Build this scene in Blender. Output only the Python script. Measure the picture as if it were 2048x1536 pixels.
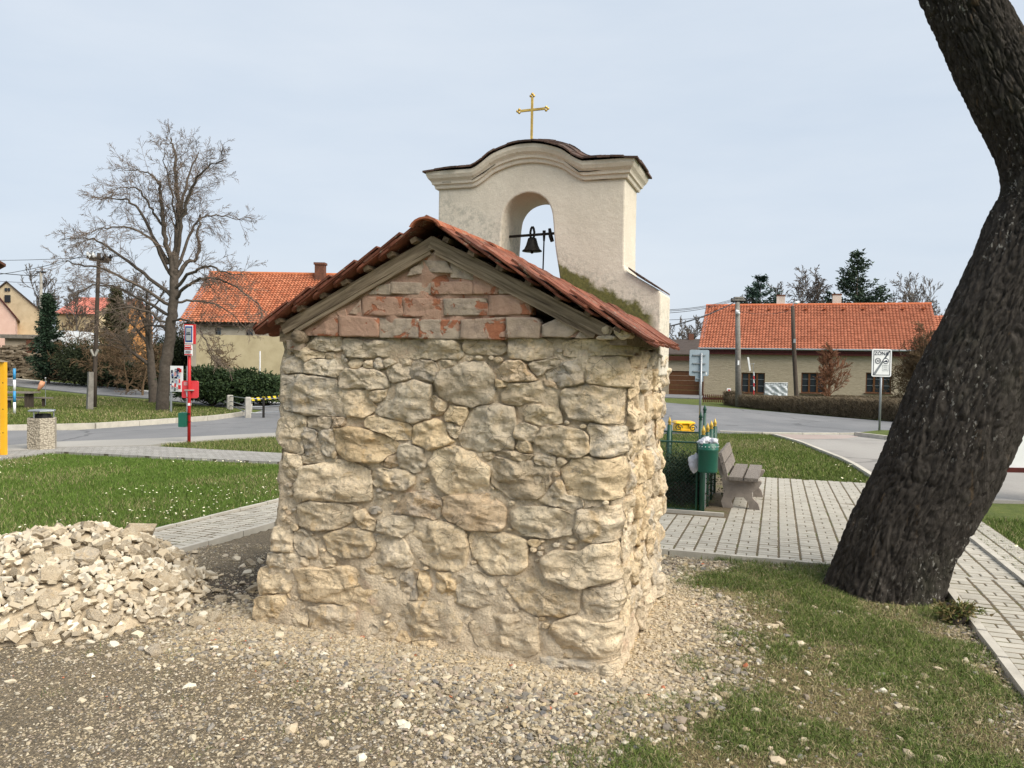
import bpy, bmesh, math, random
import numpy as np
from mathutils import Vector, Matrix, noise as mnoise

for o in list(bpy.data.objects):
    bpy.data.objects.remove(o)
SC = bpy.context.scene
COL = SC.collection
R = math.radians

# ------------------------------------------------------------------ camera
HC = 1.85                      # lens height above the ground at the chapel
PITCH, ROLL, FPX = R(1.78), R(1.0), 1538.0
cam_d = bpy.data.cameras.new('camera')
cam_d.sensor_width = 36.0
cam_d.lens = 36.0 * FPX / 2048.0
cam_d.clip_start, cam_d.clip_end = 0.05, 3000
cam = bpy.data.objects.new('camera', cam_d)
COL.objects.link(cam)
CM = Matrix.Rotation(math.pi / 2 - PITCH, 4, 'X') @ Matrix.Rotation(ROLL, 4, 'Z')
cam.matrix_world = Matrix.Translation((0, 0, HC)) @ CM
SC.camera = cam

# ------------------------------------------------------------------ sky and sun
SUN_AZ, SUN_EL = R(-38.0), R(45.0)      # azimuth from +X towards +Y
sun_dir = Vector((math.cos(SUN_AZ) * math.cos(SUN_EL), math.sin(SUN_AZ) * math.cos(SUN_EL), math.sin(SUN_EL)))
world = bpy.data.worlds.new('World')
SC.world = world
world.use_nodes = True
wn, wl = world.node_tree.nodes, world.node_tree.links
wn.clear()
w_out = wn.new('ShaderNodeOutputWorld')
w_bg = wn.new('ShaderNodeBackground')
w_bg.inputs['Strength'].default_value = 0.1
w_sky = wn.new('ShaderNodeTexSky')
w_sky.sky_type = 'NISHITA'
w_sky.sun_disc = False
w_sky.sun_elevation = SUN_EL
w_sky.sun_rotation = math.pi / 2 - SUN_AZ
w_sky.air_density, w_sky.dust_density, w_sky.ozone_density = 1.0, 3.0, 1.0
# thin high cloud veil over the clear sky
w_tc = wn.new('ShaderNodeTexCoord')
w_map = wn.new('ShaderNodeMapping')
w_map.inputs['Scale'].default_value = (1.2, 1.2, 5.0)
w_map.inputs['Rotation'].default_value = (0.25, 0.1, 0.4)
w_noise = wn.new('ShaderNodeTexNoise')
w_noise.inputs['Scale'].default_value = 1.6
w_noise.inputs['Detail'].default_value = 6.0
w_noise.inputs['Roughness'].default_value = 0.55
w_ramp = wn.new('ShaderNodeValToRGB')
w_ramp.color_ramp.elements[0].position = 0.3
w_ramp.color_ramp.elements[0].color = (4.85, 5.55, 6.42, 1)
w_ramp.color_ramp.elements[1].position = 0.75
w_ramp.color_ramp.elements[1].color = (5.85, 6.35, 6.95, 1)
w_mix = wn.new('ShaderNodeMixRGB')
w_mix.inputs['Fac'].default_value = 0.88
wl.new(w_tc.outputs['Generated'], w_map.inputs['Vector'])
wl.new(w_map.outputs['Vector'], w_noise.inputs['Vector'])
wl.new(w_noise.outputs['Fac'], w_ramp.inputs['Fac'])
wl.new(w_sky.outputs['Color'], w_mix.inputs['Color1'])
wl.new(w_ramp.outputs['Color'], w_mix.inputs['Color2'])
wl.new(w_mix.outputs['Color'], w_bg.inputs['Color'])
wl.new(w_bg.outputs['Background'], w_out.inputs['Surface'])

sun_d = bpy.data.lights.new('sun', 'SUN')
sun_d.energy = 4.2
sun_d.angle = R(50.0)
sun_d.color = (1.0, 0.93, 0.81)
sun = bpy.data.objects.new('sun', sun_d)
COL.objects.link(sun)
sun.rotation_euler = (-sun_dir).to_track_quat('-Z', 'Y').to_euler()

SC.view_settings.view_transform = 'Standard'
SC.view_settings.look = 'None'
SC.view_settings.exposure = 0.46
SC.view_settings.gamma = 1.0
SC.view_settings.use_curve_mapping = False
SC.render.engine = 'CYCLES'
SC.cycles.use_denoising = True
SC.cycles.max_bounces = 6
SC.cycles.diffuse_bounces = 4
SC.cycles.use_adaptive_sampling = True
SC.cycles.adaptive_threshold = 0.02

# ------------------------------------------------------------------ terrain and pixel helpers
def hgt(x, y):
    """height of the terrain: a gentle fall away from the chapel, rising again beyond the upper road on the left"""
    x = np.asarray(x, float); y = np.asarray(y, float)
    base = -0.02 * np.clip(y - 6.0, 0, 27.5)
    k = np.clip((x + 8.0) / 10.0, 0, 1)
    k = k * k * (3 - 2 * k)
    left = 0.03 * np.clip(y - 44.0, 0, 70)
    return base + (1 - k) * left

def H(x, y):
    return float(hgt(x, y))

CM3 = CM.to_3x3()
def ray(px, py):
    return (CM3 @ Vector(((px - 1024.0) / FPX, -(py - 768.0) / FPX, -1.0))).normalized()

def P(px, py, D):
    """the point seen at a pixel of the 2048 x 1536 photograph, D metres ahead"""
    d = ray(px, py)
    return Vector((0, 0, HC)) + d * (D / d.y)

def G(px, py, z=None):
    """the ground point seen at a pixel"""
    d = ray(px, py)
    if z is not None:
        return Vector((0, 0, HC)) + d * ((z - HC) / d.z)
    lo, hi = 0.5, 500.0
    for _ in range(60):
        m = (lo + hi) / 2
        q = Vector((0, 0, HC)) + d * m
        if q.z > H(q.x, q.y):
            lo = m
        else:
            hi = m
    q = Vector((0, 0, HC)) + d * lo
    return q

# ------------------------------------------------------------------ object helpers
def tag(o, label=None, cat=None, group=None, kind=None):
    if label: o['label'] = label
    if cat: o['category'] = cat
    if group: o['group'] = group
    if kind: o['kind'] = kind
    return o

def empty(name, loc, label=None, cat=None, group=None):
    o = bpy.data.objects.new(name, None)
    o.empty_display_size = 0.2
    o.location = loc
    COL.objects.link(o)
    return tag(o, label, cat, group)

def wloc(o):
    p = Vector((0, 0, 0))
    while o is not None:
        p = p + o.location
        o = o.parent
    return p

def link_mesh(name, me, parent=None, loc=None):
    o = bpy.data.objects.new(name, me)
    if parent is not None:
        o.parent = parent
    if loc is not None:
        o.location = loc
    COL.objects.link(o)
    return o

def copy_mesh(o, name, parent, mat4):
    c = bpy.data.objects.new(name, o if isinstance(o, bpy.types.Mesh) else o.data)
    c.parent = parent
    c.matrix_local = mat4
    COL.objects.link(c)
    return c

class MB:
    """collects shapes in world coordinates; build() links them as one mesh object"""
    def __init__(self):
        self.v = []; self.f = []
    def add(self, vs, fs):
        n = len(self.v)
        self.v += [tuple(p) for p in vs]
        self.f += [tuple(i + n for i in q) for q in fs]
        return self
    def box(self, c, s, rz=0.0, m=None, bev=0.0):
        x, y, z = s[0] / 2, s[1] / 2, s[2] / 2
        if bev <= 0:
            vs = [(-x, -y, -z), (x, -y, -z), (x, y, -z), (-x, y, -z), (-x, -y, z), (x, -y, z), (x, y, z), (-x, y, z)]
            fs = [(0, 3, 2, 1), (4, 5, 6, 7), (0, 1, 5, 4), (1, 2, 6, 5), (2, 3, 7, 6), (3, 0, 4, 7)]
        else:
            b = min(bev, x * .9, y * .9, z * .9)
            vs, fs = [], []
            for zz, ins in ((-z, b), (-z + b, 0), (z - b, 0), (z, b)):
                X, Y = x - ins, y - ins
                c2 = b if ins == 0 else b * .5
                vs += [(-X + c2, -Y, zz), (X - c2, -Y, zz), (X, -Y + c2, zz), (X, Y - c2, zz),
                       (X - c2, Y, zz), (-X + c2, Y, zz), (-X, Y - c2, zz), (-X, -Y + c2, zz)]
            fs.append(tuple(range(7, -1, -1)))
            for k in range(3):
                for i in range(8):
                    j = (i + 1) % 8
                    fs.append((k * 8 + i, k * 8 + j, k * 8 + 8 + j, k * 8 + 8 + i))
            fs.append(tuple(range(24, 32)))
        M4 = m if m is not None else Matrix.Rotation(rz, 4, 'Z')
        c = Vector(c)
        return self.add([(M4 @ Vector(p)) + c for p in vs], fs)
    def tube(self, pts, rad, n=8, cap=True):
        pts = [Vector(p) for p in pts]
        if not hasattr(rad, '__len__'):
            rad = [rad] * len(pts)
        up = Vector((0, 0, 1))
        rings = []
        t0 = (pts[1] - pts[0]).normalized()
        a = t0.cross(up)
        if a.length < 1e-3: a = t0.cross(Vector((1, 0, 0)))
        a.normalize()
        for i, p in enumerate(pts):
            t = (pts[min(i + 1, len(pts) - 1)] - pts[max(i - 1, 0)]).normalized()
            a = (a - t * a.dot(t))
            if a.length < 1e-4: a = t.cross(Vector((0.3, 1, 0.2)))
            a.normalize()
            b = t.cross(a)
            rings.append([p + (a * math.cos(2 * math.pi * k / n) + b * math.sin(2 * math.pi * k / n)) * rad[i] for k in range(n)])
        vs = [q for r in rings for q in r]
        fs = []
        for i in range(len(pts) - 1):
            for k in range(n):
                j = (k + 1) % n
                fs.append((i * n + k, i * n + j, (i + 1) * n + j, (i + 1) * n + k))
        if cap:
            fs.append(tuple(range(n - 1, -1, -1)))
            fs.append(tuple((len(pts) - 1) * n + k for k in range(n)))
        return self.add(vs, fs)
    def bar(self, a, b, w, t, up=(0, 0, 1)):
        """a straight bar of section w x t from a to b"""
        a, b = Vector(a), Vector(b)
        d = (b - a); L = d.length; d.normalize()
        s = d.cross(Vector(up))
        if s.length < 1e-4: s = d.cross(Vector((1, 0, 0)))
        s.normalize(); u = s.cross(d)
        m = Matrix((( d.x, s.x, u.x, 0), (d.y, s.y, u.y, 0), (d.z, s.z, u.z, 0), (0, 0, 0, 1)))
        return self.box((a + b) / 2, (L, w, t), m=m)
    def lathe(self, c, prof, n=20, axis=None):
        vs = []; fs = []
        A = axis if axis is not None else Matrix.Identity(4)
        for r, z in prof:
            for k in range(n):
                vs.append((A @ Vector((r * math.cos(2 * math.pi * k / n), r * math.sin(2 * math.pi * k / n), z))) + Vector(c))
        m = len(prof)
        for i in range(m - 1):
            for k in range(n):
                j = (k + 1) % n
                fs.append((i * n + k, i * n + j, (i + 1) * n + j, (i + 1) * n + k))
        if prof[0][0] > 1e-5: fs.append(tuple(range(n - 1, -1, -1)))
        if prof[-1][0] > 1e-5: fs.append(tuple((m - 1) * n + k for k in range(n)))
        return self.add(vs, fs)
    def prism(self, poly, vec):
        """an extruded polygon: poly are 3D points, vec the thickness"""
        poly = [Vector(p) for p in poly]; vec = Vector(vec); n = len(poly)
        vs = poly + [p + vec for p in poly]
        fs = [tuple(range(n - 1, -1, -1)), tuple(range(n, 2 * n))]
        for i in range(n):
            j = (i + 1) % n
            fs.append((i, j, j + n, i + n))
        return self.add(vs, fs)
    def build(self, name, mat, parent=None, smooth=False, fix=True):
        off = wloc(parent) if parent is not None else Vector((0, 0, 0))
        me = bpy.data.meshes.new(name)
        me.from_pydata([(p[0] - off.x, p[1] - off.y, p[2] - off.z) for p in self.v], [], self.f)
        if fix:
            bm = bmesh.new(); bm.from_mesh(me)
            bmesh.ops.recalc_face_normals(bm, faces=bm.faces)
            bm.to_mesh(me); bm.free()
        if mat is not None: me.materials.append(mat)
        if smooth:
            me.polygons.foreach_set('use_smooth', [True] * len(me.polygons))
        return link_mesh(name, me, parent)

def plank(name, a, b, w, t, up, mat, parent, bev=.0, warp=0.0):
    """a board from a to b as an object of its own, its grain along local X"""
    a, b = Vector(a), Vector(b); d = b - a; L = d.length; d.normalize()
    s = d.cross(Vector(up)); s.normalize(); u = s.cross(d)
    m = MB(); n = 10; vs = []
    for k in range(n + 1):
        x = -L / 2 + L * k / n; o = warp * math.sin(k * 1.9 + L * 7)
        vs += [(x, -w / 2 + o, -t / 2), (x, w / 2 + o * .6, -t / 2), (x, w / 2 + o * .6, t / 2 + o), (x, -w / 2 + o, t / 2 + o)]
    fs = [(3, 2, 1, 0), (n * 4, n * 4 + 1, n * 4 + 2, n * 4 + 3)]
    for k in range(n):
        for i in range(4):
            j = (i + 1) % 4; fs.append((k * 4 + i, k * 4 + j, k * 4 + 4 + j, k * 4 + 4 + i))
    me = bpy.data.meshes.new(name); me.from_pydata(vs, [], fs); me.materials.append(mat)
    bm = bmesh.new(); bm.from_mesh(me); bmesh.ops.recalc_face_normals(bm, faces=bm.faces); bm.to_mesh(me); bm.free()
    M4 = Matrix(((d.x, s.x, u.x, 0), (d.y, s.y, u.y, 0), (d.z, s.z, u.z, 0), (0, 0, 0, 1)))
    o = link_mesh(name, me, parent)
    o.matrix_local = Matrix.Translation((a + b) / 2 - (wloc(parent) if parent else Vector((0, 0, 0)))) @ M4
    return o

def np_mesh(name, verts, tris, mat, parent=None, cols=None, smooth=True, quads=False):
    """a mesh from numpy arrays; cols: per-vertex rgb kept in the attribute Col"""
    verts = np.asarray(verts, np.float32); tris = np.asarray(tris, np.int32)
    if parent is not None:
        verts = verts - np.array(wloc(parent), np.float32)
    k = tris.shape[1]
    me = bpy.data.meshes.new(name)
    me.vertices.add(len(verts)); me.vertices.foreach_set('co', verts.ravel())
    me.loops.add(tris.size); me.loops.foreach_set('vertex_index', tris.ravel())
    me.polygons.add(len(tris))
    me.polygons.foreach_set('loop_start', np.arange(0, tris.size, k, dtype=np.int32))
    me.polygons.foreach_set('loop_total', np.full(len(tris), k, np.int32))
    me.polygons.foreach_set('use_smooth', np.full(len(tris), smooth))
    if cols is not None:
        at = me.attributes.new('Col', 'FLOAT_COLOR', 'POINT')
        c4 = np.ones((len(verts), 4), np.float32); c4[:, :3] = cols
        at.data.foreach_set('color', c4.ravel())
    me.update(calc_edges=True)
    if mat is not None: me.materials.append(mat)
    return link_mesh(name, me, parent)

def in_poly(x, y, poly):
    """vectorised point in polygon"""
    x = np.asarray(x); y = np.asarray(y)
    inside = np.zeros(x.shape, bool)
    n = len(poly)
    for i in range(n):
        x0, y0 = poly[i][0], poly[i][1]; x1, y1 = poly[(i + 1) % n][0], poly[(i + 1) % n][1]
        c = ((y0 > y) != (y1 > y)) & (x < (x1 - x0) * (y - y0) / ((y1 - y0) if abs(y1 - y0) > 1e-12 else 1e-12) + x0)
        inside ^= c
    return inside

def vnoise(x, y, f, seed=0):
    """cheap smooth value noise for numpy arrays"""
    x = np.asarray(x, float) * f + seed * 17.3; y = np.asarray(y, float) * f + seed * 9.1
    xi = np.floor(x).astype(np.int64); yi = np.floor(y).astype(np.int64)
    xf = x - xi; yf = y - yi
    u = xf * xf * (3 - 2 * xf); v = yf * yf * (3 - 2 * yf)
    def hsh(a, b):
        n = (a * 374761393 + b * 668265263 + seed * 1442695) & 0x7fffffff
        n = ((n ^ (n >> 13)) * 1274126177) & 0x7fffffff
        return ((n ^ (n >> 16)) & 0xffff) / 65535.0
    return (hsh(xi, yi) * (1 - u) + hsh(xi + 1, yi) * u) * (1 - v) + (hsh(xi, yi + 1) * (1 - u) + hsh(xi + 1, yi + 1) * u) * v
def fnoise(x, y, f, seed=0, octs=4):
    t = 0; a = 0.5; tot = 0
    for k in range(octs):
        t = t + a * vnoise(x, y, f * 2 ** k, seed + k); tot += a; a *= .5
    return t / tot

# ------------------------------------------------------------------ materials
class NT:
    def __init__(self, name):
        self.m = bpy.data.materials.new(name)
        self.m.use_nodes = True
        self.n = self.m.node_tree.nodes; self.l = self.m.node_tree.links
        self.bsdf = self.n['Principled BSDF']
        self.bsdf.inputs['Specular IOR Level'].default_value = 0.25
        self._tc = None
    def node(self, t, **kw):
        x = self.n.new(t)
        for k, v in kw.items(): setattr(x, k, v)
        return x
    def put(self, inp, v):
        if hasattr(v, 'links') or isinstance(v, bpy.types.NodeSocket): self.l.new(v, inp)
        else:
            if isinstance(v, (tuple, list)) and len(v) == 3 and inp.type == 'RGBA': v = (*v, 1)
            inp.default_value = v
    def co(self, kind='Object'):
        if self._tc is None: self._tc = self.node('ShaderNodeTexCoord')
        return self._tc.outputs[kind]
    def rnd(self):
        return self.node('ShaderNodeObjectInfo').outputs['Random']
    def shifted(self, amount=20.0, scale=(1, 1, 1)):
        """object coordinates moved by the object's own random number"""
        mp = self.node('ShaderNodeMapping'); mp.inputs['Scale'].default_value = scale
        cb = self.node('ShaderNodeCombineXYZ')
        mu = self.math('MULTIPLY', self.rnd(), amount)
        for k in range(3): self.l.new(mu, cb.inputs[k])
        self.l.new(self.co(), mp.inputs['Vector']); self.l.new(cb.outputs[0], mp.inputs['Location'])
        return mp.outputs[0]
    def mapped(self, scale=(1, 1, 1), rot=(0, 0, 0), co=None):
        mp = self.node('ShaderNodeMapping'); mp.inputs['Scale'].default_value = scale; mp.inputs['Rotation'].default_value = rot
        self.l.new(co if co is not None else self.co(), mp.inputs['Vector'])
        return mp.outputs[0]
    def noise(self, scale, detail=5, rough=.6, co=None, dist=0.0):
        x = self.node('ShaderNodeTexNoise')
        x.inputs['Scale'].default_value = scale; x.inputs['Detail'].default_value = detail; x.inputs['Roughness'].default_value = rough
        x.inputs['Distortion'].default_value = dist
        self.l.new(co if co is not None else self.co(), x.inputs['Vector'])
        return x.outputs['Fac']
    def ridged(self, scale, detail=6, rough=.6, co=None, dist=0.0):
        x = self.node('ShaderNodeTexNoise'); x.noise_type = 'RIDGED_MULTIFRACTAL'; x.normalize = True
        x.inputs['Scale'].default_value = scale; x.inputs['Detail'].default_value = detail; x.inputs['Roughness'].default_value = rough
        x.inputs['Distortion'].default_value = dist
        self.l.new(co if co is not None else self.co(), x.inputs['Vector'])
        return x.outputs['Fac']
    def warped(self, co, scale, amount):
        n = self.node('ShaderNodeTexNoise'); n.inputs['Scale'].default_value = scale; n.inputs['Detail'].default_value = 4
        self.l.new(co, n.inputs['Vector'])
        m = self.node('ShaderNodeVectorMath', operation='MULTIPLY_ADD'); self.l.new(n.outputs['Color'], m.inputs[0]); m.inputs[1].default_value = (amount,) * 3; self.l.new(co, m.inputs[2])
        return m.outputs[0]
    def voro(self, scale, co=None, feat='F1', rand=1.0, out='Distance'):
        x = self.node('ShaderNodeTexVoronoi', feature=feat)
        x.inputs['Scale'].default_value = scale
        x.inputs['Randomness'].default_value = rand
        self.l.new(co if co is not None else self.co(), x.inputs['Vector'])
        return x.outputs[out]
    def math(self, op, a, b=0.0, clamp=False):
        x = self.node('ShaderNodeMath', operation=op, use_clamp=clamp)
        self.put(x.inputs[0], a); self.put(x.inputs[1], b)
        return x.outputs[0]
    def ramp(self, fac, stops, interp='LINEAR'):
        x = self.node('ShaderNodeValToRGB'); x.color_ramp.interpolation = interp
        e = x.color_ramp.elements
        while len(e) < len(stops): e.new(0.5)
        for q, (p, c) in zip(e, stops):
            q.position = p; q.color = (*c, 1) if len(c) == 3 else c
        self.put(x.inputs[0], fac)
        return x.outputs[0]
    def step(self, fac, a, b):
        x = self.node('ShaderNodeMapRange'); x.interpolation_type = 'SMOOTHSTEP'
        x.inputs['From Min'].default_value = a; x.inputs['From Max'].default_value = b
        self.put(x.inputs[0], fac)
        return x.outputs[0]
    def mix(self, fac, a, b, mode='MIX'):
        x = self.node('ShaderNodeMixRGB', blend_type=mode)
        self.put(x.inputs[0], fac); self.put(x.inputs[1], a); self.put(x.inputs[2], b)
        return x.outputs[0]
    def attr(self, name='Col'):
        x = self.node('ShaderNodeAttribute', attribute_name=name)
        return x.outputs['Color']
    def bump(self, height, strength=.5, dist=.01, normal=None):
        x = self.node('ShaderNodeBump')
        x.inputs['Strength'].default_value = strength; x.inputs['Distance'].default_value = dist
        self.put(x.inputs['Height'], height)
        if normal is not None: self.l.new(normal, x.inputs['Normal'])
        return x.outputs[0]
    def done(self, color, rough=.9, normal=None, metallic=None, **kw):
        self.put(self.bsdf.inputs['Base Color'], color)
        self.put(self.bsdf.inputs['Roughness'], rough)
        if normal is not None: self.l.new(normal, self.bsdf.inputs['Normal'])
        if metallic is not None: self.bsdf.inputs['Metallic'].default_value = metallic
        for k, v in kw.items(): self.put(self.bsdf.inputs[k.replace('_', ' ')], v)
        return self.m

def simple(name, c, c2=None, scale=6.0, rough=.8, bump=.2, bscale=60, bdist=.004, metallic=None, rnd=0.0, stretch=(1, 1, 1), spec=None):
    """a plain material: two tones of noise, a fine bump, an optional change from object to object"""
    t = NT(name)
    co = t.mapped(stretch)
    if c2 is None: c2 = tuple(x * .75 for x in c)
    n1 = t.noise(scale, 6, .6, co)
    col = t.mix(t.step(n1, .3, .7), c, c2)
    if rnd > 0:
        k = t.math('ADD', t.math('MULTIPLY', t.rnd(), 2 * rnd), 1 - rnd)
        cb = t.node('ShaderNodeCombineXYZ')
        for i in range(3): t.l.new(k, cb.inputs[i])
        col = t.mix(1.0, col, cb.outputs[0], 'MULTIPLY')
    nb = t.bump(t.noise(bscale, 5, .65, co), bump, bdist) if bump > 0 else None
    m = t.done(col, rough, nb, metallic)
    if spec is not None: t.bsdf.inputs['Specular IOR Level'].default_value = spec
    return m

# ================================================================== shared materials
def make_stone_mat(name, tones, grey, ochre_amt=.5, bscale=1.0, dark=(.16, .145, .125)):
    t = NT(name)
    co = t.shifted(30)
    n1 = t.noise(3.2, 5, .6, co, .6)
    n2 = t.noise(11, 7, .68, co, .3)
    n3 = t.noise(45, 4, .7, co)
    col = t.ramp(n1, [(.28, tones[0]), (.5, tones[1]), (.72, tones[2])])
    # each stone leans to grey or to ochre by its own number
    r = t.rnd()
    g = t.math('MULTIPLY', t.step(r, .45, .95), t.step(n2, .35, .6))
    col = t.mix(t.math('MULTIPLY', g, .75), col, grey)
    oc = t.math('MULTIPLY', t.step(t.noise(5.0, 4, .6, co, 1.0), .56, .72), ochre_amt)
    col = t.mix(oc, col, (.52, .33, .12))
    # weathered dark pits and pale chipped spots with edges of their own
    pit = t.math('MULTIPLY', t.step(t.noise(7, 6, .75, co, .8), .60, .70), .55)
    col = t.mix(pit, col, dark)
    pale = t.math('MULTIPLY', t.step(t.noise(6.3, 5, .7, t.mapped((1.3, 1.3, 1.9), (.4, .2, 1), co)), .58, .68), .6)
    col = t.mix(pale, col, (.82, .72, .55))
    ck = t.voro(9, t.mapped((1, 1, 1.5), (.3, .2, .5), co), 'DISTANCE_TO_EDGE')
    crk = t.math('MULTIPLY', t.step(ck, .03, .004), t.step(t.noise(4, 4, .6, co), .5, .62))
    col = t.mix(t.math('MULTIPLY', crk, .7), col, (.20, .155, .105))
    fine = t.ramp(n3, [(.28, (.68, .67, .64)), (.5, (1, 1, 1)), (.75, (1.2, 1.19, 1.14))])
    col = t.mix(.85, col, fine, 'MULTIPLY')
    # bedding: the stone splits along near-level layers
    bed = t.noise(5, 7, .72, t.mapped((1.0, 1.0, 2.6), (.12, -.1, 0), co), 1.2)
    col = t.mix(.55, col, t.ramp(bed, [(.32, (.84, .82, .80)), (.5, (1, 1, 1)), (.68, (1.1, 1.1, 1.08))]), 'MULTIPLY')
    wco = t.warped(co, 6, .12)
    fac = t.voro(11, t.mapped((1, 1, 1.6), (.2, .1, .4), wco))
    rdg = t.ridged(9, 7, .62, t.mapped((1, 1, 1.7), (.15, -.1, .3), wco))
    col = t.mix(.55, col, t.ramp(rdg, [(.2, (.70, .68, .64)), (.45, (1, 1, 1)), (.8, (1.14, 1.13, 1.1))]), 'MULTIPLY')
    # grey lichen crust in sharp-edged blotches
    lich = t.math('MULTIPLY', t.step(t.noise(13, 6, .8, wco), .585, .61), t.step(t.noise(3.1, 3, .5, co), .48, .6))
    col = t.mix(t.math('MULTIPLY', lich, .6), col, (.27, .25, .225))
    tint = t.node('ShaderNodeObjectInfo').outputs['Color']
    col = t.mix(1.0, col, tint, 'MULTIPLY')
    b0 = t.bump(bed, 1.0, .026 * bscale)
    b00 = t.bump(fac, 1.0, .020 * bscale, b0)
    b01 = t.bump(rdg, 1.0, .020 * bscale, b00)
    b1 = t.bump(n2, .8, .015 * bscale, b01)
    b2 = t.bump(n3, 1.0, .013 * bscale, b1)
    b3 = t.bump(t.noise(130, 3, .7, co), .6, .004 * bscale, b2)
    return t.done(col, .93, b3)

M_STONE = make_stone_mat('limestone', [(.67, .535, .375), (.79, .655, .48), (.855, .735, .56)], (.54, .495, .44))
M_RUBBLE = make_stone_mat('rubble_limestone', [(.45, .365, .26), (.54, .45, .33), (.61, .53, .41)], (.44, .39, .33), .25, .35, (.30, .26, .21))

def make_mortar():
    t = NT('lime_mortar')
    n1 = t.noise(2.4, 6, .62, None, .4); n2 = t.noise(24, 6, .7); n3 = t.noise(110, 4, .75)
    col = t.ramp(n1, [(.28, (.60, .475, .34)), (.48, (.75, .615, .45)), (.7, (.83, .70, .53))])
    pk = t.math('MULTIPLY', t.step(t.noise(3.5, 5, .6, t.mapped((1, 1, 1.4), (.2, .5, .1))), .56, .68), .35)
    col = t.mix(pk, col, (.62, .36, .235))
    v = t.voro(60, None, 'F1')
    col = t.mix(.6, col, t.ramp(v, [(.1, (1.15, 1.13, 1.08)), (.5, (.88, .87, .85))]), 'MULTIPLY')
    col = t.mix(.7, col, t.ramp(n2, [(.3, (.66, .64, .60)), (.5, (1, 1, 1)), (.75, (1.12, 1.12, 1.1))]), 'MULTIPLY')
    b = t.bump(n2, 1.0, .035); b = t.bump(n3, .9, .010, b); b = t.bump(v, .6, .010, b)
    return t.done(col, .97, b)
M_MORTAR = make_mortar()
M_GMORTAR = simple('grey_gable_mortar', (.46, .37, .28), (.34, .27, .205), 9, .96, .9, 40, .02)

def make_brick():
    t = NT('old_brick')
    co = t.shifted(25)
    n1 = t.noise(5, 6, .65, co, .7); n2 = t.noise(30, 6, .7, co)
    red = t.ramp(n2, [(.3, (.27, .105, .058)), (.6, (.37, .15, .083)), (.8, (.34, .19, .125))])
    grey = t.ramp(t.noise(14, 6, .7, co), [(.3, (.26, .215, .175)), (.5, (.38, .305, .235)), (.75, (.48, .39, .30))])
    pink = t.mix(.6, grey, (.44, .21, .135))
    k = t.step(t.rnd(), .25, .8)
    base = t.mix(t.math('MULTIPLY', k, .8), grey, pink)
    chip = t.step(n1, .56, .61)
    col = t.mix(chip, base, red)
    b = t.bump(t.math('SUBTRACT', n2, t.math('MULTIPLY', chip, .55)), .8, .012)
    b = t.bump(t.noise(120, 4, .7, co), .5, .003, b)
    return t.done(col, .95, b)
M_BRICK = make_brick()

def make_wood(name, a, b, c, grain=60, ax=(0.12, 1, 1)):
    t = NT(name)
    co = t.shifted(12, ax)
    g = t.noise(grain, 5, .65, co, .6)
    col = t.ramp(g, [(.3, a), (.52, b), (.75, c)])
    col = t.mix(.5, col, t.ramp(t.noise(4, 4, .6, co), [(.3, (.75, .74, .72)), (.7, (1.12, 1.1, 1.05))]), 'MULTIPLY')
    return t.done(col, .88, t.bump(g, .7, .006))
M_WOOD_OLD = make_wood('weathered_rafter_wood', (.075, .055, .038), (.235, .182, .125), (.37, .30, .22), 42, (.06, 1, 1))
M_BATTEN = make_wood('dark_batten_wood', (.06, .042, .028), (.13, .095, .062), (.20, .15, .10), 42, (.06, 1, 1))
M_WOOD_GREY = make_wood('grey_bench_wood', (.11, .095, .085), (.20, .175, .155), (.29, .26, .235), 60, (.3, 1, 1))
M_WOOD_DARK = make_wood('dark_pole_wood', (.035, .028, .024), (.07, .055, .045), (.11, .088, .072), 30, (1, 1, .1))

def make_tile(name, cols, rnd=.22, lichen=.0, bs=1.0):
    t = NT(name)
    co = t.shifted(15)
    n = t.noise(9, 6, .65, co)
    col = t.ramp(n, [(.3, cols[0]), (.52, cols[1]), (.75, cols[2])])
    k = t.math('ADD', t.math('MULTIPLY', t.rnd(), 2 * rnd), 1 - rnd)
    cb = t.node('ShaderNodeCombineXYZ')
    for i in range(3): t.l.new(k, cb.inputs[i])
    col = t.mix(1.0, col, cb.outputs[0], 'MULTIPLY')
    if lichen > 0:
        l = t.math('MULTIPLY', t.step(t.noise(16, 6, .75, co, .5), .56, .66), lichen)
        col = t.mix(l, col, (.27, .245, .19))
    return t.done(col, .88, t.bump(t.noise(70, 5, .7, co), .5, .004 * bs))
M_TILE = make_tile('old_clay_tile', [(.095, .033, .022), (.17, .058, .035), (.24, .10, .065)], .35, .7)
M_RIDGE = make_tile('ridge_clay_tile', [(.21, .062, .033), (.30, .10, .052), (.36, .16, .10)], .15, .4)
M_CAPTILE = make_tile('dark_cap_tile', [(.040, .029, .025), (.075, .047, .038), (.135, .080, .060)], .35, .4)
M_ROOF_L = make_tile('barn_roof_tile', [(.40, .115, .047), (.50, .165, .070), (.55, .215, .10)], .16, .12)
M_ROOF_R = make_tile('house_roof_tile', [(.40, .105, .045), (.49, .145, .063), (.54, .19, .088)], .10, .0)

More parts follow.
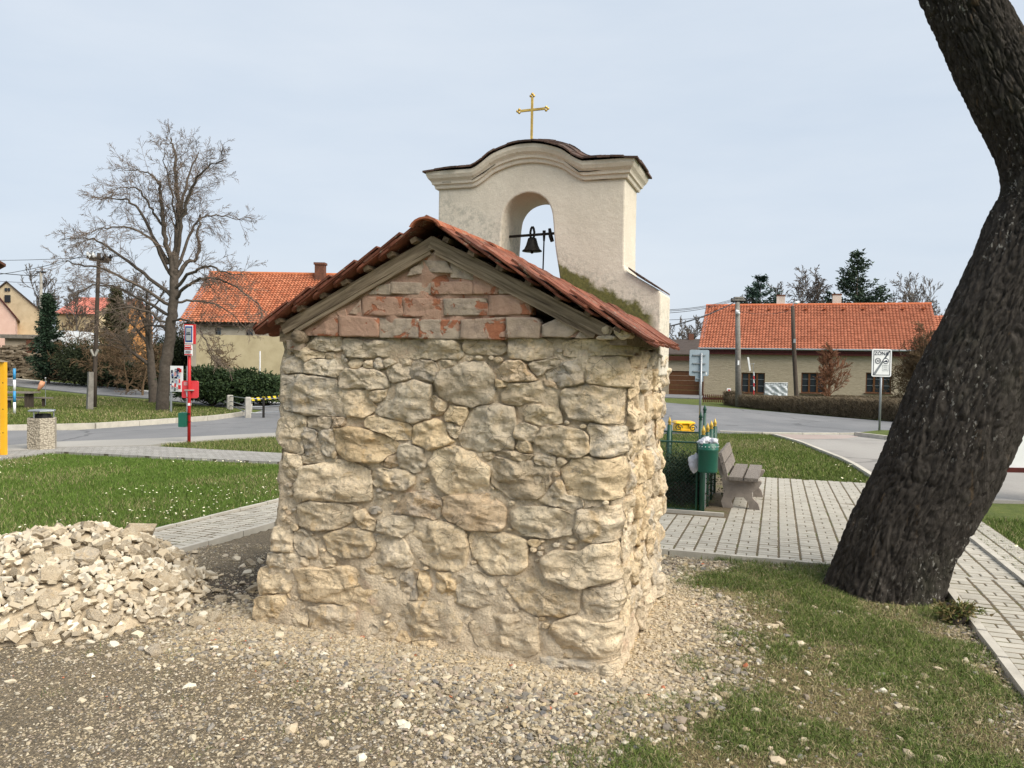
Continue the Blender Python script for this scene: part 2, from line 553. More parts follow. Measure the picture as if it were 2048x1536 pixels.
def make_plaster(name, a, b, c, moss=None):
    t = NT(name)
    n1 = t.noise(1.6, 6, .6, None, .4); n2 = t.noise(18, 6, .7)
    col = t.ramp(n1, [(.3, a), (.52, b), (.74, c)])
    st = t.noise(6, 5, .65, t.mapped((3.0, 3.0, .35)))
    col = t.mix(t.math('MULTIPLY', t.step(st, .54, .74), .35), col, tuple(x * .72 for x in b))
    fine = t.ramp(t.noise(90, 4, .75), [(.3, (.86, .86, .85)), (.7, (1.07, 1.07, 1.06))])
    col = t.mix(.8, col, fine, 'MULTIPLY')
    if moss is not None:
        m, rim = moss(t)
        col = t.mix(rim, col, (.34, .33, .28))
        col = t.mix(m, col, t.ramp(t.noise(40, 4, .6), [(.3, (.055, .058, .012)), (.7, (.14, .135, .03))]))
    b = t.bump(n2, .5, .012); b = t.bump(t.noise(120, 4, .7), .45, .003, b)
    return t.done(col, .95, b)

M_CONC = simple('concrete', (.40, .38, .34), (.29, .275, .25), 5, .92, .5, 90, .004)
M_CONC_D = simple('dark_concrete', (.23, .215, .195), (.15, .14, .125), 6, .93, .5, 70, .005)
M_GREEN = simple('green_paint', (.006, .105, .068), (.006, .085, .056), 4, .38, .05, 40, spec=.5)
M_GREEN_D = simple('dark_green_paint', (.006, .055, .032), (.005, .042, .026), 4, .42, .05, 40, spec=.5)
M_GOLD = simple('gold_paint', (.62, .42, .08), (.48, .31, .06), 30, .38, .1, 60, metallic=.35)
M_GILT = simple('gilded_iron', (.72, .50, .13), (.42, .27, .07), 18, .42, .3, 50, .003, metallic=.45)
M_IRON = simple('black_iron', (.022, .021, .020), (.040, .036, .032), 14, .55, .2, 60, metallic=.5)
M_GALV = simple('galvanised_steel', (.33, .35, .37), (.26, .28, .30), 4, .45, .1, 50, metallic=.6)
M_SIGNBACK = simple('sign_back_aluminium', (.30, .36, .41), (.25, .31, .355), 2.0, .5, .05, 30, metallic=.2)
M_WHITE = simple('white_paint', (.74, .75, .76), (.66, .67, .68), 3, .45, .05, 40)
M_RED = simple('red_paint', (.50, .028, .028), (.42, .022, .024), 3, .4, .03, 30)
M_REDSIGN = simple('red_sign_plate', (.62, .055, .065), (.55, .045, .055), 3, .4, .03, 30)
M_YELLOW = simple('yellow_plastic', (.78, .46, .010), (.70, .40, .010), 3, .42, .05, 40, spec=.5)
M_YPAINT = simple('yellow_paint', (.80, .42, .012), (.72, .36, .012), 3, .4, .05, 40, spec=.5)
M_BLUE = simple('blue_sign', (.015, .055, .22), (.015, .05, .2), 3, .4, 0)
M_NAVY = simple('navy_print', (.010, .016, .040), None, 3, .5, 0)
M_GREYPRINT = simple('grey_print', (.22, .24, .26), None, 3, .5, 0)
M_BLACK = simple('black_rubber', (.012, .012, .013), None, 3, .7, .1)
M_LIGHTBLUE = simple('light_blue_paint', (.05, .28, .55), (.045, .24, .48), 3, .5, .03)
M_ORANGE = simple('faded_orange_fabric', (.75, .30, .16), (.70, .42, .28), 10, .9, .1)
M_BROWN = simple('brown_paint', (.085, .028, .016), (.06, .02, .012), 6, .6, .1, 50)
M_DARKRED = simple('dark_red_paint', (.085, .014, .012), (.06, .012, .010), 5, .5, .1, 50)
M_GARAGE = simple('brown_garage_door', (.125, .052, .022), (.10, .042, .018), 6, .55, .1, 40)
M_PLASTIC_BAG = simple('white_plastic_bag', (.66, .66, .70), (.52, .52, .58), 14, .4, .5, 30, .02)
M_TARP = simple('silver_tarp', (.52, .55, .58), (.40, .43, .46), 5, .4, .6, 6, .05)
M_WIRE = simple('wire', (.03, .03, .032), None, 3, .6, 0)
def make_glass(name, c):
    t = NT(name)
    return t.done(c, .06, None)
M_PANE = make_glass('window_glass', (.028, .034, .040))
M_BARK_FAR = simple('far_bark', (.105, .086, .070), (.065, .053, .043), 8, .95, .5, 30, .02)
M_TWIG = simple('twig_bark', (.19, .145, .115), (.13, .10, .08), 5, .95, 0)
M_TWIG_FAR = simple('far_twig_bark', (.155, .135, .12), (.11, .095, .085), 3, .95, 0)
M_TWIG_RED = simple('reddish_twigs', (.26, .12, .070), (.17, .085, .05), 3, .95, 0)
M_TWIG_BROWN = simple('brown_twigs', (.16, .105, .060), (.095, .064, .038), 3, .95, 0)

def make_vcol(name, rough=.9, transl=0.0, bump=None, spec=.25):
    t = NT(name)
    c = t.attr('Col')
    nb = t.bump(t.noise(bump[0], 4, .7), bump[1], bump[2]) if bump else None
    m = t.done(c, rough, nb)
    t.bsdf.inputs['Specular IOR Level'].default_value = spec
    return m
M_BLADE = make_vcol('grass_blade', .75)
M_LEAF = make_vcol('needle_leaf', .7)
M_PEBBLE = make_vcol('pebble', .9, 0, (120, .5, .004))

# ================================================================== the chapel's own frame: s to the right, t in depth
ANG = R(19.0)
C0 = G(1240, 1345)
UU = Vector((-math.cos(ANG), math.sin(ANG), 0))     # along the rear wall, to the left
WW = Vector((math.sin(ANG), math.cos(ANG), 0))      # along the side wall, away from the camera
def ST(s, t, z=None):
    p = C0 - UU * s + WW * t
    p.z = H(p.x, p.y) if z is None else z
    return p
def to_st(x, y):
    x = np.asarray(x) - C0.x; y = np.asarray(y) - C0.y
    return -(x * UU.x + y * UU.y), x * WW.x + y * WW.y
RZ_ST = -ANG                                         # rotation about z that turns +X to the s axis

def grid_sheet(name, xs, ys, zf, mat, colf=None):
    X, Y = np.meshgrid(xs, ys)
    Z = zf(X, Y)
    nx, ny = len(xs), len(ys)
    V = np.stack([X, Y, Z], -1).reshape(-1, 3)
    i = np.arange(nx - 1)[None, :] + nx * np.arange(ny - 1)[:, None]
    Q = np.stack([i, i + 1, i + nx + 1, i + nx], -1).reshape(-1, 4)
    c = colf(X.ravel(), Y.ravel()) if colf else None
    return np_mesh(name, V, Q, mat, None, c)

# ---- terrain to the horizon
def make_lawn_mat():
    t = NT('lawn')
    n1 = t.noise(.35, 5, .6); n2 = t.noise(6, 6, .7); n3 = t.noise(45, 4, .75)
    col = t.ramp(n2, [(.28, (.054, .072, .016)), (.5, (.088, .114, .025)), (.72, (.132, .145, .040))])
    col = t.mix(t.math('MULTIPLY', t.step(n1, .52, .72), .45), col, (.155, .125, .060))
    col = t.mix(.7, col, t.ramp(n3, [(.3, (.7, .7, .66)), (.7, (1.2, 1.2, 1.1))]), 'MULTIPLY')
    return t.done(col, .95, t.bump(n3, .8, .03))
M_LAWN = make_lawn_mat()
xs = np.unique(np.concatenate([np.linspace(-900, -60, 15), np.linspace(-60, 60, 81), np.linspace(60, 900, 15)]))
ys = np.unique(np.concatenate([np.linspace(-200, -4, 8), np.linspace(-4, 70, 75), [6, 33.5, 44], np.linspace(70, 114, 10), np.linspace(114, 1800, 16)]))
tag(grid_sheet('ground', xs, ys, lambda x, y: hgt(x, y) - .03, M_LAWN), kind='structure')

def sheet(name, poly, off, mat, kind='structure', cell=1.5, parent=None):
    """a flat area that follows the terrain; poly are ground points"""
    bm = bmesh.new()
    vs = [bm.verts.new((p[0], p[1], 0)) for p in poly]
    bm.faces.new(vs)
    bmesh.ops.triangulate(bm, faces=bm.faces)
    x0, x1 = min(p[0] for p in poly), max(p[0] for p in poly)
    y0, y1 = min(p[1] for p in poly), max(p[1] for p in poly)
    cuts = [((x, 0, 0), (1, 0, 0)) for x in np.arange(math.ceil(x0 / cell) * cell, x1, cell)]
    cuts += [((0, y, 0), (0, 1, 0)) for y in np.arange(math.ceil(y0 / cell) * cell, y1, cell)]
    cuts += [((0, y, 0), (0, 1, 0)) for y in (6.0, 33.5, 44.0)]
    for c, n in cuts:
        bmesh.ops.bisect_plane(bm, geom=bm.verts[:] + bm.edges[:] + bm.faces[:], plane_co=c, plane_no=n)
    for v in bm.verts:
        v.co.z = H(v.co.x, v.co.y) + off
    bmesh.ops.recalc_face_normals(bm, faces=bm.faces)
    for f in bm.faces:
        if f.normal.z < 0: f.normal_flip()
    rim = [e for e in bm.edges if len(e.link_faces) == 1]
    ret = bmesh.ops.extrude_edge_only(bm, edges=rim)
    for v in ret['geom']:
        if isinstance(v, bmesh.types.BMVert): v.co.z -= .08
    me = bpy.data.meshes.new(name); bm.to_mesh(me); bm.free()
    me.materials.append(mat)
    o = link_mesh(name, me, parent)
    if kind: o['kind'] = kind
    return o

def make_asphalt(name, a, b):
    t = NT(name)
    n1 = t.noise(.5, 5, .6, t.mapped((1, .35, 1), (0, 0, .3))); n2 = t.noise(60, 4, .8)
    col = t.mix(t.step(n1, .35, .68), a, b)
    col = t.mix(.6, col, t.ramp(n2, [(.3, (.78, .78, .78)), (.7, (1.2, 1.2, 1.2))]), 'MULTIPLY')
    # sealed cracks and darker patches
    ck = t.voro(.16, t.warped(t.mapped((1, 1, 0)), .7, .8), 'DISTANCE_TO_EDGE')
    col = t.mix(t.math('MULTIPLY', t.step(ck, .010, .004), .55), col, tuple(v * .45 for v in a))
    pt_ = t.math('MULTIPLY', t.step(t.noise(.22, 2, .4), .60, .62), .28)
    col = t.mix(pt_, col, tuple(v * .66 for v in a))
    return t.done(col, .9, t.bump(n2, .5, .01))
M_ASPHALT = make_asphalt('asphalt', (.150, .153, .160), (.195, .195, .20))
M_ASPHALT_L = make_asphalt('pale_asphalt', (.25, .235, .22), (.305, .29, .27))
M_SIDEWALK = make_asphalt('sidewalk_concrete', (.34, .325, .30), (.28, .27, .25))
M_LINE = simple('road_line_paint', (.62, .62, .60), (.45, .45, .43), 5, .8, .1)
M_PINKPAVE = make_asphalt('pink_setts', (.31, .25, .225), (.36, .30, .275))

GP = lambda *pp: [G(*p) for p in pp]
# main road, passing behind the chapel
road_far = GP((-420, 868), (0, 862), (150, 861), (300, 851), (430, 841), (498, 829)) 
road_near = GP((-420, 925), (100, 893), (330, 880), (560, 868))
pA, pB = G(1330, 866), G(1745, 869)
qA, qB, qC = G(1338, 806), G(1480, 818), G(1800, 845)
road_poly = road_near[:-1] + [G(560, 869), Vector((.5, 21.5, 0)), pA, pB, pB + Vector((14, 2, 0)), G(2300, 880),
             qC + Vector((22, -9, 0)), qC, qB, qA, G(1250, 799), Vector((2, 52, 0)), Vector((-8, 46, 0))] + [G(545, 812)] + road_far[::-1]
sheet('road', road_poly, .012, M_ASPHALT)
# the upper road that climbs to the left
up_far = GP((-160, 741), (15, 756), (297, 782), (454, 797), (560, 806))
up_near = GP((560, 822), (454, 814), (297, 797), (15, 771), (-160, 757))
sheet('upper_road', up_far + [G(700, 812), G(690, 830)] + up_near, .020, M_ASPHALT)
def strip(a, b, w):
    d = (b - a); d.z = 0; d.normalize(); n = Vector((-d.y, d.x, 0)) * w
    return [a, b, b + n, a + n]
for i in range(3):
    sheet('edge_line', strip(up_far[i + 1], up_far[i + 2] if i + 2 < len(up_far) else up_far[-1], -.35), .032, M_LINE)
# side street on the right and its pink crossing
side = GP((1500, 869), (1745, 871), (1700, 869)) 
sheet('side_street', [G(1545, 870), G(1600, 884), G(1700, 925), G(1748, 955), G(1860, 1000), G(2048, 1004), G(2300, 1020), G(2300, 905), G(1960, 905), G(1800, 884), G(1735, 870)], .018, M_ASPHALT_L)
sheet('pink_crossing', [G(1540, 869), G(1600, 871), G(1735, 872), G(1690, 878), G(1590, 880)], .024, M_PINKPAVE)
sheet('traffic_island', [G(1708, 872), G(1760, 866), G(1900, 868), G(1960, 890), G(1800, 882)], .10, M_LAWN)
# left pavement
sheet('sidewalk', [G(-420, 930), G(100, 886), G(330, 878), G(560, 867), G(560, 872), G(330, 888), G(300, 893), G(100, 897), G(-420, 945)], .030, M_SIDEWALK)
def make_paver_mat(name, base=(.36, .345, .31), rnd=.10):
    t = NT(name)
    co = t.shifted(40)
    n = t.noise(5, 5, .65, co); n2 = t.noise(120, 4, .8, co)
    col = t.ramp(n, [(.3, tuple(x * .82 for x in base)), (.55, base), (.75, tuple(x * 1.12 for x in base))])
    k = t.math('ADD', t.math('MULTIPLY', t.rnd(), 2 * rnd), 1 - rnd)
    cb = t.node('ShaderNodeCombineXYZ')
    for i in range(3): t.l.new(k, cb.inputs[i])
    col = t.mix(1.0, col, cb.outputs[0], 'MULTIPLY')
    # large worn patches shared by neighbouring pavers
    g = t.node('ShaderNodeNewGeometry').outputs['Position']
    w = t.noise(.8, 5, .65, g)
    col = t.mix(t.math('MULTIPLY', t.step(w, .5, .75), .35), col, tuple(x * .62 for x in base))
    col = t.mix(.5, col, t.ramp(n2, [(.3, (.85, .85, .85)), (.7, (1.1, 1.1, 1.1))]), 'MULTIPLY')
    return t.done(col, .92, t.bump(n2, .5, .003))
M_PAVER = make_paver_mat('concrete_paver', (.40, .375, .325))
M_KERB = make_paver_mat('kerb_concrete', (.46, .43, .375), .08)
def make_joint():
    t = NT('paver_joint_soil')
    n = t.noise(3, 5, .6); n2 = t.noise(40, 4, .7)
    col = t.ramp(n2, [(.3, (.075, .058, .037)), (.7, (.165, .13, .084))])
    col = t.mix(t.math('MULTIPLY', t.step(n, .5, .66), .7), col, (.075, .082, .020))
    return t.done(col, .97, t.bump(n2, .8, .01))
M_JOINT = make_joint()
def make_farpave():
    t = NT('far_paving')
    b = t.node('ShaderNodeTexBrick')
    b.inputs['Scale'].default_value = 1.0
    b.inputs['Brick Width'].default_value = .2; b.inputs['Row Height'].default_value = .1; b.inputs['Mortar Size'].default_value = .006
    b.inputs['Color1'].default_value = (.33, .32, .30, 1); b.inputs['Color2'].default_value = (.27, .26, .245, 1); b.inputs['Mortar'].default_value = (.09, .08, .06, 1)
    t.l.new(t.mapped((1, 1, 1), (0, 0, .35)), b.inputs['Vector'])
    col = t.mix(.5, b.outputs['Color'], t.ramp(t.noise(1.2, 5, .6), [(.3, (.75, .75, .75)), (.7, (1.1, 1.1, 1.1))]), 'MULTIPLY')
    return t.done(col, .93)
M_FARPAVE = make_farpave()
sheet('pavement', [G(-420, 946), G(100, 897), G(300, 894), G(560, 908), Vector((-2, 15.6, 0)), Vector((-2, 13.9, 0)), G(560, 926), G(330, 916), G(110, 905), G(-420, 975)], .024, M_FARPAVE)

# ---- kerb of the lawn corner across the road
def kerb_run(pts, w, hh, name='kerb', seg=1.0, label=None):
    root = empty(name, (pts[0][0], pts[0][1], H(pts[0][0], pts[0][1]))); root['kind'] = 'structure'
    d = [0]
    for a, b in zip(pts[:-1], pts[1:]): d.append(d[-1] + math.hypot(b[0] - a[0], b[1] - a[1]))
    n = max(1, int(d[-1] / seg))
    def at(q):
        for i in range(len(pts) - 1):
            if q <= d[i + 1] or i == len(pts) - 2:
                f = (q - d[i]) / (d[i + 1] - d[i]); return Vector((pts[i][0] + (pts[i + 1][0] - pts[i][0]) * f, pts[i][1] + (pts[i + 1][1] - pts[i][1]) * f, 0))
    rr = random.Random(len(pts) * 7 + n)
    for k in range(n):
        a, b = at(d[-1] * k / n), at(d[-1] * (k + 1) / n - .012)
        for p in (a, b): p.z = H(p.x, p.y) + hh / 2 - .06 + rr.uniform(-.004, .004)
        MB().bar(a, b, w, hh + .12).build('kerb_stone', M_KERB, root)
    return root
kerb_run([G(-200, 868), G(0, 861), G(150, 860), G(300, 850), G(430, 840), G(480, 833), G(500, 826), G(502, 812)], .14, .16, 'kerb', 1.5)
kerb_run([G(1712, 873), G(1740, 876), G(1800, 884), G(1900, 893), G(2060, 905)], .12, .14, 'kerb', 1.2)
kerb_run([G(1440, 864), G(1540, 868), G(1650, 869), G(1740, 868)], .14, .05, 'kerb', 1.2)
kerb_run([G(1548, 871), G(1600, 885), G(1700, 926), G(1748, 956)], .10, .05, 'kerb', 1.0)

# ---- pavers laid in the chapel's grid
PV_L, PV_S = .2, .1
def paver_mesh(name, a, b):
    m = MB(); m.box((0, 0, 0), (a - (.017 if a > .15 else .011), b - .022, .06), bev=.006)
    me = bpy.data.meshes.new(name); me.from_pydata(m.v, [], m.f); me.materials.append(M_PAVER)
    return me
ME_PV_L = paver_mesh('paver_long', .2, .1)
ME_PV_S = paver_mesh('paver_square', .1, .1)
def lay(name, s0, s1, t0, t1, keep, seed, limit=300, bed_poly=None):
    rr = random.Random(seed)
    root = empty(name, ST((s0 + s1) / 2, t0)); root['kind'] = 'structure'
    items = []
    for i in range(int(round((s1 - s0) / .2))):
        for j in range(int(round((t1 - t0) / .1))):
            sc, tc = s0 + .2 * i + .1, t0 + .1 * j + .05
            if not keep(sc, tc): continue
            if j % 3 != 1: items.append((sc, tc, ME_PV_L))
            else:
                items.append((sc - .0475, tc, ME_PV_S)); items.append((sc + .0475, tc, ME_PV_S))
    def key(it):
        p = ST(it[0], it[1]); 
        onscr = abs(p.x / max(p.y, .1)) < .66
        return (0 if onscr else 1, p.y)
    items.sort(key=key)
    off = wloc(root)
    rest = MB()
    for n, (s, t, me) in enumerate(items):
        p = ST(s, t)
        M4 = Matrix.Rotation(RZ_ST + rr.gauss(0, .008), 4, 'Z') @ Matrix.Rotation(rr.gauss(0, .006), 4, 'X') @ Matrix.Rotation(rr.gauss(0, .006), 4, 'Y')
        z = p.z + .022 - .03 + rr.gauss(0, .0015)
        if n < limit:
            copy_mesh(me, 'paver', root, Matrix.Translation((p.x - off.x, p.y - off.y, z - off.z)) @ M4)
        else:
            w = PV_L if me is ME_PV_L else PV_S
            rest.box((p.x, p.y, z), (w - (.017 if w > .15 else .011), .078, .06), m=M4, bev=.006)
    if rest.v:
        o = rest.build('paver_field', M_PAVER, root, fix=False); o['kind'] = 'stuff'
    return root
lay('paving', -.7, 3.3, 3.16, 9.66, lambda s, t: not (s < .28 and t > 5.30), 5)
sheet('paving_bed', [ST(-.7, 3.12), ST(3.3, 3.12), ST(3.3, 9.68), ST(-.7, 9.68)], .0175, M_JOINT)
lay('footpath', 2.26, 2.86, -2.6, 3.16, lambda s, t: True, 6)
sheet('footpath_bed', [ST(2.24, -2.7), ST(2.88, -2.7), ST(2.88, 3.12), ST(2.24, 3.12)], .0175, M_JOINT)
lay('side_path', -5.3, -4.5, 1.2, 9.6, lambda s, t: True, 7)
sheet('side_path_bed', [ST(-5.32, 1.15), ST(-4.48, 1.15), ST(-4.48, 9.6), ST(-5.32, 9.6)], .0175, M_JOINT)
kerb_run([ST(-.7, 3.13), ST(2.22, 3.13)], .05, .045, 'path_edging', .5)
kerb_run([ST(2.22, 3.1), ST(2.22, -2.7)], .06, .05, 'path_edging', .5)
kerb_run([ST(2.91, 7.0), ST(2.91, -2.7)], .06, .05, 'path_edging', .5)
kerb_run([ST(-4.46, 1.15), ST(-4.46, 9.6)], .05, .045, 'path_edging', .5)
kerb_run([ST(-5.34, 1.15), ST(-5.34, 9.6)], .05, .045, 'path_edging', .5)

# ---- the trodden ground round the chapel: sand, gravel soil, worn grass
LAWN_L = GP((-260, 930), (100, 906), (330, 917), (560, 928)) + [Vector((-2.2, 13.6, 0)), ST(-5.4, 8.0), ST(-5.4, 1.7), G(250, 1080), G(120, 1090), G(0, 1098), G(-260, 1120)]
GRASS_R = [ST(.75, 3.1), ST(2.2, 3.1), ST(2.2, -2.7), ST(1.5, -3.2), G(1000, 1700), G(1180, 1560), G(1310, 1450), G(1440, 1400), G(1405, 1330), G(1490, 1270), G(1440, 1200), G(1400, 1150)]
def wall_dist(x, y):
    s, t = to_st(x, y)
    ds = np.maximum(np.maximum(-2.55 - s, s - .05), 0); dt = np.maximum(np.maximum(-t, t - 1.85), 0)
    return np.sqrt(ds * ds + dt * dt)
def smooth_in(x, y, poly, soft=.18):
    a = np.zeros(np.shape(x))
    offs = [(0, 0), (soft, 0), (-soft, 0), (0, soft), (0, -soft), (soft * .6, soft * .6), (-soft * .6, soft * .6), (soft * .6, -soft * .6), (-soft * .6, -soft * .6)]
    jx = (fnoise(x, y, 2.2, 3) - .5) * .7; jy = (fnoise(x, y, 2.2, 8) - .5) * .7
    for ox, oy in offs: a = a + in_poly(x + jx + ox, y + jy + oy, poly)
    return a / len(offs)
def near_h(x, y):
    d = wall_dist(x, y)
    return hgt(x, y) - .022 * np.exp(-d / .35) + (fnoise(x, y, 1.6, 21) - .5) * .045 + (fnoise(x, y, 14, 5) - .5) * .018 + .004
def near_col(x, y):
    d = wall_dist(x, y)
    sand = np.clip(1.25 - d / .62 + (fnoise(x, y, 3, 2) - .5) * 1.3, 0, 1)
    grav = np.clip(1.1 - d / 1.7 + (fnoise(x, y, 2, 12) - .5) * 1.0, 0, 1)
    gR = smooth_in(x, y, GRASS_R, .25); gL = smooth_in(x, y, LAWN_L, .06)
    dirt = np.array([.175, .145, .105]); grv = np.array([.215, .173, .118]); snd = np.array([.54, .43, .285])
    straw = np.array([.150, .118, .060]); green = np.array([.070, .078, .024])
    c = dirt + (grv - dirt) * grav[:, None]
    c = c + (snd - c) * sand[:, None]
    n = fnoise(x, y, 2.6, 31)
    gcol = straw + (green - straw) * np.clip((n - .42) * 5, 0, 1)[:, None]
    c = c + (gcol - c) * (gR * np.clip(1.2 - sand, 0, 1))[:, None]
    c = c + (green - c) * gL[:, None]
    # dark soil left of the chapel, with the wall's shade put into the colour
    s, t = to_st(x, y)
    soil = np.clip(1 - np.abs(s + 3.1) / .75, 0, 1) * np.clip((t + .1) / .5, 0, 1)
    c = c + (np.array([.085, .068, .052]) - c) * (np.clip(soil * 1.6, 0, 1) * (1 - gL))[:, None]
    return .86 * c * (0.82 + .36 * fnoise(x, y, 25, 40))[:, None]
def make_near_mat():
    t = NT('trodden_ground')
    n2 = t.noise(55, 5, .8); n3 = t.noise(160, 3, .8)
    v = t.voro(75)
    col = t.mix(.85, t.attr('Col'), t.ramp(n2, [(.28, (.55, .54, .52)), (.5, (.95, .95, .95)), (.72, (1.55, 1.52, 1.45))]), 'MULTIPLY')
    cell = t.node('ShaderNodeTexVoronoi'); cell.inputs['Scale'].default_value = 120; t.l.new(t.co(), cell.inputs['Vector'])
    bw_ = t.node('ShaderNodeRGBToBW'); t.l.new(cell.outputs['Color'], bw_.inputs[0])
    col = t.mix(.8, col, t.ramp(bw_.outputs[0], [(.15, (.55, .54, .52)), (.45, (.95, .95, .94)), (.7, (1.35, 1.3, 1.2)), (.9, (2.2, 2.1, 1.9))]), 'MULTIPLY')
    b = t.bump(n2, .9, .012); b = t.bump(v, .6, .008, b); b = t.bump(cell.outputs['Distance'], .6, .006, b); b = t.bump(n3, .7, .003, b)
    return t.done(col, .97, b)
M_NEAR = make_near_mat()
tag(grid_sheet('trodden_ground', np.arange(-6.2, 4.01, .045), np.arange(2.4, 10.2, .045), 
    lambda x, y: np.where(in_poly(x, y, [ST(-.75, 3.02), ST(2.15, 3.02), ST(2.15, -3), ST(6, -3), ST(6, 12), ST(-.75, 12)]) | in_poly(x, y, [ST(-5.42, 1.1), ST(-4.4, 1.1), ST(-4.4, 12), ST(-5.42, 12)]) | (smooth_in(x.ravel(), y.ravel(), LAWN_L, .06).reshape(x.shape) > .97), hgt(x, y) - .04, near_h(x, y)), M_NEAR, near_col), kind='structure')

# ================================================================== the chapel
chapel = empty('chapel', C0, 'small rubble-stone chapel stripped of plaster, with clay tile roof and white bell gable', 'chapel')
UR = .045                     # the side wall stands back this much from the corner point
CW, CD = 2.46, 1.8            # width along the rear wall, depth
W_BELL = 1.30                 # where the bell gable begins
def flare(z):
    """how far the wall spreads at its foot"""
    return .10 * max(0.0, 1 - z / .8) ** 1.7
def back_w(z): return .03 + .03 * min(z, 2) - .35 * flare(z)
def corner_r(z):
    """the near corner is worn round, more so higher up"""
    return .05 + .085 * max(0.0, min(z, 1.95))
def arc(a, r):
    a = min(max(a, .0), r); return r - math.sqrt(max(0.0, r * r - (r - a) ** 2))
def on_back(px, py, w=.0):
    d = ray(px, py); o = Vector((0, 0, HC))
    t = ((C0 + WW * w - o).dot(WW)) / d.dot(WW)
    g = o + d * t - C0
    return g.dot(UU), g.z
def pos(u, w, z):
    return C0 + UU * u + WW * w + Vector((0, 0, z))

# ---- the mortar core: one closed shell with a rough face
def build_core():
    per = []
    nb, nr, nl, nf = 84, 60, 16, 10
    for i in range(nb): per.append((UR + (CW - UR) * i / nb, 0.0, 'b'))
    for i in range(nl): per.append((CW, CD * i / nl, 'l'))
    for i in range(nf): per.append((UR + (CW - UR) * (1 - i / nf), CD, 'f'))
    for i in range(nr): per.append((UR, CD * (1 - i / nr), 'r'))
    zs = np.linspace(-.12, 1.99, 72)
    V = []; n = len(per)
    for z in zs:
        fl = flare(max(z, 0))
        for (u, w, side) in per:
            au = (u / CW - .5) * 2; aw = (w / CD - .5) * 2
            if side in 'rl':
                bw_ = .03 + .03 * z; w = bw_ + (CD - bw_) * w / CD
            uu = u + (fl * 1.25 if au > 0 else fl * .25) * au
            ww = w + fl * (.45 if aw < 0 else .8) * aw + (.03 + .03 * z if side in 'b' else 0)
            q = Vector((uu * 3.1, ww * 3.1, z * 3.1))
            amp = .026 * mnoise.fractal(q * 1.6, 1.0, 2.0, 4) + .016 * mnoise.noise(q * 6)
            # inset of the mortar behind the stone faces; lower down it was smeared flush
            ins = .002 if z < .6 else .008
            k = ins - amp
            far = (u - UR if side == 'b' else w) if side in 'br' else 1.0
            rc_ = corner_r(z)
            if side == 'b' and u - UR < rc_: ww += arc(u - UR, rc_)
            if side == 'r' and w - (.03 + .03 * z) < rc_: uu += arc(w - (.03 + .03 * z), rc_)
            k += .02 * max(0.0, 1 - far / .15) ** 2
            nx = (1 if side == 'r' else -1 if side == 'l' else 0); nw = (1 if side == 'b' else -1 if side == 'f' else 0)
            V.append(pos(uu + nx * k, ww + nw * k, z))
    F = []
    for i in range(len(zs) - 1):
        for k in range(n):
            j = (k + 1) % n
            F.append((i * n + k, i * n + j, (i + 1) * n + j, (i + 1) * n + k))
    F.append(tuple((len(zs) - 1) * n + k for k in range(n)))
    m = MB(); m.v = [tuple(v) for v in V]; m.f = F
    return m.build('mortar_core', M_MORTAR, chapel, smooth=True)
core = build_core()

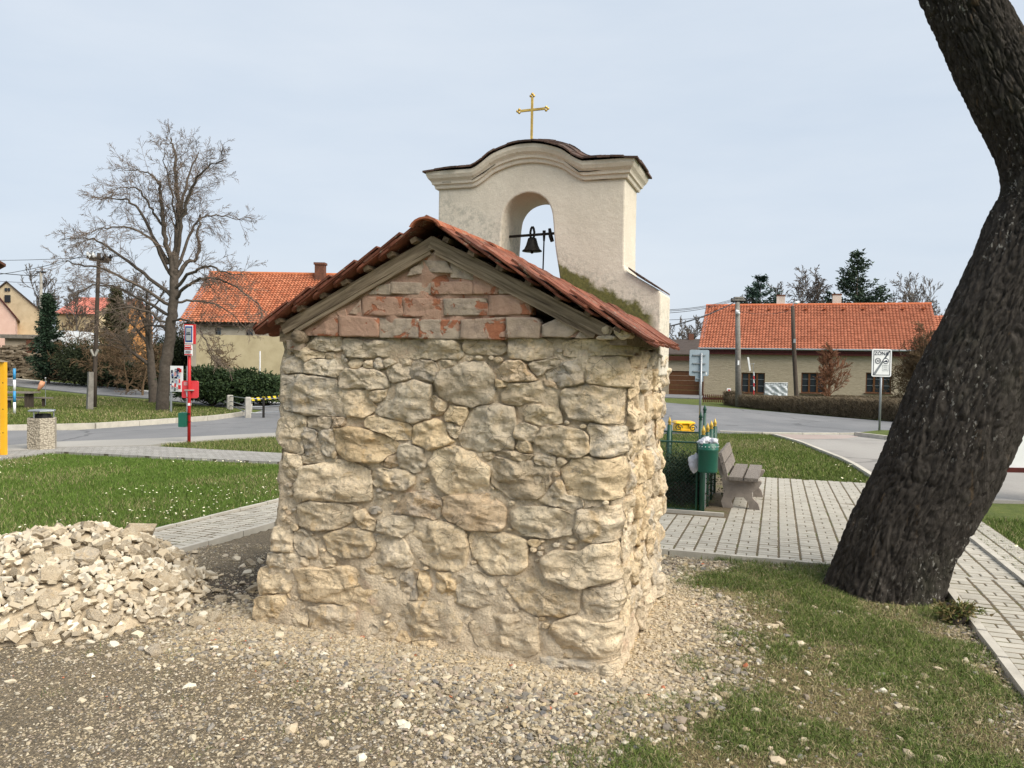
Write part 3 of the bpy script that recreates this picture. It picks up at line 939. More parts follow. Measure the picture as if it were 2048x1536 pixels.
# ---- a stone: an outline on a wall, swollen to a rough-hewn lump
def chaikin(p, it=2):
    for _ in range(it):
        q = []
        for i in range(len(p)):
            a, b = p[i], p[(i + 1) % len(p)]
            q.append((.83 * a[0] + .17 * b[0], .83 * a[1] + .17 * b[1])); q.append((.17 * a[0] + .83 * b[0], .17 * a[1] + .83 * b[1]))
        p = q
    return p
def resample(p, n):
    d = [0]
    for i in range(len(p)):
        a, b = p[i], p[(i + 1) % len(p)]; d.append(d[-1] + math.hypot(b[0] - a[0], b[1] - a[1]))
    out = []
    i = 0
    for k in range(n):
        q = d[-1] * k / n
        while d[i + 1] < q: i += 1
        f = (q - d[i]) / max(d[i + 1] - d[i], 1e-9); a, b = p[i], p[(i + 1) % len(p)]
        out.append((a[0] + (b[0] - a[0]) * f, a[1] + (b[1] - a[1]) * f))
    return out
def stone(poly, tomap, rng, bulge, depth=.10, n=30, flat=False, name='stone', mat=None, sides=1, smooth_it=2, rough=1.0, parent=None):
    """poly: outline (a, b) on a wall; tomap(a, b, d) gives the world point d metres proud of it"""
    if sum(poly[i][0] * poly[(i + 1) % len(poly)][1] - poly[(i + 1) % len(poly)][0] * poly[i][1] for i in range(len(poly))) < 0:
        poly = poly[::-1]
    o = resample(chaikin(poly, smooth_it) if smooth_it else poly, n)
    ca = sum(p[0] for p in o) / n; cb = sum(p[1] for p in o) / n
    size = max(max(p[0] for p in o) - min(p[0] for p in o), max(p[1] for p in o) - min(p[1] for p in o))
    sd = Vector((rng.uniform(-50, 50), rng.uniform(-50, 50), rng.uniform(-50, 50)))
    planes = []
    for _ in range(rng.randint(4, 7)):
        an = rng.uniform(0, 2 * math.pi); planes.append((math.cos(an), math.sin(an), rng.uniform(.02, .34) * size, rng.uniform(.10, .55)))
    tilt = (rng.gauss(0, .05), rng.gauss(0, .05))
    if flat:
        prof = [(1.0, -depth), (1.0, 0.0), (.985, .75), (.955, 1.0), (.80, 1.0), (.6, 1.0), (.4, 1.0), (.2, 1.0)]
        planes = planes[:1]; tilt = (0, 0)
    else:
        prof = [(.97, -depth)]
        for k in range(1, sides): prof.append((.985 + .02 * math.sin(3.1 * k / sides), -depth * (1 - k / sides)))
        prof += [(1.0, -.004), (1.0, .42), (.99, .72), (.955, .92), (.87, .98), (.74, 1.0), (.6, 1.0), (.47, 1.0), (.34, 1.0), (.21, 1.0), (.1, 1.0)]
    vs = []
    for (s, e) in prof:
        for (a, b) in o:
            A = ca + (a - ca) * s; B = cb + (b - cb) * s
            q = Vector((A, B, e * .1)) + sd
            if s < .999 or e >= 0:
                wob = .016 * rough * mnoise.noise(q * 13)
                A += wob * (a - ca) / (size * .5); B += .016 * rough * mnoise.noise(q * 13 + Vector((7, 3, 1))) * (b - cb) / (size * .5)
            if e <= 0: d = e + (.012 * rough * mnoise.noise(q * 11) if e < 0 and sides > 1 else 0)
            else:
                d = bulge * e + (tilt[0] * (A - ca) + tilt[1] * (B - cb)) * e
                cut = 0
                for (x, y, off, k) in planes: cut += max(0, (A - ca) * x + (B - cb) * y - off) * k
                d -= min(cut, bulge * .75) * e
                d += e * rough * (.024 * mnoise.fractal(Vector((q.x * 6, q.y * 10, q.z * 6)), .9, 2.1, 5) * (.5 if flat else 1) * min(1, size / .2) + (.0 if flat else .016 * (.32 - abs(mnoise.noise(Vector((q.x * 12, q.y * 19, q.z * 9 + 3.3))))) * min(1, size / .2)) + .006 * mnoise.noise(q * 34))
            vs.append(tomap(A, B, d))
    vs.append(tomap(ca, cb, bulge + .01 * mnoise.noise(sd)))
    F = []
    m = len(prof)
    for i in range(m - 1):
        for k in range(n):
            j = (k + 1) % n
            F.append((i * n + k, i * n + j, (i + 1) * n + j, (i + 1) * n + k))
    for k in range(n):
        F.append(((m - 1) * n + k, (m - 1) * n + (k + 1) % n, m * n))
    mb = MB(); mb.v = [tuple(v) for v in vs]; mb.f = F
    return mb.build(name, mat or M_STONE, parent or chapel, smooth=True)

def map_back(a, b, d):
    r = corner_r(b)
    if a - UR >= r: return pos(a, back_w(b) - d, b)
    e = max(a - UR, 0.0); c = min(max((r - e) / r, 0.0), 1.0); s = math.sqrt(max(0.0, 1 - c * c))     # outward normal on the rounded corner
    return pos(UR + e - d * c - .25 * flare(b) * c, back_w(b) + arc(e, r) - d * s, b)
def map_right(a, b, d):
    r = corner_r(b); o = arc(a - .03 - .03 * b, r) if a - .03 - .03 * b < r else 0.0
    return pos(UR + o - d - .25 * flare(b), a, b)

# outlines of the stones of the rear wall, in pixels of enlarged crops: (left, top, scale)
CROPS = {'A': (500, 660, 4.6545), 'B': (900, 660, 4.2667), 'F': (480, 980, 4.4522), 'G': (900, 1000, 4.2667), 'S': (0, 0, 1.0),
         'K': (480, 400, 3.9385), 'L': (900, 400, 4.096)}
STONES = """
A 560,75,790,70,780,170,640,200,470,170
A 400,200,470,180,630,210,620,250,470,275,390,240
A 635,215,720,210,720,270,660,275
A 815,90,1320,130,1340,200,1200,240,1000,240,860,230,830,160
A 1365,110,1560,90,1880,110,1940,170,1920,250,1600,270,1370,250
A 285,270,440,265,450,390,275,400
A 460,320,540,265,730,280,760,340,830,380,740,420,560,420,460,400
A 870,310,980,280,1000,320,900,360
A 1000,300,1070,295,1080,350,1010,350
A 1080,310,1160,260,1180,340,1100,355
A 1180,330,1230,280,1290,300,1260,340
A 1360,285,1440,285,1440,325,1370,320
A 1240,330,1430,330,1440,440,1400,475,1260,470
A 1450,310,1530,275,1650,290,1690,350,1690,460,1560,465,1450,440
A 1700,290,1860,285,1870,330,1720,340
A 780,400,850,370,1110,370,1220,470,1240,530,1150,545,930,545,790,530
A 250,430,430,405,640,440,740,480,810,700,800,790,640,790,430,780,300,740,245,640
A 770,580,830,570,820,680,770,640
A 810,620,900,555,1040,560,1070,620,1100,720,1060,790,880,790,830,740
A 1070,600,1130,570,1210,565,1210,620,1110,670,1070,650
A 1120,770,1200,680,1250,560,1370,490,1500,475,1640,520,1630,700,1640,830,1440,850,1270,830,1140,800
A 1610,660,1720,635,1770,680,1760,760,1650,795,1610,740
S 866,752,880,742,925,728,958,728,976,752,978,790,974,808,935,812,905,806,868,795,872,775
A 1790,780,1830,720,1970,730,1960,830,1920,870,1810,860
A 1800,890,1850,870,1920,880,1910,990,1840,1000,1810,950
A 270,790,460,800,460,880,440,1000,450,1130,330,1140,240,1050,215,960,230,860
A 480,850,530,825,700,830,710,870,690,920,600,925,500,890
A 720,830,840,830,830,900,730,895
A 1030,900,1070,810,1200,820,1430,890,1470,930,1440,1010,1330,1010,1200,950
A 1460,1000,1500,920,1540,870,1680,850,1760,890,1800,960,1850,1040,1720,1090,1590,1100,1480,1060
A 450,940,540,940,570,1010,560,1160,470,1160,445,1060
A 575,1010,640,950,730,940,750,1100,750,1200,650,1160,590,1090
A 740,930,840,915,1150,970,1270,1030,1330,1090,1310,1140,1200,1220,1080,1220,870,1200,760,1120
A 1200,1260,1250,1190,1330,1170,1330,1260,1260,1300
A 1365,1100,1480,1070,1590,1110,1560,1200,1600,1280,1500,1320,1370,1280,1350,1200
S 856,925,866,902,900,898,935,905,958,930,968,938,966,975,945,992,900,988,870,972
S 592,940,640,925,690,928,725,945,732,965,732,1000,640,1005,590,1000,586,970
A 1090,1370,1140,1320,1290,1310,1420,1330,1480,1370,1490,1430,1420,1480,1250,1480,1130,1440
A 290,1170,430,1180,440,1240,410,1300,420,1400,330,1380,285,1290
A 440,1170,600,1190,750,1200,750,1235,560,1240,450,1240
B 80,90,380,85,440,170,390,195,240,190,90,180
B 470,90,760,90,830,120,820,220,700,240,490,225,470,170
B 370,360,450,290,570,270,640,330,710,420,560,435,360,430
B 640,300,760,270,880,260,900,300,800,340,720,370,670,350
B 780,370,860,330,1050,275,1120,300,1110,450,1010,490,880,460
B 360,430,470,430,460,480,360,475
B 410,540,480,470,740,450,830,490,870,570,880,650,800,640,680,590,560,630,430,620
B 780,440,860,450,870,490,800,480
B 600,720,640,680,750,650,880,680,920,790,800,810,620,770
B 50,920,100,800,200,660,330,640,500,680,510,850,510,1020,370,1030,100,1030
B 530,830,620,810,740,860,720,930,620,960,530,930
B 560,960,640,950,660,1040,590,1060,550,1010
B 690,940,760,850,850,830,1080,880,1160,920,1150,1040,1080,1085,900,1070,760,1000
B 340,1120,400,1090,700,1140,800,1200,830,1290,800,1410,720,1430,500,1430,340,1300
B 690,1090,870,1090,860,1160,720,1160
B 360,1060,480,1040,670,1080,650,1130,480,1120
B 220,1070,330,1050,330,1110,250,1120
B 880,1110,930,1080,970,1130,920,1160
B 760,1460,830,1370,900,1310,960,1330,970,1420,1080,1430,1100,1510,1000,1536,860,1500
F 500,160,600,100,900,140,990,170,960,270,850,340,640,350,510,310
F 990,240,1060,200,1160,290,1150,360,1030,310
F 1190,290,1300,260,1500,270,1490,350,1420,410,1280,400,1200,350
F 1350,200,1450,60,1600,40,1760,100,1770,220,1690,260,1570,220,1420,210
S 880,1000,920,990,960,990,1003,1020,1003,1050,985,1068,950,1062,900,1048,880,1030
F 270,360,400,350,440,440,430,550,260,540
F 460,400,540,380,640,500,660,600,540,590,460,500
F 740,420,900,370,1130,380,1180,500,1120,590,900,590,770,540
F 1200,420,1400,430,1500,600,1490,680,1350,690,1200,640
F 1490,520,1540,370,1700,310,1950,340,2000,480,1980,680,1900,720,1750,710,1600,630
F 230,590,370,580,380,700,240,700
F 390,590,470,600,440,650,390,680
F 480,610,580,600,580,660,500,670
F 640,640,800,630,820,690,720,700
F 1120,710,1350,690,1360,770,1310,800,1150,790
F 165,720,430,730,440,850,420,910,180,920,155,820
F 480,720,1050,700,1120,830,1350,810,1390,900,1360,1050,1160,1100,850,1000,560,950
F 130,980,280,930,430,940,470,1050,450,1200,350,1210,180,1190,120,1080
F 620,1050,1000,1020,1110,1150,1100,1270,980,1340,850,1260,640,1230
F 1430,780,1480,740,1560,740,1570,980,1450,970
F 1580,750,1640,770,1670,850,1650,980,1580,980
F 1750,750,1900,740,1920,900,1960,990,1850,980,1760,900
F 1370,1010,1600,990,1880,1060,1950,1200,1930,1330,1700,1310,1540,1330,1400,1180
F 1110,1230,1180,1205,1250,1250,1230,1330,1150,1330
F 1260,1240,1350,1200,1400,1230,1380,1300,1300,1310
F 1400,1280,1480,1260,1530,1330,1490,1360,1410,1340
F 1540,1340,1690,1340,1820,1370,1750,1410,1600,1400
F 470,1110,600,1100,610,1230,500,1230
G 510,130,600,85,950,90,1000,150,1010,290,850,320,620,300,530,220
G 130,330,220,280,440,310,620,370,630,560,560,630,340,640,200,480
G 400,680,480,650,540,680,490,745
G 40,660,230,640,350,700,460,930,350,930,230,910,50,860
G 490,760,560,690,700,690,900,740,1090,810,1080,950,950,990,740,970,600,900
G 170,1060,300,1010,520,1000,720,1020,740,1140,740,1290,600,1320,330,1290,220,1180
G 800,1340,1000,1370,1240,1390,1240,1440,1060,1430,820,1400
"""
QUOINS = """
B 945,120,1050,95,1500,95,1580,130,1570,210,1430,190,1150,215,960,200
B 1120,240,1380,240,1500,320,1540,420,1500,490,1300,490,1130,430
B 940,560,960,500,1110,490,1440,500,1490,600,1490,760,1420,790,1270,790,1120,760,1000,740
B 1180,800,1280,830,1330,860,1500,870,1520,960,1480,1060,1380,1085,1210,1090,1170,960
B 950,1200,1010,1120,1480,1110,1530,1200,1530,1360,1440,1440,1200,1440,990,1420,960,1320
G 1080,110,1190,90,1440,100,1480,230,1430,340,1250,380,1120,350,1080,250
G 1100,470,1200,400,1400,400,1440,520,1420,690,1250,720,1060,740,800,650,780,520,880,460
G 1130,790,1250,750,1460,740,1500,850,1470,990,1350,1040,1200,1020,1150,920
G 830,1180,900,1060,1040,1010,1220,1050,1400,1060,1460,1150,1450,1320,1300,1380,1100,1340,900,1330,840,1260
G 1240,1400,1400,1390,1440,1440,1410,1510,1260,1490
"""
def read(txt):
    out = []
    for ln in txt.strip().splitlines():
        k, c = ln.split(' '); c = [float(x) for x in c.split(',')]
        x0, y0, s = CROPS[k]
        out.append([on_back(x0 + c[i] / s, y0 + c[i + 1] / s, .0) for i in range(0, len(c), 2)])
    return out
rg = random.Random(11)
def tighten(polys, gap, most, fixed=()):
    """let every outline grow until only a thin joint is left to its neighbours"""
    P_ = [densify(p, .03) for p in polys]
    bbs = lambda p: (min(q[0] for q in p), max(q[0] for q in p), min(q[1] for q in p), max(q[1] for q in p))
    for step in range(int(most / .003)):
        B = [bbs(p) for p in P_]
        for a in range(len(P_)):
            p = P_[a]; n = len(p); cu_ = sum(q[0] for q in p) / n; cz_ = sum(q[1] for q in p) / n
            nb = [P_[b] for b in range(len(P_)) if b != a and B[b][0] < B[a][1] + .03 and B[b][1] > B[a][0] - .03 and B[b][2] < B[a][3] + .03 and B[b][3] > B[a][2] - .03]
            out = []
            for k in range(n):
                q = p[k]; t0, t1 = p[k - 1], p[(k + 1) % n]
                nx, nz = (t1[1] - t0[1]), -(t1[0] - t0[0]); L = math.hypot(nx, nz) or 1; nx, nz = nx / L, nz / L
                if nx * (q[0] - cu_) + nz * (q[1] - cz_) < 0: nx, nz = -nx, -nz
                t = (q[0] + nx * (.003 + gap), q[1] + nz * (.003 + gap))
                hit = any(in1(t, o) for o in nb) or not (-.03 < t[0] < 2.62)
                out.append(q if hit else (q[0] + nx * .003, q[1] + nz * .003))
            P_[a] = out
    return P_
def densify(p, L):
    out = []
    for i in range(len(p)):
        a, b = p[i], p[(i + 1) % len(p)]; k = max(1, int(math.hypot(b[0] - a[0], b[1] - a[1]) / L + .5))
        for j in range(k): out.append((a[0] + (b[0] - a[0]) * j / k, a[1] + (b[1] - a[1]) * j / k))
    return out
def in1(t, o):
    c = False; n = len(o); j = n - 1
    for i in range(n):
        if (o[i][1] > t[1]) != (o[j][1] > t[1]) and t[0] < (o[j][0] - o[i][0]) * (t[1] - o[i][1]) / (o[j][1] - o[i][1] + 1e-12) + o[i][0]: c = not c
        j = i
    return c
def grow(p, d):
    cu_ = sum(q[0] for q in p) / len(p); cz_ = sum(q[1] for q in p) / len(p)
    return [(q[0] + d * (q[0] - cu_) / max(math.hypot(q[0] - cu_, q[1] - cz_), 1e-6), q[1] + d * (q[1] - cz_) / max(math.hypot(q[0] - cu_, q[1] - cz_), 1e-6)) for q in p]
all_polys = []
raw_s, raw_q = read(STONES), read(QUOINS)
tight = tighten(raw_s + raw_q, .007, .019)
TINTS = [(1.03, 1.03, 1.03), (1.05, 1.03, .99), (.89, .91, .95), (.97, .98, .99), (1.02, .96, .85), (1.05, 1.01, .94), (1.05, .98, .93), (.86, .85, .84)]
TW = [28, 20, 12, 16, 6, 12, 3, 5]
SPECIAL = {0: 2, 5: 3, 12: 2, 13: 7, 16: 3, 20: 3, 22: 2, 25: 3, 49: 2, 62: 6, 63: 6, 70: 3, 91: 4, 66: 4, 76: 4, 77: 5, 79: 4, 80: 4, 81: 4, 85: 4}
rtint = random.Random(77)
def tint_stone(o, k=None):
    c = TINTS[k] if k is not None else rtint.choices(TINTS, TW)[0]
    v = rtint.uniform(.92, 1.06); o.color = (c[0] * v, c[1] * v, c[2] * v, 1)
    return o
for si, poly in enumerate(tight[:len(raw_s)]):
    all_polys.append(poly)
    cz = sum(p[1] for p in poly) / len(poly); cu = sum(p[0] for p in poly) / len(poly)
    wd = max(p[0] for p in poly) - min(p[0] for p in poly); ht = max(p[1] for p in poly) - min(p[1] for p in poly)
    low = cz < .72
    b = min(.046, .018 + .10 * min(wd, ht)) * (.7 if low else 1.0) * rg.uniform(.75, 1.25)
    dep = .26 if cu > 2.2 else .10
    tint_stone(stone(poly, map_back, rg, b, dep, 56, sides=3 if cu > 2.2 else 1, smooth_it=0, rough=1.25), SPECIAL.get(si))
for poly in tight[len(raw_s):]:
    all_polys.append(poly)
    # the outer side of a quoin stands a little proud of the side wall
    umin = min(p[0] for p in poly)
    tint_stone(stone(poly, map_back, rg, rg.uniform(.028, .042), rg.uniform(.06, .09), 56, sides=2, smooth_it=0, rough=1.25), rtint.choice((0, 1, 5, 0)))
# chips and pinning stones pressed into the joints
def covered(u, z, grow=0.0):
    for p in all_polys:
        if min(q[0] for q in p) - .05 < u < max(q[0] for q in p) + .05 and min(q[1] for q in p) - .05 < z < max(q[1] for q in p) + .05:
            if bool(in_poly(np.array(u), np.array(z), p)): return True
    return False
tries = 0; made = 0
while tries < 2600 and made < 110:
    tries += 1
    u, z = rg.uniform(.03, 2.42), rg.uniform(.05, 1.93)
    r = rg.uniform(.014, .046) * (1 if z > .7 else .75)
    if any(covered(u + r * 1.15 * math.cos(a), z + r * .75 * math.sin(a)) for a in (0, 1.05, 2.1, 3.14, 4.2, 5.2)) or covered(u, z): continue
    k = rg.randint(5, 7)
    poly = [(u + r * 1.15 * rg.uniform(.75, 1.1) * math.cos(2 * math.pi * i / k), z + r * .75 * rg.uniform(.75, 1.1) * math.sin(2 * math.pi * i / k)) for i in range(k)]
    all_polys.append(poly); made += 1
    tint_stone(stone(poly, map_back, rg, rg.uniform(.012, .030), .05, 14, smooth_it=1, rough=.8))

# ---- the side wall that the sun reaches: random rubble in rough courses
rs = random.Random(5)
z = -.02; row = 0
while z < 1.86:
    hh = rs.uniform(.13, .24)
    if z + hh > 1.88: hh = 1.93 - z
    t = corner_r(z + hh / 2) + .03 + .03 * z + rs.uniform(-.01, .06)
    while t < CD - .03:
        wd = rs.uniform(.12, .34)
        if t + wd > CD - .08: wd = CD + .02 - t
        j = lambda a: rs.uniform(-a, a)
        g = .010
        poly = [(t + g + j(.02), z + g + j(.03)), (t + wd * .5 + j(.03), z + g + j(.025)), (t + wd - g + j(.02), z + g + j(.03)), (t + wd - g + j(.015), z + hh * .5 + j(.02)),
                (t + wd - g + j(.02), z + hh - g + j(.03)), (t + wd * .5 + j(.03), z + hh - g + j(.025)), (t + g + j(.02), z + hh - g + j(.03)), (t + g + j(.015), z + hh * .5 + j(.02))]
        if rs.random() < .9:
            far = t + wd > CD - .02
            tint_stone(stone(poly, map_right, rs, rs.uniform(.018, .055), .16 if far else .08, 34, sides=3 if far else 1, smooth_it=0, rough=1.3), rtint.choice((0, 1, 5, 4, 0, 3)))
        t += wd
    z += hh; row += 1

# ---- bricks of the gable
BRICKS = """
K 545,1035,640,965,745,915,745,1068,545,1060
K 765,905,1065,930,1065,1075,765,1070
K 1077,930,1385,935,1385,1085,1077,1080
K 1395,940,1716,945,1716,1095,1395,1090
L 75,980,430,960,430,1140,75,1135
L 440,955,690,955,730,1000,718,1135,440,1130
L 735,1020,860,962,1040,1020,1060,1050,960,1130,735,1120
L 1060,1060,1170,1125,1060,1138,1010,1130
K 862,868,926,792,926,903,838,890
K 945,760,1255,760,1255,908,945,903
K 1265,770,1582,775,1582,913,1265,913
K 1592,775,1920,772,1920,903,1592,903
L 290,775,560,772,655,850,655,938,290,943
K 1065,680,1162,658,1162,738,990,738
K 1170,640,1480,650,1480,738,1170,733
K 1490,642,1800,640,1820,738,1490,738
L 180,602,300,622,370,720,360,758,180,758
L 392,702,535,758,400,758
K 1345,540,1408,502,1408,568,1305,588
K 1420,475,1600,482,1640,568,1420,558
K 1650,492,1740,542,1830,600,1800,618,1650,600
K 1435,462,1525,402,1640,480,1530,472
K 750,882,800,866,810,903,760,903
K 350,1110,450,1105,440,1180,360,1170
L 1000,870,1060,1000,1010,1010,870,965
"""
GW = .045                     # the brick face stands back from the stones
def map_gable(a, b, d): return pos(a, GW - d, b)
for i, poly in enumerate(read(BRICKS)):
    if i == 24: continue
    poly = grow(poly, (.013 if i >= 16 else .007) if i not in (5, 6, 7, 12) else -.002)
    stone(poly, map_gable, rg, rg.uniform(.010, .020), .09, 44, flat=True, name='brick', mat=M_BRICK, smooth_it=0, rough=.55)
EAVE = """
L 1240,1050,1300,1020,1310,1090,1230,1110
L 1340,1030,1470,1060,1480,1120,1400,1145,1350,1100
L 1200,1112,1360,1110,1360,1142,1200,1147
"""
for poly in read(EAVE):
    stone(poly, map_gable, rg, .05, .12, 22, smooth_it=1, rough=.9)
# mortar backing of the gable, with the hole where a brick has fallen out
RID_U, RID_Z, SL = 1.27, 2.655, .505     # ridge, height of the rafter line there, pitch
def build_gable_mortar():
    m = MB()
    hole = [on_back(x, y) for x, y in ((1052, 592), (1130, 622), (1126, 640), (1100, 648), (1080, 664), (1066, 650), (1056, 630))]
    us = np.arange(.02, 2.46, .03); zs = np.arange(1.995, 2.66, .025)
    V = {}; 
    def vid(i, j):
        if (i, j) not in V:
            u, z = us[i], zs[j]
            q = Vector((u * 8, z * 8, 3.3))
            V[(i, j)] = len(m.v)
            m.v.append(tuple(pos(u, GW + .004 - .022 * mnoise.fractal(q, 1, 2, 3), z)))
        return V[(i, j)]
    for i in range(len(us) - 1):
        for j in range(len(zs) - 1):
            uc, zc = (us[i] + us[i + 1]) / 2, (zs[j] + zs[j + 1]) / 2
            if zc > RID_Z - .03 - abs(uc - RID_U) * SL: continue
            if bool(in_poly(np.array(uc), np.array(zc), hole)): continue
            m.f.append((vid(i, j), vid(i + 1, j), vid(i + 1, j + 1), vid(i, j + 1)))
    return m.build('gable_mortar', M_BRICK, chapel, smooth=True)
build_gable_mortar()

# ---- timber of the roof
OV_L, OV_R = 2.60, -.15       # where the eaves end
W0 = -.075                    # the verge hangs over the rear wall
for sgn, ue in ((1, 2.40), (-1, .10)):
    L = abs(ue - RID_U)
    zt = lambda u: RID_Z - abs(u - RID_U) * SL
    e_ = RID_U - sgn * .012
    plank('rafter', pos(e_, GW - .012, zt(e_) - .050), pos(ue, GW - .012, zt(ue) - .050), .062, .076, Vector((0, 0, 1)), M_WOOD_OLD, chapel, warp=.003)
    plank('rafter_lath', pos(RID_U + sgn * .02, GW - .020, zt(RID_U) - .122), pos(ue - sgn * .10, GW - .016, zt(ue - sgn * .10) - .112), .040, .030, Vector((0, 0, 1)), M_WOOD_OLD, chapel, warp=.004)
    # hidden rafters further in
    for w in (.55, 1.05):
        plank('rafter', pos(RID_U, w, zt(RID_U) - .05), pos(ue, w, zt(ue) - .05), .07, .09, Vector((0, 0, 1)), M_WOOD_OLD, chapel)
# wall plates
MB().box(pos(.06, .66, 1.985), (.10, 1.25, .07), rz=RZ_ST).build('wall_plate', M_WOOD_OLD, chapel)
MB().box(pos(2.39, .66, 1.985), (.10, 1.25, .07), rz=RZ_ST).build('wall_plate', M_WOOD_OLD, chapel)
m = MB(); m.tube([pos(2.275, -.01, 1.985), pos(2.275, .3, 1.985)], .045, 12); m.build('pole_end', M_WOOD_OLD, chapel, smooth=True)

# ---- battens and two layers of flat tiles on each
TH = .014
def tile_mesh():
    m = MB()
    a, b = .088, .185          # half width, half length; the lower end is rounded
    out = [(-a, b)] + [(-a, -b + .06)] + [(-a * math.cos(q), -b + .06 - .06 * math.sin(q)) for q in (.5, 1.0, 1.57, 2.14, 2.64)] + [(a, -b + .06), (a, b)]
    out = [(x, y, -TH / 2 + .006 * (1 - (x / a) ** 2)) for x, y in out]
    m.prism(out, (0, 0, TH))
    me = bpy.data.meshes.new('roof_tile'); me.from_pydata(m.v, [], m.f)
    bm = bmesh.new(); bm.from_mesh(me); bmesh.ops.recalc_face_normals(bm, faces=bm.faces); bm.to_mesh(me); bm.free()
    me.materials.append(M_TILE)
    return me
ME_TILE = tile_mesh()
rt = random.Random(3)
NB = 7
for sgn, ue in ((1, OV_L), (-1, OV_R)):
    run = abs(ue - RID_U); length = run * math.hypot(1, SL)
    dn = (UU * sgn - Vector((0, 0, SL))).normalized()            # down the slope
    nrm = (UU * sgn * SL + Vector((0, 0, 1))).normalized()
    across = dn.cross(nrm).normalized()
    org = pos(RID_U, 0, RID_Z - .010)
    for k in range(NB):
        # a batten, its end showing at the verge
        q = .115 + (length - .345) * k / (NB - 1)
        e0, e1 = org + dn * q + WW * (W0 + .035 + rt.uniform(-.02, .015)) + nrm * .012, org + dn * q + WW * (W_BELL + .02) + nrm * .012
        plank('batten', e0, e1, .042 + rt.uniform(-.008, .008), .030, nrm, M_BATTEN, chapel)
        for lay_ in range(2):
            shift = .020 if lay_ == 0 else -.045
            for c in range(8):
                wpos = W0 + .09 + .172 * c + (.0 if lay_ == 0 else -.012) + rt.gauss(0, .004)
                if wpos > W_BELL + .02: continue
                # lower end of this row, measured down the slope
                low = q + .265 + shift + rt.gauss(0, .008)
                if low > length + .03: low = length + rt.uniform(-.01, .03)
                lift = .036 + lay_ * .0155 + rt.uniform(0, .003)
                tl = R(7.6) + rt.gauss(0, .012)
                X = across; Y = -dn
                rotm = Matrix((( X.x, Y.x, nrm.x), (X.y, Y.y, nrm.y), (X.z, Y.z, nrm.z))) @ Matrix.Rotation(tl, 3, 'X') @ Matrix.Rotation(rt.gauss(0, .012), 3, 'Z') @ Matrix.Rotation(rt.gauss(0, .01), 3, 'Y')
                ctr = org + dn * (low - .185) + WW * wpos + nrm * (lift + .008) - C0
                copy_mesh(ME_TILE, 'roof_tile', chapel, Matrix.Translation(ctr) @ rotm.to_4x4())
# ridge tiles: half pipes lapping one over the other
def ridge_tile():
    m = MB(); n = 9; L = .30
    vs = []
    for (y, r) in ((-L / 2, .115), (L / 2, .098)):
        for rr in (r, r - .016):
            for i in range(n):
                a = math.pi * (.10 + .80 * i / (n - 1))
                vs.append((rr * math.cos(a), y, rr * math.sin(a) * .78))
    fs = []
    for i in range(n - 1):
        fs += [(i, i + 1, 2 * n + i + 1, 2 * n + i), (n + i + 1, n + i, 3 * n + i, 3 * n + i + 1), (i + 1, i, n + i, n + i + 1), (2 * n + i, 2 * n + i + 1, 3 * n + i + 1, 3 * n + i)]
    fs += [(0, 2 * n, 3 * n, n), (n - 1, 2 * n - 1, 4 * n - 1, 3 * n - 1)]
    m.add(vs, fs)
    me = bpy.data.meshes.new('ridge_tile'); me.from_pydata(m.v, [], m.f)
    bm = bmesh.new(); bm.from_mesh(me); bmesh.ops.recalc_face_normals(bm, faces=bm.faces); bm.to_mesh(me); bm.free()
    me.materials.append(M_RIDGE)
    return me
ME_RIDGE = ridge_tile()
for k in range(6):
    p = pos(RID_U + rt.gauss(0, .006), W0 + .11 + .245 * k, RID_Z - .002 + rt.uniform(-.003, .006)) - C0
    copy_mesh(ME_RIDGE, 'ridge_tile', chapel, Matrix.Translation(p) @ Matrix.Rotation(RZ_ST + rt.gauss(0, .02), 4, 'Z') @ Matrix.Rotation(R(3.5), 4, 'X'))

# ---- the bell gable
BC = 1.083                      # its middle along the wall
def on_bell(px, py):
    return on_back(px, py, W_BELL)
bl, br = on_bell(877, 385)[0], on_bell(1250, 400)[0]
BH = (bl - br) / 2; BCU = (bl + br) / 2
zc_l = on_bell(900, 382)[1]; zc_r = on_bell(1240, 353)[1]
ZC = (zc_l + zc_r) / 2            # underside of the cornice at the flat ends
def crown(x):
    """height of the cornice line over its flat ends; x from the middle"""
    a = abs(x); h0, r0, r1 = .165, .30, .46
    if a >= r1: return 0.0
    R0 = 0.42
    v = h0 * (1 - (a / r1) ** 2) if a < r0 else h0 * (1 - (r0 / r1) ** 2) * ((r1 - a) / (r1 - r0)) ** 1.35
    return v
op_l = [on_bell(x, y) for x, y in ((996, 560), (1000, 500), (1005, 430), (1012, 412), (1024, 397), (1040, 388))]
op_r = [on_bell(x, y) for x, y in ((1058, 384), (1078, 388), (1094, 400), (1103, 418), (1106, 440), (1109, 490), (1118, 545), (1122, 575))]
def round_arch():
    global op_l, op_r
    p = op_l + op_r
    for _ in range(2):
        q = [p[0]]
        for i in range(len(p) - 1):
            a, b = p[i], p[i + 1]
            q += [(.75 * a[0] + .25 * b[0], .75 * a[1] + .25 * b[1]), (.25 * a[0] + .75 * b[0], .25 * a[1] + .75 * b[1])]
        p = q + [p[-1]]
    k = max(range(len(p)), key=lambda i: p[i][1])
    op_l, op_r = p[:k], p[k:]
arch_l, arch_r = op_l[2][0], op_r[4][0]
round_arch()
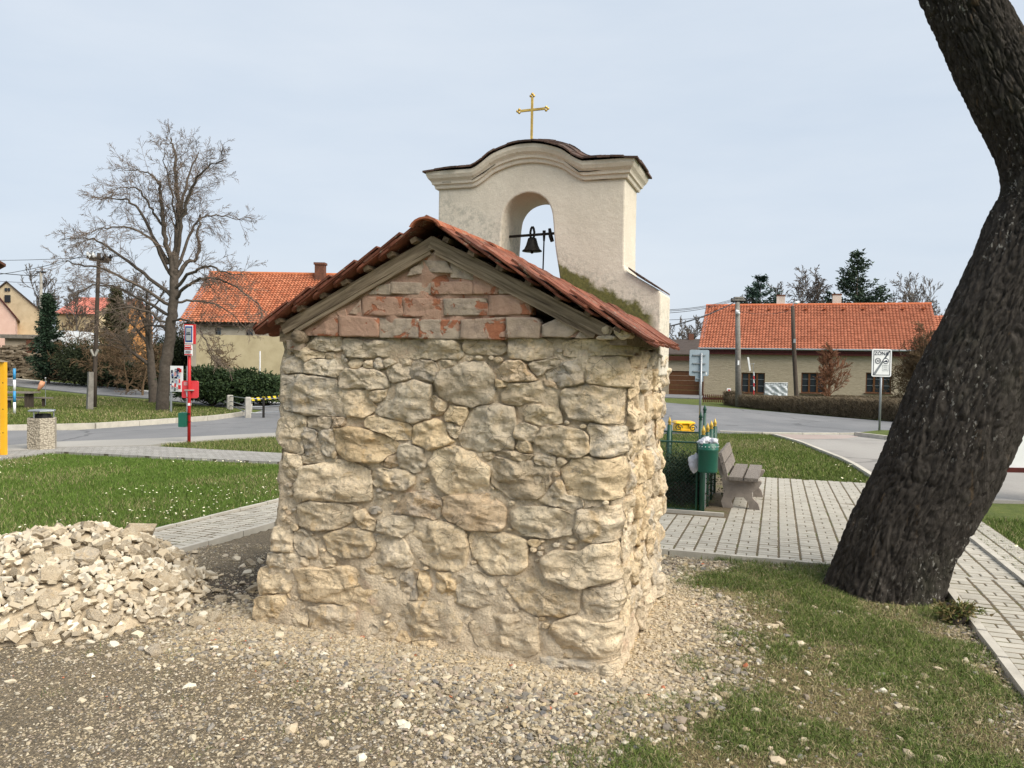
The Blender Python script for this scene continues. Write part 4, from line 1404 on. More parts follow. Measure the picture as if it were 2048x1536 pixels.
def build_bell_wall():
    rw = random.Random(9)
    top = []
    for i in range(41):
        x = BH - 2 * BH * i / 40
        top.append((BCU + x, ZC + .02 + crown(x)))
    # right side with the sloping shoulder, seen from behind
    sh = [(br, on_bell(1250, 470)[1]), (br - .004, on_bell(1250, 530)[1]), (br - .02, on_bell(1255, 542)[1]), on_bell(1280, 558), on_bell(1308, 574), (-.005, 2.375), (-.005, 1.75)]
    left = [(CW + .005, 1.75), (CW + .005, 2.30), (bl + .18, 2.46), (bl + .012, 2.60), (bl, 2.75)]
    ZS = 2.38
    xm_ = (op_l[0][0] + op_r[-1][0]) / 2
    right_half = top[20:] + sh + [(xm_, 1.75), (xm_, ZS), (op_r[-1][0], ZS)] + op_r[::-1]
    left_half = [(op_l[0][0], ZS), (xm_, ZS), (xm_, 1.75)] + left + top[:21] + [op_r[0]] + op_l[::-1]
    bm = bmesh.new()
    for half in (right_half, left_half):
        # close the half over the arch crown at the middle
        vs = [bm.verts.new(pos(u, W_BELL, z) - C0) for u, z in half]
        es = [bm.edges.new((vs[i], vs[(i + 1) % len(vs)])) for i in range(len(vs))]
        bmesh.ops.triangle_fill(bm, edges=es, use_beauty=True)
    bmesh.ops.remove_doubles(bm, verts=bm.verts, dist=.002)
    faces = bm.faces[:]
    ret = bmesh.ops.extrude_face_region(bm, geom=faces)
    for v in ret['geom']:
        if isinstance(v, bmesh.types.BMVert): v.co += WW * (CD - W_BELL)
    bmesh.ops.recalc_face_normals(bm, faces=bm.faces)
    me = bpy.data.meshes.new('bell_gable'); bm.to_mesh(me); bm.free()
    def moss(t):
        # distance above the roof line, measured along the wall
        geo = t.node('ShaderNodeNewGeometry').outputs['Position']
        vm = t.node('ShaderNodeVectorMath', operation='DOT_PRODUCT')
        t.l.new(geo, vm.inputs[0]); vm.inputs[1].default_value = tuple(UU)
        u = t.math('SUBTRACT', vm.outputs['Value'], C0.dot(UU))
        sx = t.node('ShaderNodeSeparateXYZ'); t.l.new(geo, sx.inputs[0])
        line = t.math('ADD', t.math('MULTIPLY', u, SL), RID_Z - RID_U * SL + .03)
        hh = t.math('SUBTRACT', sx.outputs[2], line)
        wn_ = t.noise(7, 5, .7)
        lim = t.math('ADD', t.math('MULTIPLY', wn_, .24), .035)
        m = t.step(t.math('SUBTRACT', lim, hh), -.025, .03)
        side = t.math('MULTIPLY', t.step(u, .95, .75), t.step(u, .01, .10))
        body = t.math('MULTIPLY', m, side)
        rim = t.math('MULTIPLY', t.math('MULTIPLY', t.step(t.math('SUBTRACT', t.math('ADD', lim, .12), hh), -.08, .10), t.step(t.noise(22, 5, .8), .45, .6)), .6)
        return t.math('MULTIPLY', body, .95), rim
    me.materials.append(make_plaster('gable_plaster', (.585, .53, .445), (.665, .605, .515), (.715, .66, .57), moss))
    o = link_mesh('bell_gable', me, chapel)
    bv = o.modifiers.new('edge', 'BEVEL'); bv.width = .012; bv.segments = 2; bv.limit_method = 'ANGLE'; bv.angle_limit = R(40)
    return o
build_bell_wall()
M_CORN = make_plaster('cornice_plaster', (.60, .545, .455), (.685, .625, .535), (.73, .675, .585))
def build_cornice():
    prof = [(-.01, 0), (.018, .0), (.022, .008), (.026, .028), (.040, .034), (.044, .050), (.050, .060), (.066, .078), (.078, .104), (.080, .132), (.0, .134)]
    rings = []
    nu = 60
    for (p, z) in prof:
        r = []
        for i in range(nu + 1):      # rear side, right to left
            x = -(BH + p) + 2 * (BH + p) * i / nu
            r.append(pos(BCU + x, W_BELL - p, ZC + z + crown(x)))
        for i in range(nu + 1):      # front side
            x = (BH + p) - 2 * (BH + p) * i / nu
            r.append(pos(BCU + x, CD + p, ZC + z + crown(x)))
        rings.append(r)
    n = len(rings[0]); m = MB()
    vs = [q for r in rings for q in r]; fs = []
    for k in range(len(prof) - 1):
        for i in range(n):
            j = (i + 1) % n; fs.append((k * n + i, k * n + j, (k + 1) * n + j, (k + 1) * n + i))
    base = (len(prof) - 1) * n
    for i in range(nu):
        fs.append((base + i, base + i + 1, base + n - 2 - i, base + n - 1 - i))
    o = m.add(vs, fs).build('cornice', M_CORN, chapel)
    return o
build_cornice()
# cracks in the cornice: thin open seams where the render has split
def crack(pts, name='crack'):
    m = MB()
    m.tube([pos(*p) for p in pts], [.0015] + [.004] * (len(pts) - 2) + [.0015], 5)
    return m.build(name, M_BLACK, chapel)
for pts in ([(BCU - .62, ZC + .062), (BCU - .50, ZC + .058), (BCU - .42, ZC + .062), (BCU - .30, ZC + .060 + crown(.30))],
            [(BCU + .72, ZC + .046), (BCU + .64, ZC + .044)],
            [(BCU - .70, ZC + .002), (BCU - .60, ZC + .0), (BCU - .44, ZC + .003)],
            [(BCU + .46, ZC + .05), (BCU + .36, ZC + .052 + crown(.36)), (BCU + .26, ZC + .050 + crown(.26))]):
    crack([(u_, W_BELL - (.049 if z_ - ZC - crown(u_ - BCU) > .02 else .012), z_) for u_, z_ in pts])
# cap tiles over the cornice: a low double slope of dark plates
rc = random.Random(21)
wm = (W_BELL + CD) / 2; OVC = .105
def cap_z(x, f):      # f: 0 at the eave, 1 at the ridge
    return ZC + .136 + crown(x) + .075 * f
ntile = 17
for side in (0, 1):
    for row in range(2):
        for i in range(ntile):
            xa = -(BH + OVC) + 2 * (BH + OVC) * i / ntile; xb = -(BH + OVC) + 2 * (BH + OVC) * (i + 1) / ntile - .004
            f0, f1 = (0.0, .62) if row == 0 else (.48, 1.06)
            j = rc.uniform(-.012, .014); up = .011 * row + (.004 if i % 2 else 0)
            def q(x, f):
                wv = (W_BELL - OVC) + (wm - W_BELL + OVC) * f if side == 0 else (CD + OVC) - (CD + OVC - wm) * f
                hip = max(0, abs(x) - (BH - .14)) * .30
                return pos(BCU + x, wv + (-j if side == 0 else j) * (1 - f), cap_z(x, f) + up + .006 - hip * (f + .25))
            loop = [q(xa, f0), q((xa + xb) / 2, f0), q(xb, f0), q(xb, f1), q((xa + xb) / 2, f1), q(xa, f1)]
            MB().prism(loop, (0, 0, .014)).build('cap_tile', M_CAPTILE, chapel)
# tiles on the shoulder
a, b = on_bell(1258, 545), on_bell(1318, 581)
for i in range(4):
    u0 = a[0] + (b[0] - a[0]) * i / 4; u1 = a[0] + (b[0] - a[0]) * (i + 1.15) / 4
    z0 = a[1] + (b[1] - a[1]) * i / 4 + .012 + .003 * (4 - i); z1 = a[1] + (b[1] - a[1]) * (i + 1.15) / 4 + .012
    MB().prism([pos(u0, W_BELL - .03, z0), pos(u1, W_BELL - .03, z1), pos(u1, CD + .04, z1), pos(u0, CD + .04, z0)], (0, 0, .014)).build('cap_tile', M_CAPTILE, chapel)

# ---- bell, its bar and rope: things that hang in the opening
wb = W_BELL + .20
def bp(px, py):
    u, z = on_back(px, py, wb); return u, z
u0, z0 = bp(1064, 503)
u1, z1 = bp(1064, 457)
hb = (z1 - z0) * .62
bell = empty('bell', pos(u0, wb, z0), 'small black iron bell hanging in the arched opening of the white gable', 'bell')
rb = (bp(1046, 500)[0] - bp(1084, 500)[0]) / 2
prof = [(rb, 0), (rb * .98, .008), (rb * .80, hb * .16), (rb * .62, hb * .42), (rb * .50, hb * .72), (rb * .42, hb * .92), (rb * .2, hb * 1.0), (.0, hb * 1.02)]
prof_in = [(rb * .9, .004), (rb * .7, hb * .2), (rb * .45, hb * .7), (0, hb * .88)]
MB().lathe(pos(u0, wb, z0), prof, 24).build('bell_body', M_IRON, bell, smooth=True)
m = MB(); m.lathe(pos(u0, wb, z0 - .02), [(.0, 0), (.012, .006), (.012, .02), (.004, .03), (.004, hb * .8)], 10); m.build('clapper', M_IRON, bell, smooth=True)
m = MB()
c0 = pos(u0, wb, z0 + hb)
for sg in (-1, 1):
    m.tube([c0 + UU * (sg * .014), c0 + UU * (sg * .017) + Vector((0, 0, .04)), c0 + UU * (sg * .010) + Vector((0, 0, .072)), c0 + Vector((0, 0, .085))], .010, 8)
m.build('bell_crown', M_IRON, bell, smooth=True)
bar = empty('bell_bar', pos(u0, wb, z0 + hb), 'dark iron bar with levers carrying the bell across the opening', 'bar')
zb = z0 + hb + .015
m = MB(); m.tube([pos(arch_l + .02, wb, zb - .004), pos(arch_r - .03, wb, zb + .012)], .011, 8); m.build('rod', M_IRON, bar, smooth=True)
ur = bp(1088, 480)[0]
m = MB(); m.tube([pos(ur, wb, zb + .035), pos(ur, wb, zb - .05)], [.014, .008], 8); m.build('lever', M_IRON, bar, smooth=True)
m = MB(); m.tube([pos(ur - .045, wb, zb + .05), pos(ur - .055, wb, zb - .01), pos(ur - .07, wb, zb - .055)], [.012, .018, .016], 8); m.build('lever', M_IRON, bar, smooth=True)
rope = MB(); rope.tube([pos(ur, wb, zb - .05), pos(ur + .004, wb, zb - .3), pos(ur, wb, 2.2)], .006, 6)
o = rope.build('bell_rope', M_IRON, None, smooth=True)
tag(o, 'thin dark bell rope dropping from the lever beside the bell', 'rope')

# ---- the gilded cross
cu, cz = BCU + .0, ZC + .14 + crown(0) + .075
cu = on_back(1063, 286, wm)[0]; ctop = on_back(1065, 187, wm)[1]; carm = on_back(1065, 220, wm)[1]
uL, uR = on_back(1034, 222, wm)[0], on_back(1097, 218, wm)[0]
cross = empty('cross', pos(cu, wm, cz - .02), 'thin gilded cross with trefoil ends on top of the bell gable', 'cross')
MB().bar(pos(cu, wm, cz - .06), pos(cu, wm, ctop - .03), .018, .014, up=WW).build('upright', M_GILT, cross)
MB().bar(pos(uL - .03, wm, carm), pos(uR + .03, wm, carm + .002), .0145, .018).build('crossbar', M_GILT, cross)
for (pu, pz, du, dz) in ((uL - .02, carm, 1, 0), (uR + .02, carm, -1, 0), (cu, ctop - .02, 0, 1)):
    m = MB()
    for (ou, oz) in ((du * .016, dz * .016), (dz * .013, du * .013), (-dz * .013, -du * .013)):
        m.lathe(pos(pu + ou, wm, pz + oz), [(0, -.012), (.009, -.007), (.012, 0), (.009, .007), (0, .012)], 8)
    m.build('trefoil', M_GILT, cross, smooth=True)

# ================================================================== the big leaning tree
def make_bark():
    t = NT('oak_bark')
    co = t.mapped((11, 11, 2.0))
    g = t.noise(1.5, 7, .72, co, 1.4)
    v = t.voro(1.6, t.mapped((9, 9, 2.6)), 'DISTANCE_TO_EDGE')
    fine = t.noise(60, 5, .75)
    col = t.ramp(g, [(.25, (.017, .0145, .0125)), (.5, (.047, .040, .034)), (.72, (.088, .076, .065))])
    col = t.mix(t.math('MULTIPLY', t.step(t.noise(1.3, 5, .65), .52, .7), .35), col, (.050, .056, .030))
    # lichen flecks
    fl = t.math('MULTIPLY', t.step(t.noise(34, 3, .6, t.mapped((1, 1, .5))), .61, .64), t.step(t.noise(1.7, 3, .5), .45, .6))
    col = t.mix(t.math('MULTIPLY', fl, .8), col, (.36, .345, .31))
    strip_ = t.math('MULTIPLY', t.step(t.noise(2.0, 5, .6, t.mapped((5, 5, .6))), .63, .70), .5)
    col = t.mix(strip_, col, (.13, .085, .045))
    b = t.bump(g, 1.0, .05); b = t.bump(fine, .8, .008, b)
    return t.done(col, .95, b)
M_BARK = make_bark()

def bark_tube(path, radii, nseg, nring, seed, amp=.035, base_flare=None, flat_caps=True):
    """a dense tube with ridged bark; path/radii are sampled by a smooth curve"""
    path = np.array([tuple(p) for p in path]); radii = np.array(radii)
    tt = np.linspace(0, 1, len(path)); ts = np.linspace(0, 1, nseg)
    def cr(arr):
        out = []
        n = len(arr)
        for q in ts:
            f = q * (n - 1); i = min(int(f), n - 2); f -= i
            p0, p1, p2, p3 = arr[max(i - 1, 0)], arr[i], arr[i + 1], arr[min(i + 2, n - 1)]
            out.append(.5 * ((2 * p1) + (-p0 + p2) * f + (2 * p0 - 5 * p1 + 4 * p2 - p3) * f ** 2 + (-p0 + 3 * p1 - 3 * p2 + p3) * f ** 3))
        return np.array(out)
    C = cr(path); Rr = cr(radii)
    T = np.gradient(C, axis=0); T /= np.linalg.norm(T, axis=1)[:, None]
    a = np.cross(T[0], [0, 1, .1]); a /= np.linalg.norm(a)
    V = np.zeros((nseg, nring, 3)); L = 0
    ang = np.linspace(0, 2 * np.pi, nring, endpoint=False)
    for i in range(nseg):
        a = a - T[i] * a.dot(T[i]); a /= np.linalg.norm(a); b = np.cross(T[i], a)
        if i: L += np.linalg.norm(C[i] - C[i - 1])
        fl = np.ones(nring)
        if base_flare is not None:
            fl = 1 + base_flare * np.exp(-L / .36) * (.55 + .45 * np.sin(ang * 5 + seed) * np.sin(ang * 2 + 1.3))
        for k in range(nring):
            r = Rr[i] * fl[k]
            q = Vector((math.cos(ang[k]) * 1.2, math.sin(ang[k]) * 1.2, L * .55)) + Vector((seed * 3.1, 0, 0))
            big = mnoise.fractal(q * 1.1, 1, 2, 3) * .05 * Rr[i] * 2
            qq = Vector((math.cos(ang[k]) * Rr[i] * 26, math.sin(ang[k]) * Rr[i] * 26, L * 5.0)) + Vector((seed, 2, 9))
            qq += Vector((mnoise.noise(qq * .5), mnoise.noise(qq * .5 + Vector((5, 5, 5))), 0)) * .9
            n1_ = abs(mnoise.noise(qq)); n2_ = abs(mnoise.noise(qq * 2.1 + Vector((3, 1, 4))))
            rid = 1 - math.exp(-(n1_ / .13) ** 1.4); rid2 = 1 - math.exp(-(n2_ / .16) ** 1.4)
            r = r + big + amp * (rid * .8 + rid2 * .5 + .25 * mnoise.noise(qq * 4.5) - .8)
            V[i, k] = C[i] + (a * math.cos(ang[k]) + b * math.sin(ang[k])) * r
    idx = np.arange(nseg * nring).reshape(nseg, nring)
    nx = np.roll(idx, -1, axis=1)
    Q = np.stack([idx[:-1], nx[:-1], nx[1:], idx[1:]], -1).reshape(-1, 4)
    return V.reshape(-1, 3), Q
DT = 6.35
_tb = P(1768, 1200, DT); tb = Vector((_tb.x, DT, H(_tb.x, DT)))
def tp(px, py, D): return P(px, py, D)
tree = empty('leaning_tree', (tb.x, tb.y, tb.z), 'massive dark-barked tree leaning right beside the paved path', 'tree')
path = [tp(1738, 1300, DT), tp(1755, 1205, DT), tp(1797, 1080, DT), tp(1870, 950, DT), tp(1936, 800, DT + .03), tp(2010, 640, DT + .05), tp(2076, 480, DT + .1),
        tp(2100, 385, DT + .12), tp(2078, 295, DT + .14), tp(2014, 180, DT + .17), tp(1960, 75, DT + .2), tp(1885, -80, DT + .25), tp(1810, -260, DT + .4)]
radii = [.47, .42, .405, .43, .44, .43, .40, .355, .315, .282, .27, .255, .23]
V, Q = bark_tube(path, radii, 460, 300, 2.0, .031, .46)
np_mesh('trunk', V, Q, M_BARK, tree)
# the second limb that forks off out of the picture
path2 = [tp(2068, 470, DT + .1), tp(2130, 360, DT + .3), tp(2210, 200, DT + .55), tp(2290, 0, DT + .8), tp(2350, -250, DT + 1.1)]
V, Q = bark_tube(path2, [.36, .31, .27, .24, .19], 90, 60, 5.0, .03)
np_mesh('limb', V, Q, M_BARK, tree)
# ================================================================== bare trees: limbs that branch again and again
class Tubes:
    """many tapering branches gathered in numpy"""
    def __init__(self): self.V = []; self.F = []; self.n = 0
    def add(self, pts, rad, n):
        pts = np.asarray(pts, float); m = len(pts)
        T = np.gradient(pts, axis=0); T /= np.maximum(np.linalg.norm(T, axis=1)[:, None], 1e-9)
        ref = np.array([0, 0, 1.0]) if abs(T[0][2]) < .9 else np.array([1.0, 0, 0])
        a = np.cross(T, ref); a /= np.maximum(np.linalg.norm(a, axis=1)[:, None], 1e-9); b = np.cross(T, a)
        ang = np.arange(n) * 2 * np.pi / n
        ring = pts[:, None, :] + np.asarray(rad)[:, None, None] * (a[:, None, :] * np.cos(ang)[None, :, None] + b[:, None, :] * np.sin(ang)[None, :, None])
        idx = np.arange(m * n).reshape(m, n) + self.n; nx = np.roll(idx, -1, 1)
        self.V.append(ring.reshape(-1, 3)); self.F.append(np.stack([idx[:-1], nx[:-1], nx[1:], idx[1:]], -1).reshape(-1, 4)); self.n += m * n
    def build(self, name, mat, parent):
        return np_mesh(name, np.concatenate(self.V), np.concatenate(self.F), mat, parent)
def rot_about(v, ax, an):
    ax = ax / max(np.linalg.norm(ax), 1e-9)
    return v * math.cos(an) + np.cross(ax, v) * math.sin(an) + ax * ax.dot(v) * (1 - math.cos(an))
def branch(T, p, d, L, r, lev, rng, cfg):
    """one branch and, from it, its children"""
    n = 7 if lev <= 1 else 5 if lev == 2 else 3
    pts = [p.copy()]; rads = [r]; d = d / np.linalg.norm(d)
    ax = rng.normal(size=3); 
    for k in range(1, n):
        f = k / (n - 1)
        d = d + rng.normal(size=3) * cfg['wob'] * (1 if lev else .4) + np.array([0, 0, cfg['up'][min(lev, len(cfg['up']) - 1)]]) / n
        d /= np.linalg.norm(d)
        pts.append(pts[-1] + d * L / (n - 1)); rads.append(max(r * (1 - f * cfg['taper']), cfg['rmin']))
    T[min(lev, len(T) - 1)].add(pts, rads, 8 if lev == 0 else 5 if lev == 1 else 3)
    if lev >= cfg['levels']: return
    nc = cfg['kids'][min(lev, len(cfg['kids']) - 1)]
    for k in range(nc):
        f = cfg['start'] + (1 - cfg['start']) * (k + rng.uniform(.1, .9)) / nc
        i = min(int(f * (n - 1)), n - 2); q = f * (n - 1) - i
        pp = pts[i] * (1 - q) + pts[i + 1] * q; dd = pts[i + 1] - pts[i]; dd /= np.linalg.norm(dd)
        side = np.cross(dd, rng.normal(size=3))
        nd = rot_about(dd, side, rng.uniform(*cfg['angle']))
        branch(T, pp, nd, L * cfg['ratio'] * rng.uniform(.7, 1.15) * (1 - .35 * f), max(rads[i] * .55, cfg['rmin']), lev + 1, rng, cfg)
def bare_tree(name, base, height, label, seed, cfg, mats, group=None, lean=(0, 0, 1), trunk_r=.2, trunk_f=.3):
    rng = np.random.default_rng(seed)
    root = empty(name, base, label, 'tree', group)
    T = [Tubes(), Tubes(), Tubes()]
    branch(T, np.array([base[0], base[1], base[2] - .1]), np.array(lean, float), height * cfg.get('trunk', .6), trunk_r, 0, rng, cfg)
    T[0].build('trunk', mats[0], root)
    if T[1].V: T[1].build('limbs', mats[0], root)
    if T[2].V: T[2].build('crown', mats[1], root)
    return root

def at_range(cfg, D, **kw): return dict(cfg, rmin=D * .00028, **kw)

# ---- the lime tree on the left, its main limbs drawn from the photograph
D_L = 32.7
lb = G(325, 820)
lime = empty('bare_lime_tree', lb, 'large bare tree with twiggy spreading crown on the grass verge behind the bus stop', 'tree')
def lp(px, py, dd=0.0):
    p = P(px, py, D_L + dd); return np.array(p)
rngL = np.random.default_rng(4)
TL = [Tubes(), Tubes(), Tubes()]
def poly_tube(T, pts, r0, r1, n=8, sub=5):
    pts = [np.asarray(p) for p in pts]; out = []
    for i in range(len(pts) - 1):
        for k in range(sub): 
            f = k / sub; p0, p1, p2, p3 = pts[max(i - 1, 0)], pts[i], pts[i + 1], pts[min(i + 2, len(pts) - 1)]
            out.append(.5 * ((2 * p1) + (-p0 + p2) * f + (2 * p0 - 5 * p1 + 4 * p2 - p3) * f * f + (-p0 + 3 * p1 - 3 * p2 + p3) * f ** 3))
    out.append(pts[-1]); out = np.array(out)
    out[1:-1] += rngL.normal(size=out[1:-1].shape) * .03
    T.add(out, np.linspace(r0, r1, len(out)), n)
    return out
trunk_pts = poly_tube(TL[0], [lp(325, 830), lp(328, 760), lp(336, 700), lp(342, 650), lp(346, 600), lp(350, 540)], .27, .17, 12)
LIMBS = [  # pixels along each limb, radii, depth at the tip
    ([(350, 545), (356, 470), (358, 400), (352, 320), (346, 260), (340, 240)], .17, .02, .4),
    ([(350, 560), (338, 500), (326, 440), (318, 370), (316, 335)], .15, .05, -.6),
    ([(352, 530), (362, 450), (372, 370), (388, 310), (408, 270)], .12, .02, 1.2),
    ([(354, 500), (368, 420), (392, 350), (430, 305), (466, 290)], .11, .015, -1.4),
    ([(350, 560), (376, 520), (404, 500), (408, 430), (412, 410)], .13, .03, .8),
    ([(352, 540), (380, 470), (410, 420), (460, 412), (512, 425)], .09, .012, 2.0),
    ([(350, 575), (390, 540), (430, 525), (470, 540), (520, 545)], .10, .012, -2.2),
    ([(348, 600), (380, 570), (420, 550), (470, 560), (540, 600), (570, 640)], .10, .012, -2.6),
    ([(346, 610), (385, 600), (430, 605), (480, 625), (520, 660)], .08, .012, 2.4),
    ([(336, 520), (300, 455), (262, 390), (222, 375), (168, 372)], .11, .012, 1.0),
    ([(326, 440), (300, 400), (275, 360), (240, 350), (210, 355)], .07, .012, -1.8),
    ([(318, 345), (290, 318), (260, 312), (215, 310)], .05, .01, .8),
    ([(338, 540), (300, 470), (250, 440), (190, 440), (160, 450)], .09, .012, -2.0),
    ([(342, 590), (280, 540), (200, 480), (150, 462), (100, 466)], .11, .012, 1.6),
    ([(340, 610), (270, 570), (190, 530), (130, 520), (100, 510)], .10, .012, -2.4),
    ([(338, 630), (280, 600), (220, 570), (170, 570), (125, 590)], .09, .012, 2.6),
    ([(336, 650), (290, 625), (250, 615), (205, 625), (170, 650)], .08, .012, -1.2),
    ([(340, 640), (370, 640), (400, 650), (425, 680), (440, 720)], .07, .01, -1.6),
    ([(336, 660), (300, 650), (265, 665), (245, 700)], .07, .01, 1.2),
    ([(356, 440), (345, 370), (330, 310), (326, 262)], .06, .01, -1.0),
    ([(360, 420), (384, 380), (400, 340), (420, 318)], .06, .01, 2.2),
]
CFG_L = dict(wob=.10, up=[.0, .0, -.06, -.10], taper=.75, rmin=.0058, levels=3, kids=[6, 7, 6], start=.22, angle=(.35, 1.0), ratio=.52)
for pts, r0, r1, dd in LIMBS:
    m = len(pts)
    pts = [(345 + (px - 345) * (.90 if px < 345 else .84), py if py > 600 else 600 + (py - 600) * .90) for px, py in pts]
    q = [lp(px, py, dd * (i / (m - 1))) for i, (px, py) in enumerate(pts)]
    r0 *= .8
    o = poly_tube(TL[1], q, r0, r1, 6)
    L = sum(np.linalg.norm(o[i + 1] - o[i]) for i in range(len(o) - 1))
    nk = int(L * 4.0)
    for k in range(nk):
        f = .25 + .75 * (k + rngL.uniform(0, 1)) / nk
        i = min(int(f * (len(o) - 1)), len(o) - 2)
        dd_ = o[i + 1] - o[i]; dd_ /= np.linalg.norm(dd_)
        nd = rot_about(dd_, np.cross(dd_, rngL.normal(size=3)), rngL.uniform(.35, .95))
        rr = (r0 + (r1 - r0) * f) * .5
        branch(TL, o[i], nd, rngL.uniform(.7, 1.7) * (1.15 - .5 * f), max(rr * .6, .010), 2, rngL, dict(CFG_L, levels=4))
TL[0].build('trunk', M_BARK_FAR, lime); TL[1].build('limbs', M_BARK_FAR, lime); TL[2].build('crown', M_TWIG, lime)

# a second stem stands just behind it
CFG_T = dict(wob=.12, up=[.2, .15, .05, -.05], taper=.7, rmin=.008, levels=4, kids=[8, 7, 6, 4], start=.3, angle=(.3, .8), ratio=.55, trunk=.55)
b = G(308, 798); b2 = P(308, 798, 38.0); b2.z = H(b2.x, b2.y)
bare_tree('bare_tree', b2, 9.0, 'bare tree with dark trunk just behind the large lime tree', 12, at_range(CFG_T, 38), (M_BARK_FAR, M_TWIG), trunk_r=.26, lean=(-.12, 0, 1))

def stand(px, D):
    p = P(px, 760, D); p.z = H(p.x, p.y); return p
# trees behind the houses
CFG_R = dict(wob=.08, up=[.1, .45, .30, .15], taper=.75, rmin=.014, levels=4, kids=[9, 7, 5, 4], start=.18, angle=(.35, .75), ratio=.58, trunk=.62)
p = stand(1848, 82); bare_tree('bare_tree', p, 14.2, 'round-crowned bare tree rising behind the right end of the red roof', 31, at_range(CFG_R, 82) | dict(kids=[16, 8, 6, 4], angle=(.4, .85)), (M_TWIG_FAR, M_TWIG_FAR), trunk_r=.28)
CFG_B = dict(wob=.10, up=[.3, .3, -.25, -.6], taper=.8, rmin=.012, levels=4, kids=[14, 8, 6, 4], start=.2, angle=(.25, .7), ratio=.48, trunk=.8)
p = stand(1600, 80); bare_tree('birch_tree', p, 12.4, 'tall bare birch with drooping twigs behind the red-roofed house', 32, at_range(CFG_B, 80) | dict(kids=[22, 10, 6, 4]), (M_TWIG_FAR, M_TWIG_FAR), trunk_r=.22)
p = stand(1565, 84); bare_tree('birch_tree', p, 14.0, 'bare tree left of the drooping birch, behind the dark conifer', 35, at_range(CFG_R, 84), (M_TWIG_FAR, M_TWIG_FAR), trunk_r=.2)
p = stand(1475, 95); bare_tree('bare_tree', p, 12.5, 'pale bare tree above the left end of the red roof', 33, at_range(CFG_R, 95), (M_TWIG_FAR, M_TWIG_FAR), trunk_r=.2)
p = stand(1388, 85); bare_tree('bare_tree', p, 9.5, 'bare tree in the gap between chapel and red-roofed house', 34, at_range(CFG_R, 85), (M_TWIG_FAR, M_TWIG_FAR), trunk_r=.2)
p = stand(1352, 95); bare_tree('bare_tree', p, 8.2, 'small bare tree right beside the bell gable, far away', 36, at_range(CFG_R, 95), (M_TWIG_FAR, M_TWIG_FAR), trunk_r=.18)
p = stand(1768, 100); bare_tree('bare_tree', p, 7.6, 'faint small bare tree just right of the spruce', 39, at_range(CFG_R, 100), (M_TWIG_FAR, M_TWIG_FAR), trunk_r=.14)
p = stand(78, 75); bare_tree('bare_tree', p, 11.5, 'bare tree behind the small conifer at far left', 37, at_range(CFG_R, 75), (M_TWIG_FAR, M_TWIG_FAR), trunk_r=.2)
p = stand(150, 80); bare_tree('bare_tree', p, 9.8, 'bare tree above the pale red roof at left', 38, at_range(CFG_R, 80), (M_TWIG_FAR, M_TWIG_FAR), trunk_r=.2)
p = stand(255, 70); bare_tree('bare_tree', p, 11, 'bare tree behind the orange house at left', 41, at_range(CFG_R, 70), (M_TWIG_FAR, M_TWIG_FAR), trunk_r=.2)
# shrubs and young trees before the right-hand house
CFG_S = dict(wob=.12, up=[.3, .45, .30, .2], taper=.75, rmin=.008, levels=4, kids=[10, 8, 6, 4], start=.08, angle=(.3, .8), ratio=.60, trunk=.62)
p = stand(1658, 46); bare_tree('ornamental_tree', p, 4.1, 'small reddish bare shrub tree in front of the middle window', 51, at_range(CFG_S, 40) | dict(kids=[12, 9, 6, 4], ratio=.64), (M_TWIG_RED, M_TWIG_RED), trunk_r=.06)
p = stand(1850, 40); bare_tree('ornamental_tree', p, 5.2, 'brown twiggy young tree at the right end of the house', 52, at_range(CFG_S, 40) | dict(kids=[18, 10, 7, 4], angle=(.5, 1.25), ratio=.66), (M_TWIG_BROWN, M_TWIG_BROWN), trunk_r=.08)
# brushwood left of the lime tree
CFG_Q = dict(wob=.16, up=[.1, -.1, -.25, -.3], taper=.75, rmin=.008, levels=4, kids=[10, 7, 5, 3], start=.08, angle=(.4, 1.1), ratio=.64, trunk=.7)
for i, (px, D, hh, lab) in enumerate([(150, 52, 4.4, 'brown leafless thicket below the pale red roof'), (205, 50, 4.6, 'brown leafless thicket around the wooden utility pole'),
                                      (255, 47, 4.4, 'brown leafless thicket beside the lime trunk'), (285, 44, 4.0, 'drooping brown thicket just left of the lime trunk')]):
    p = stand(px, D); bare_tree('bare_thicket', p, hh, lab, 60 + i, at_range(CFG_Q, 48), (M_TWIG_BROWN, M_TWIG_BROWN), 'thickets left of the lime tree', trunk_r=.07)
p = stand(425, 37); bare_tree('bare_thicket', p, 3.6, 'arching bare shrub behind the bus stop sign, before the barn', 66, at_range(CFG_Q, 37) | dict(kids=[8, 6, 5, 3]), (M_TWIG_BROWN, M_TWIG_BROWN), trunk_r=.06)

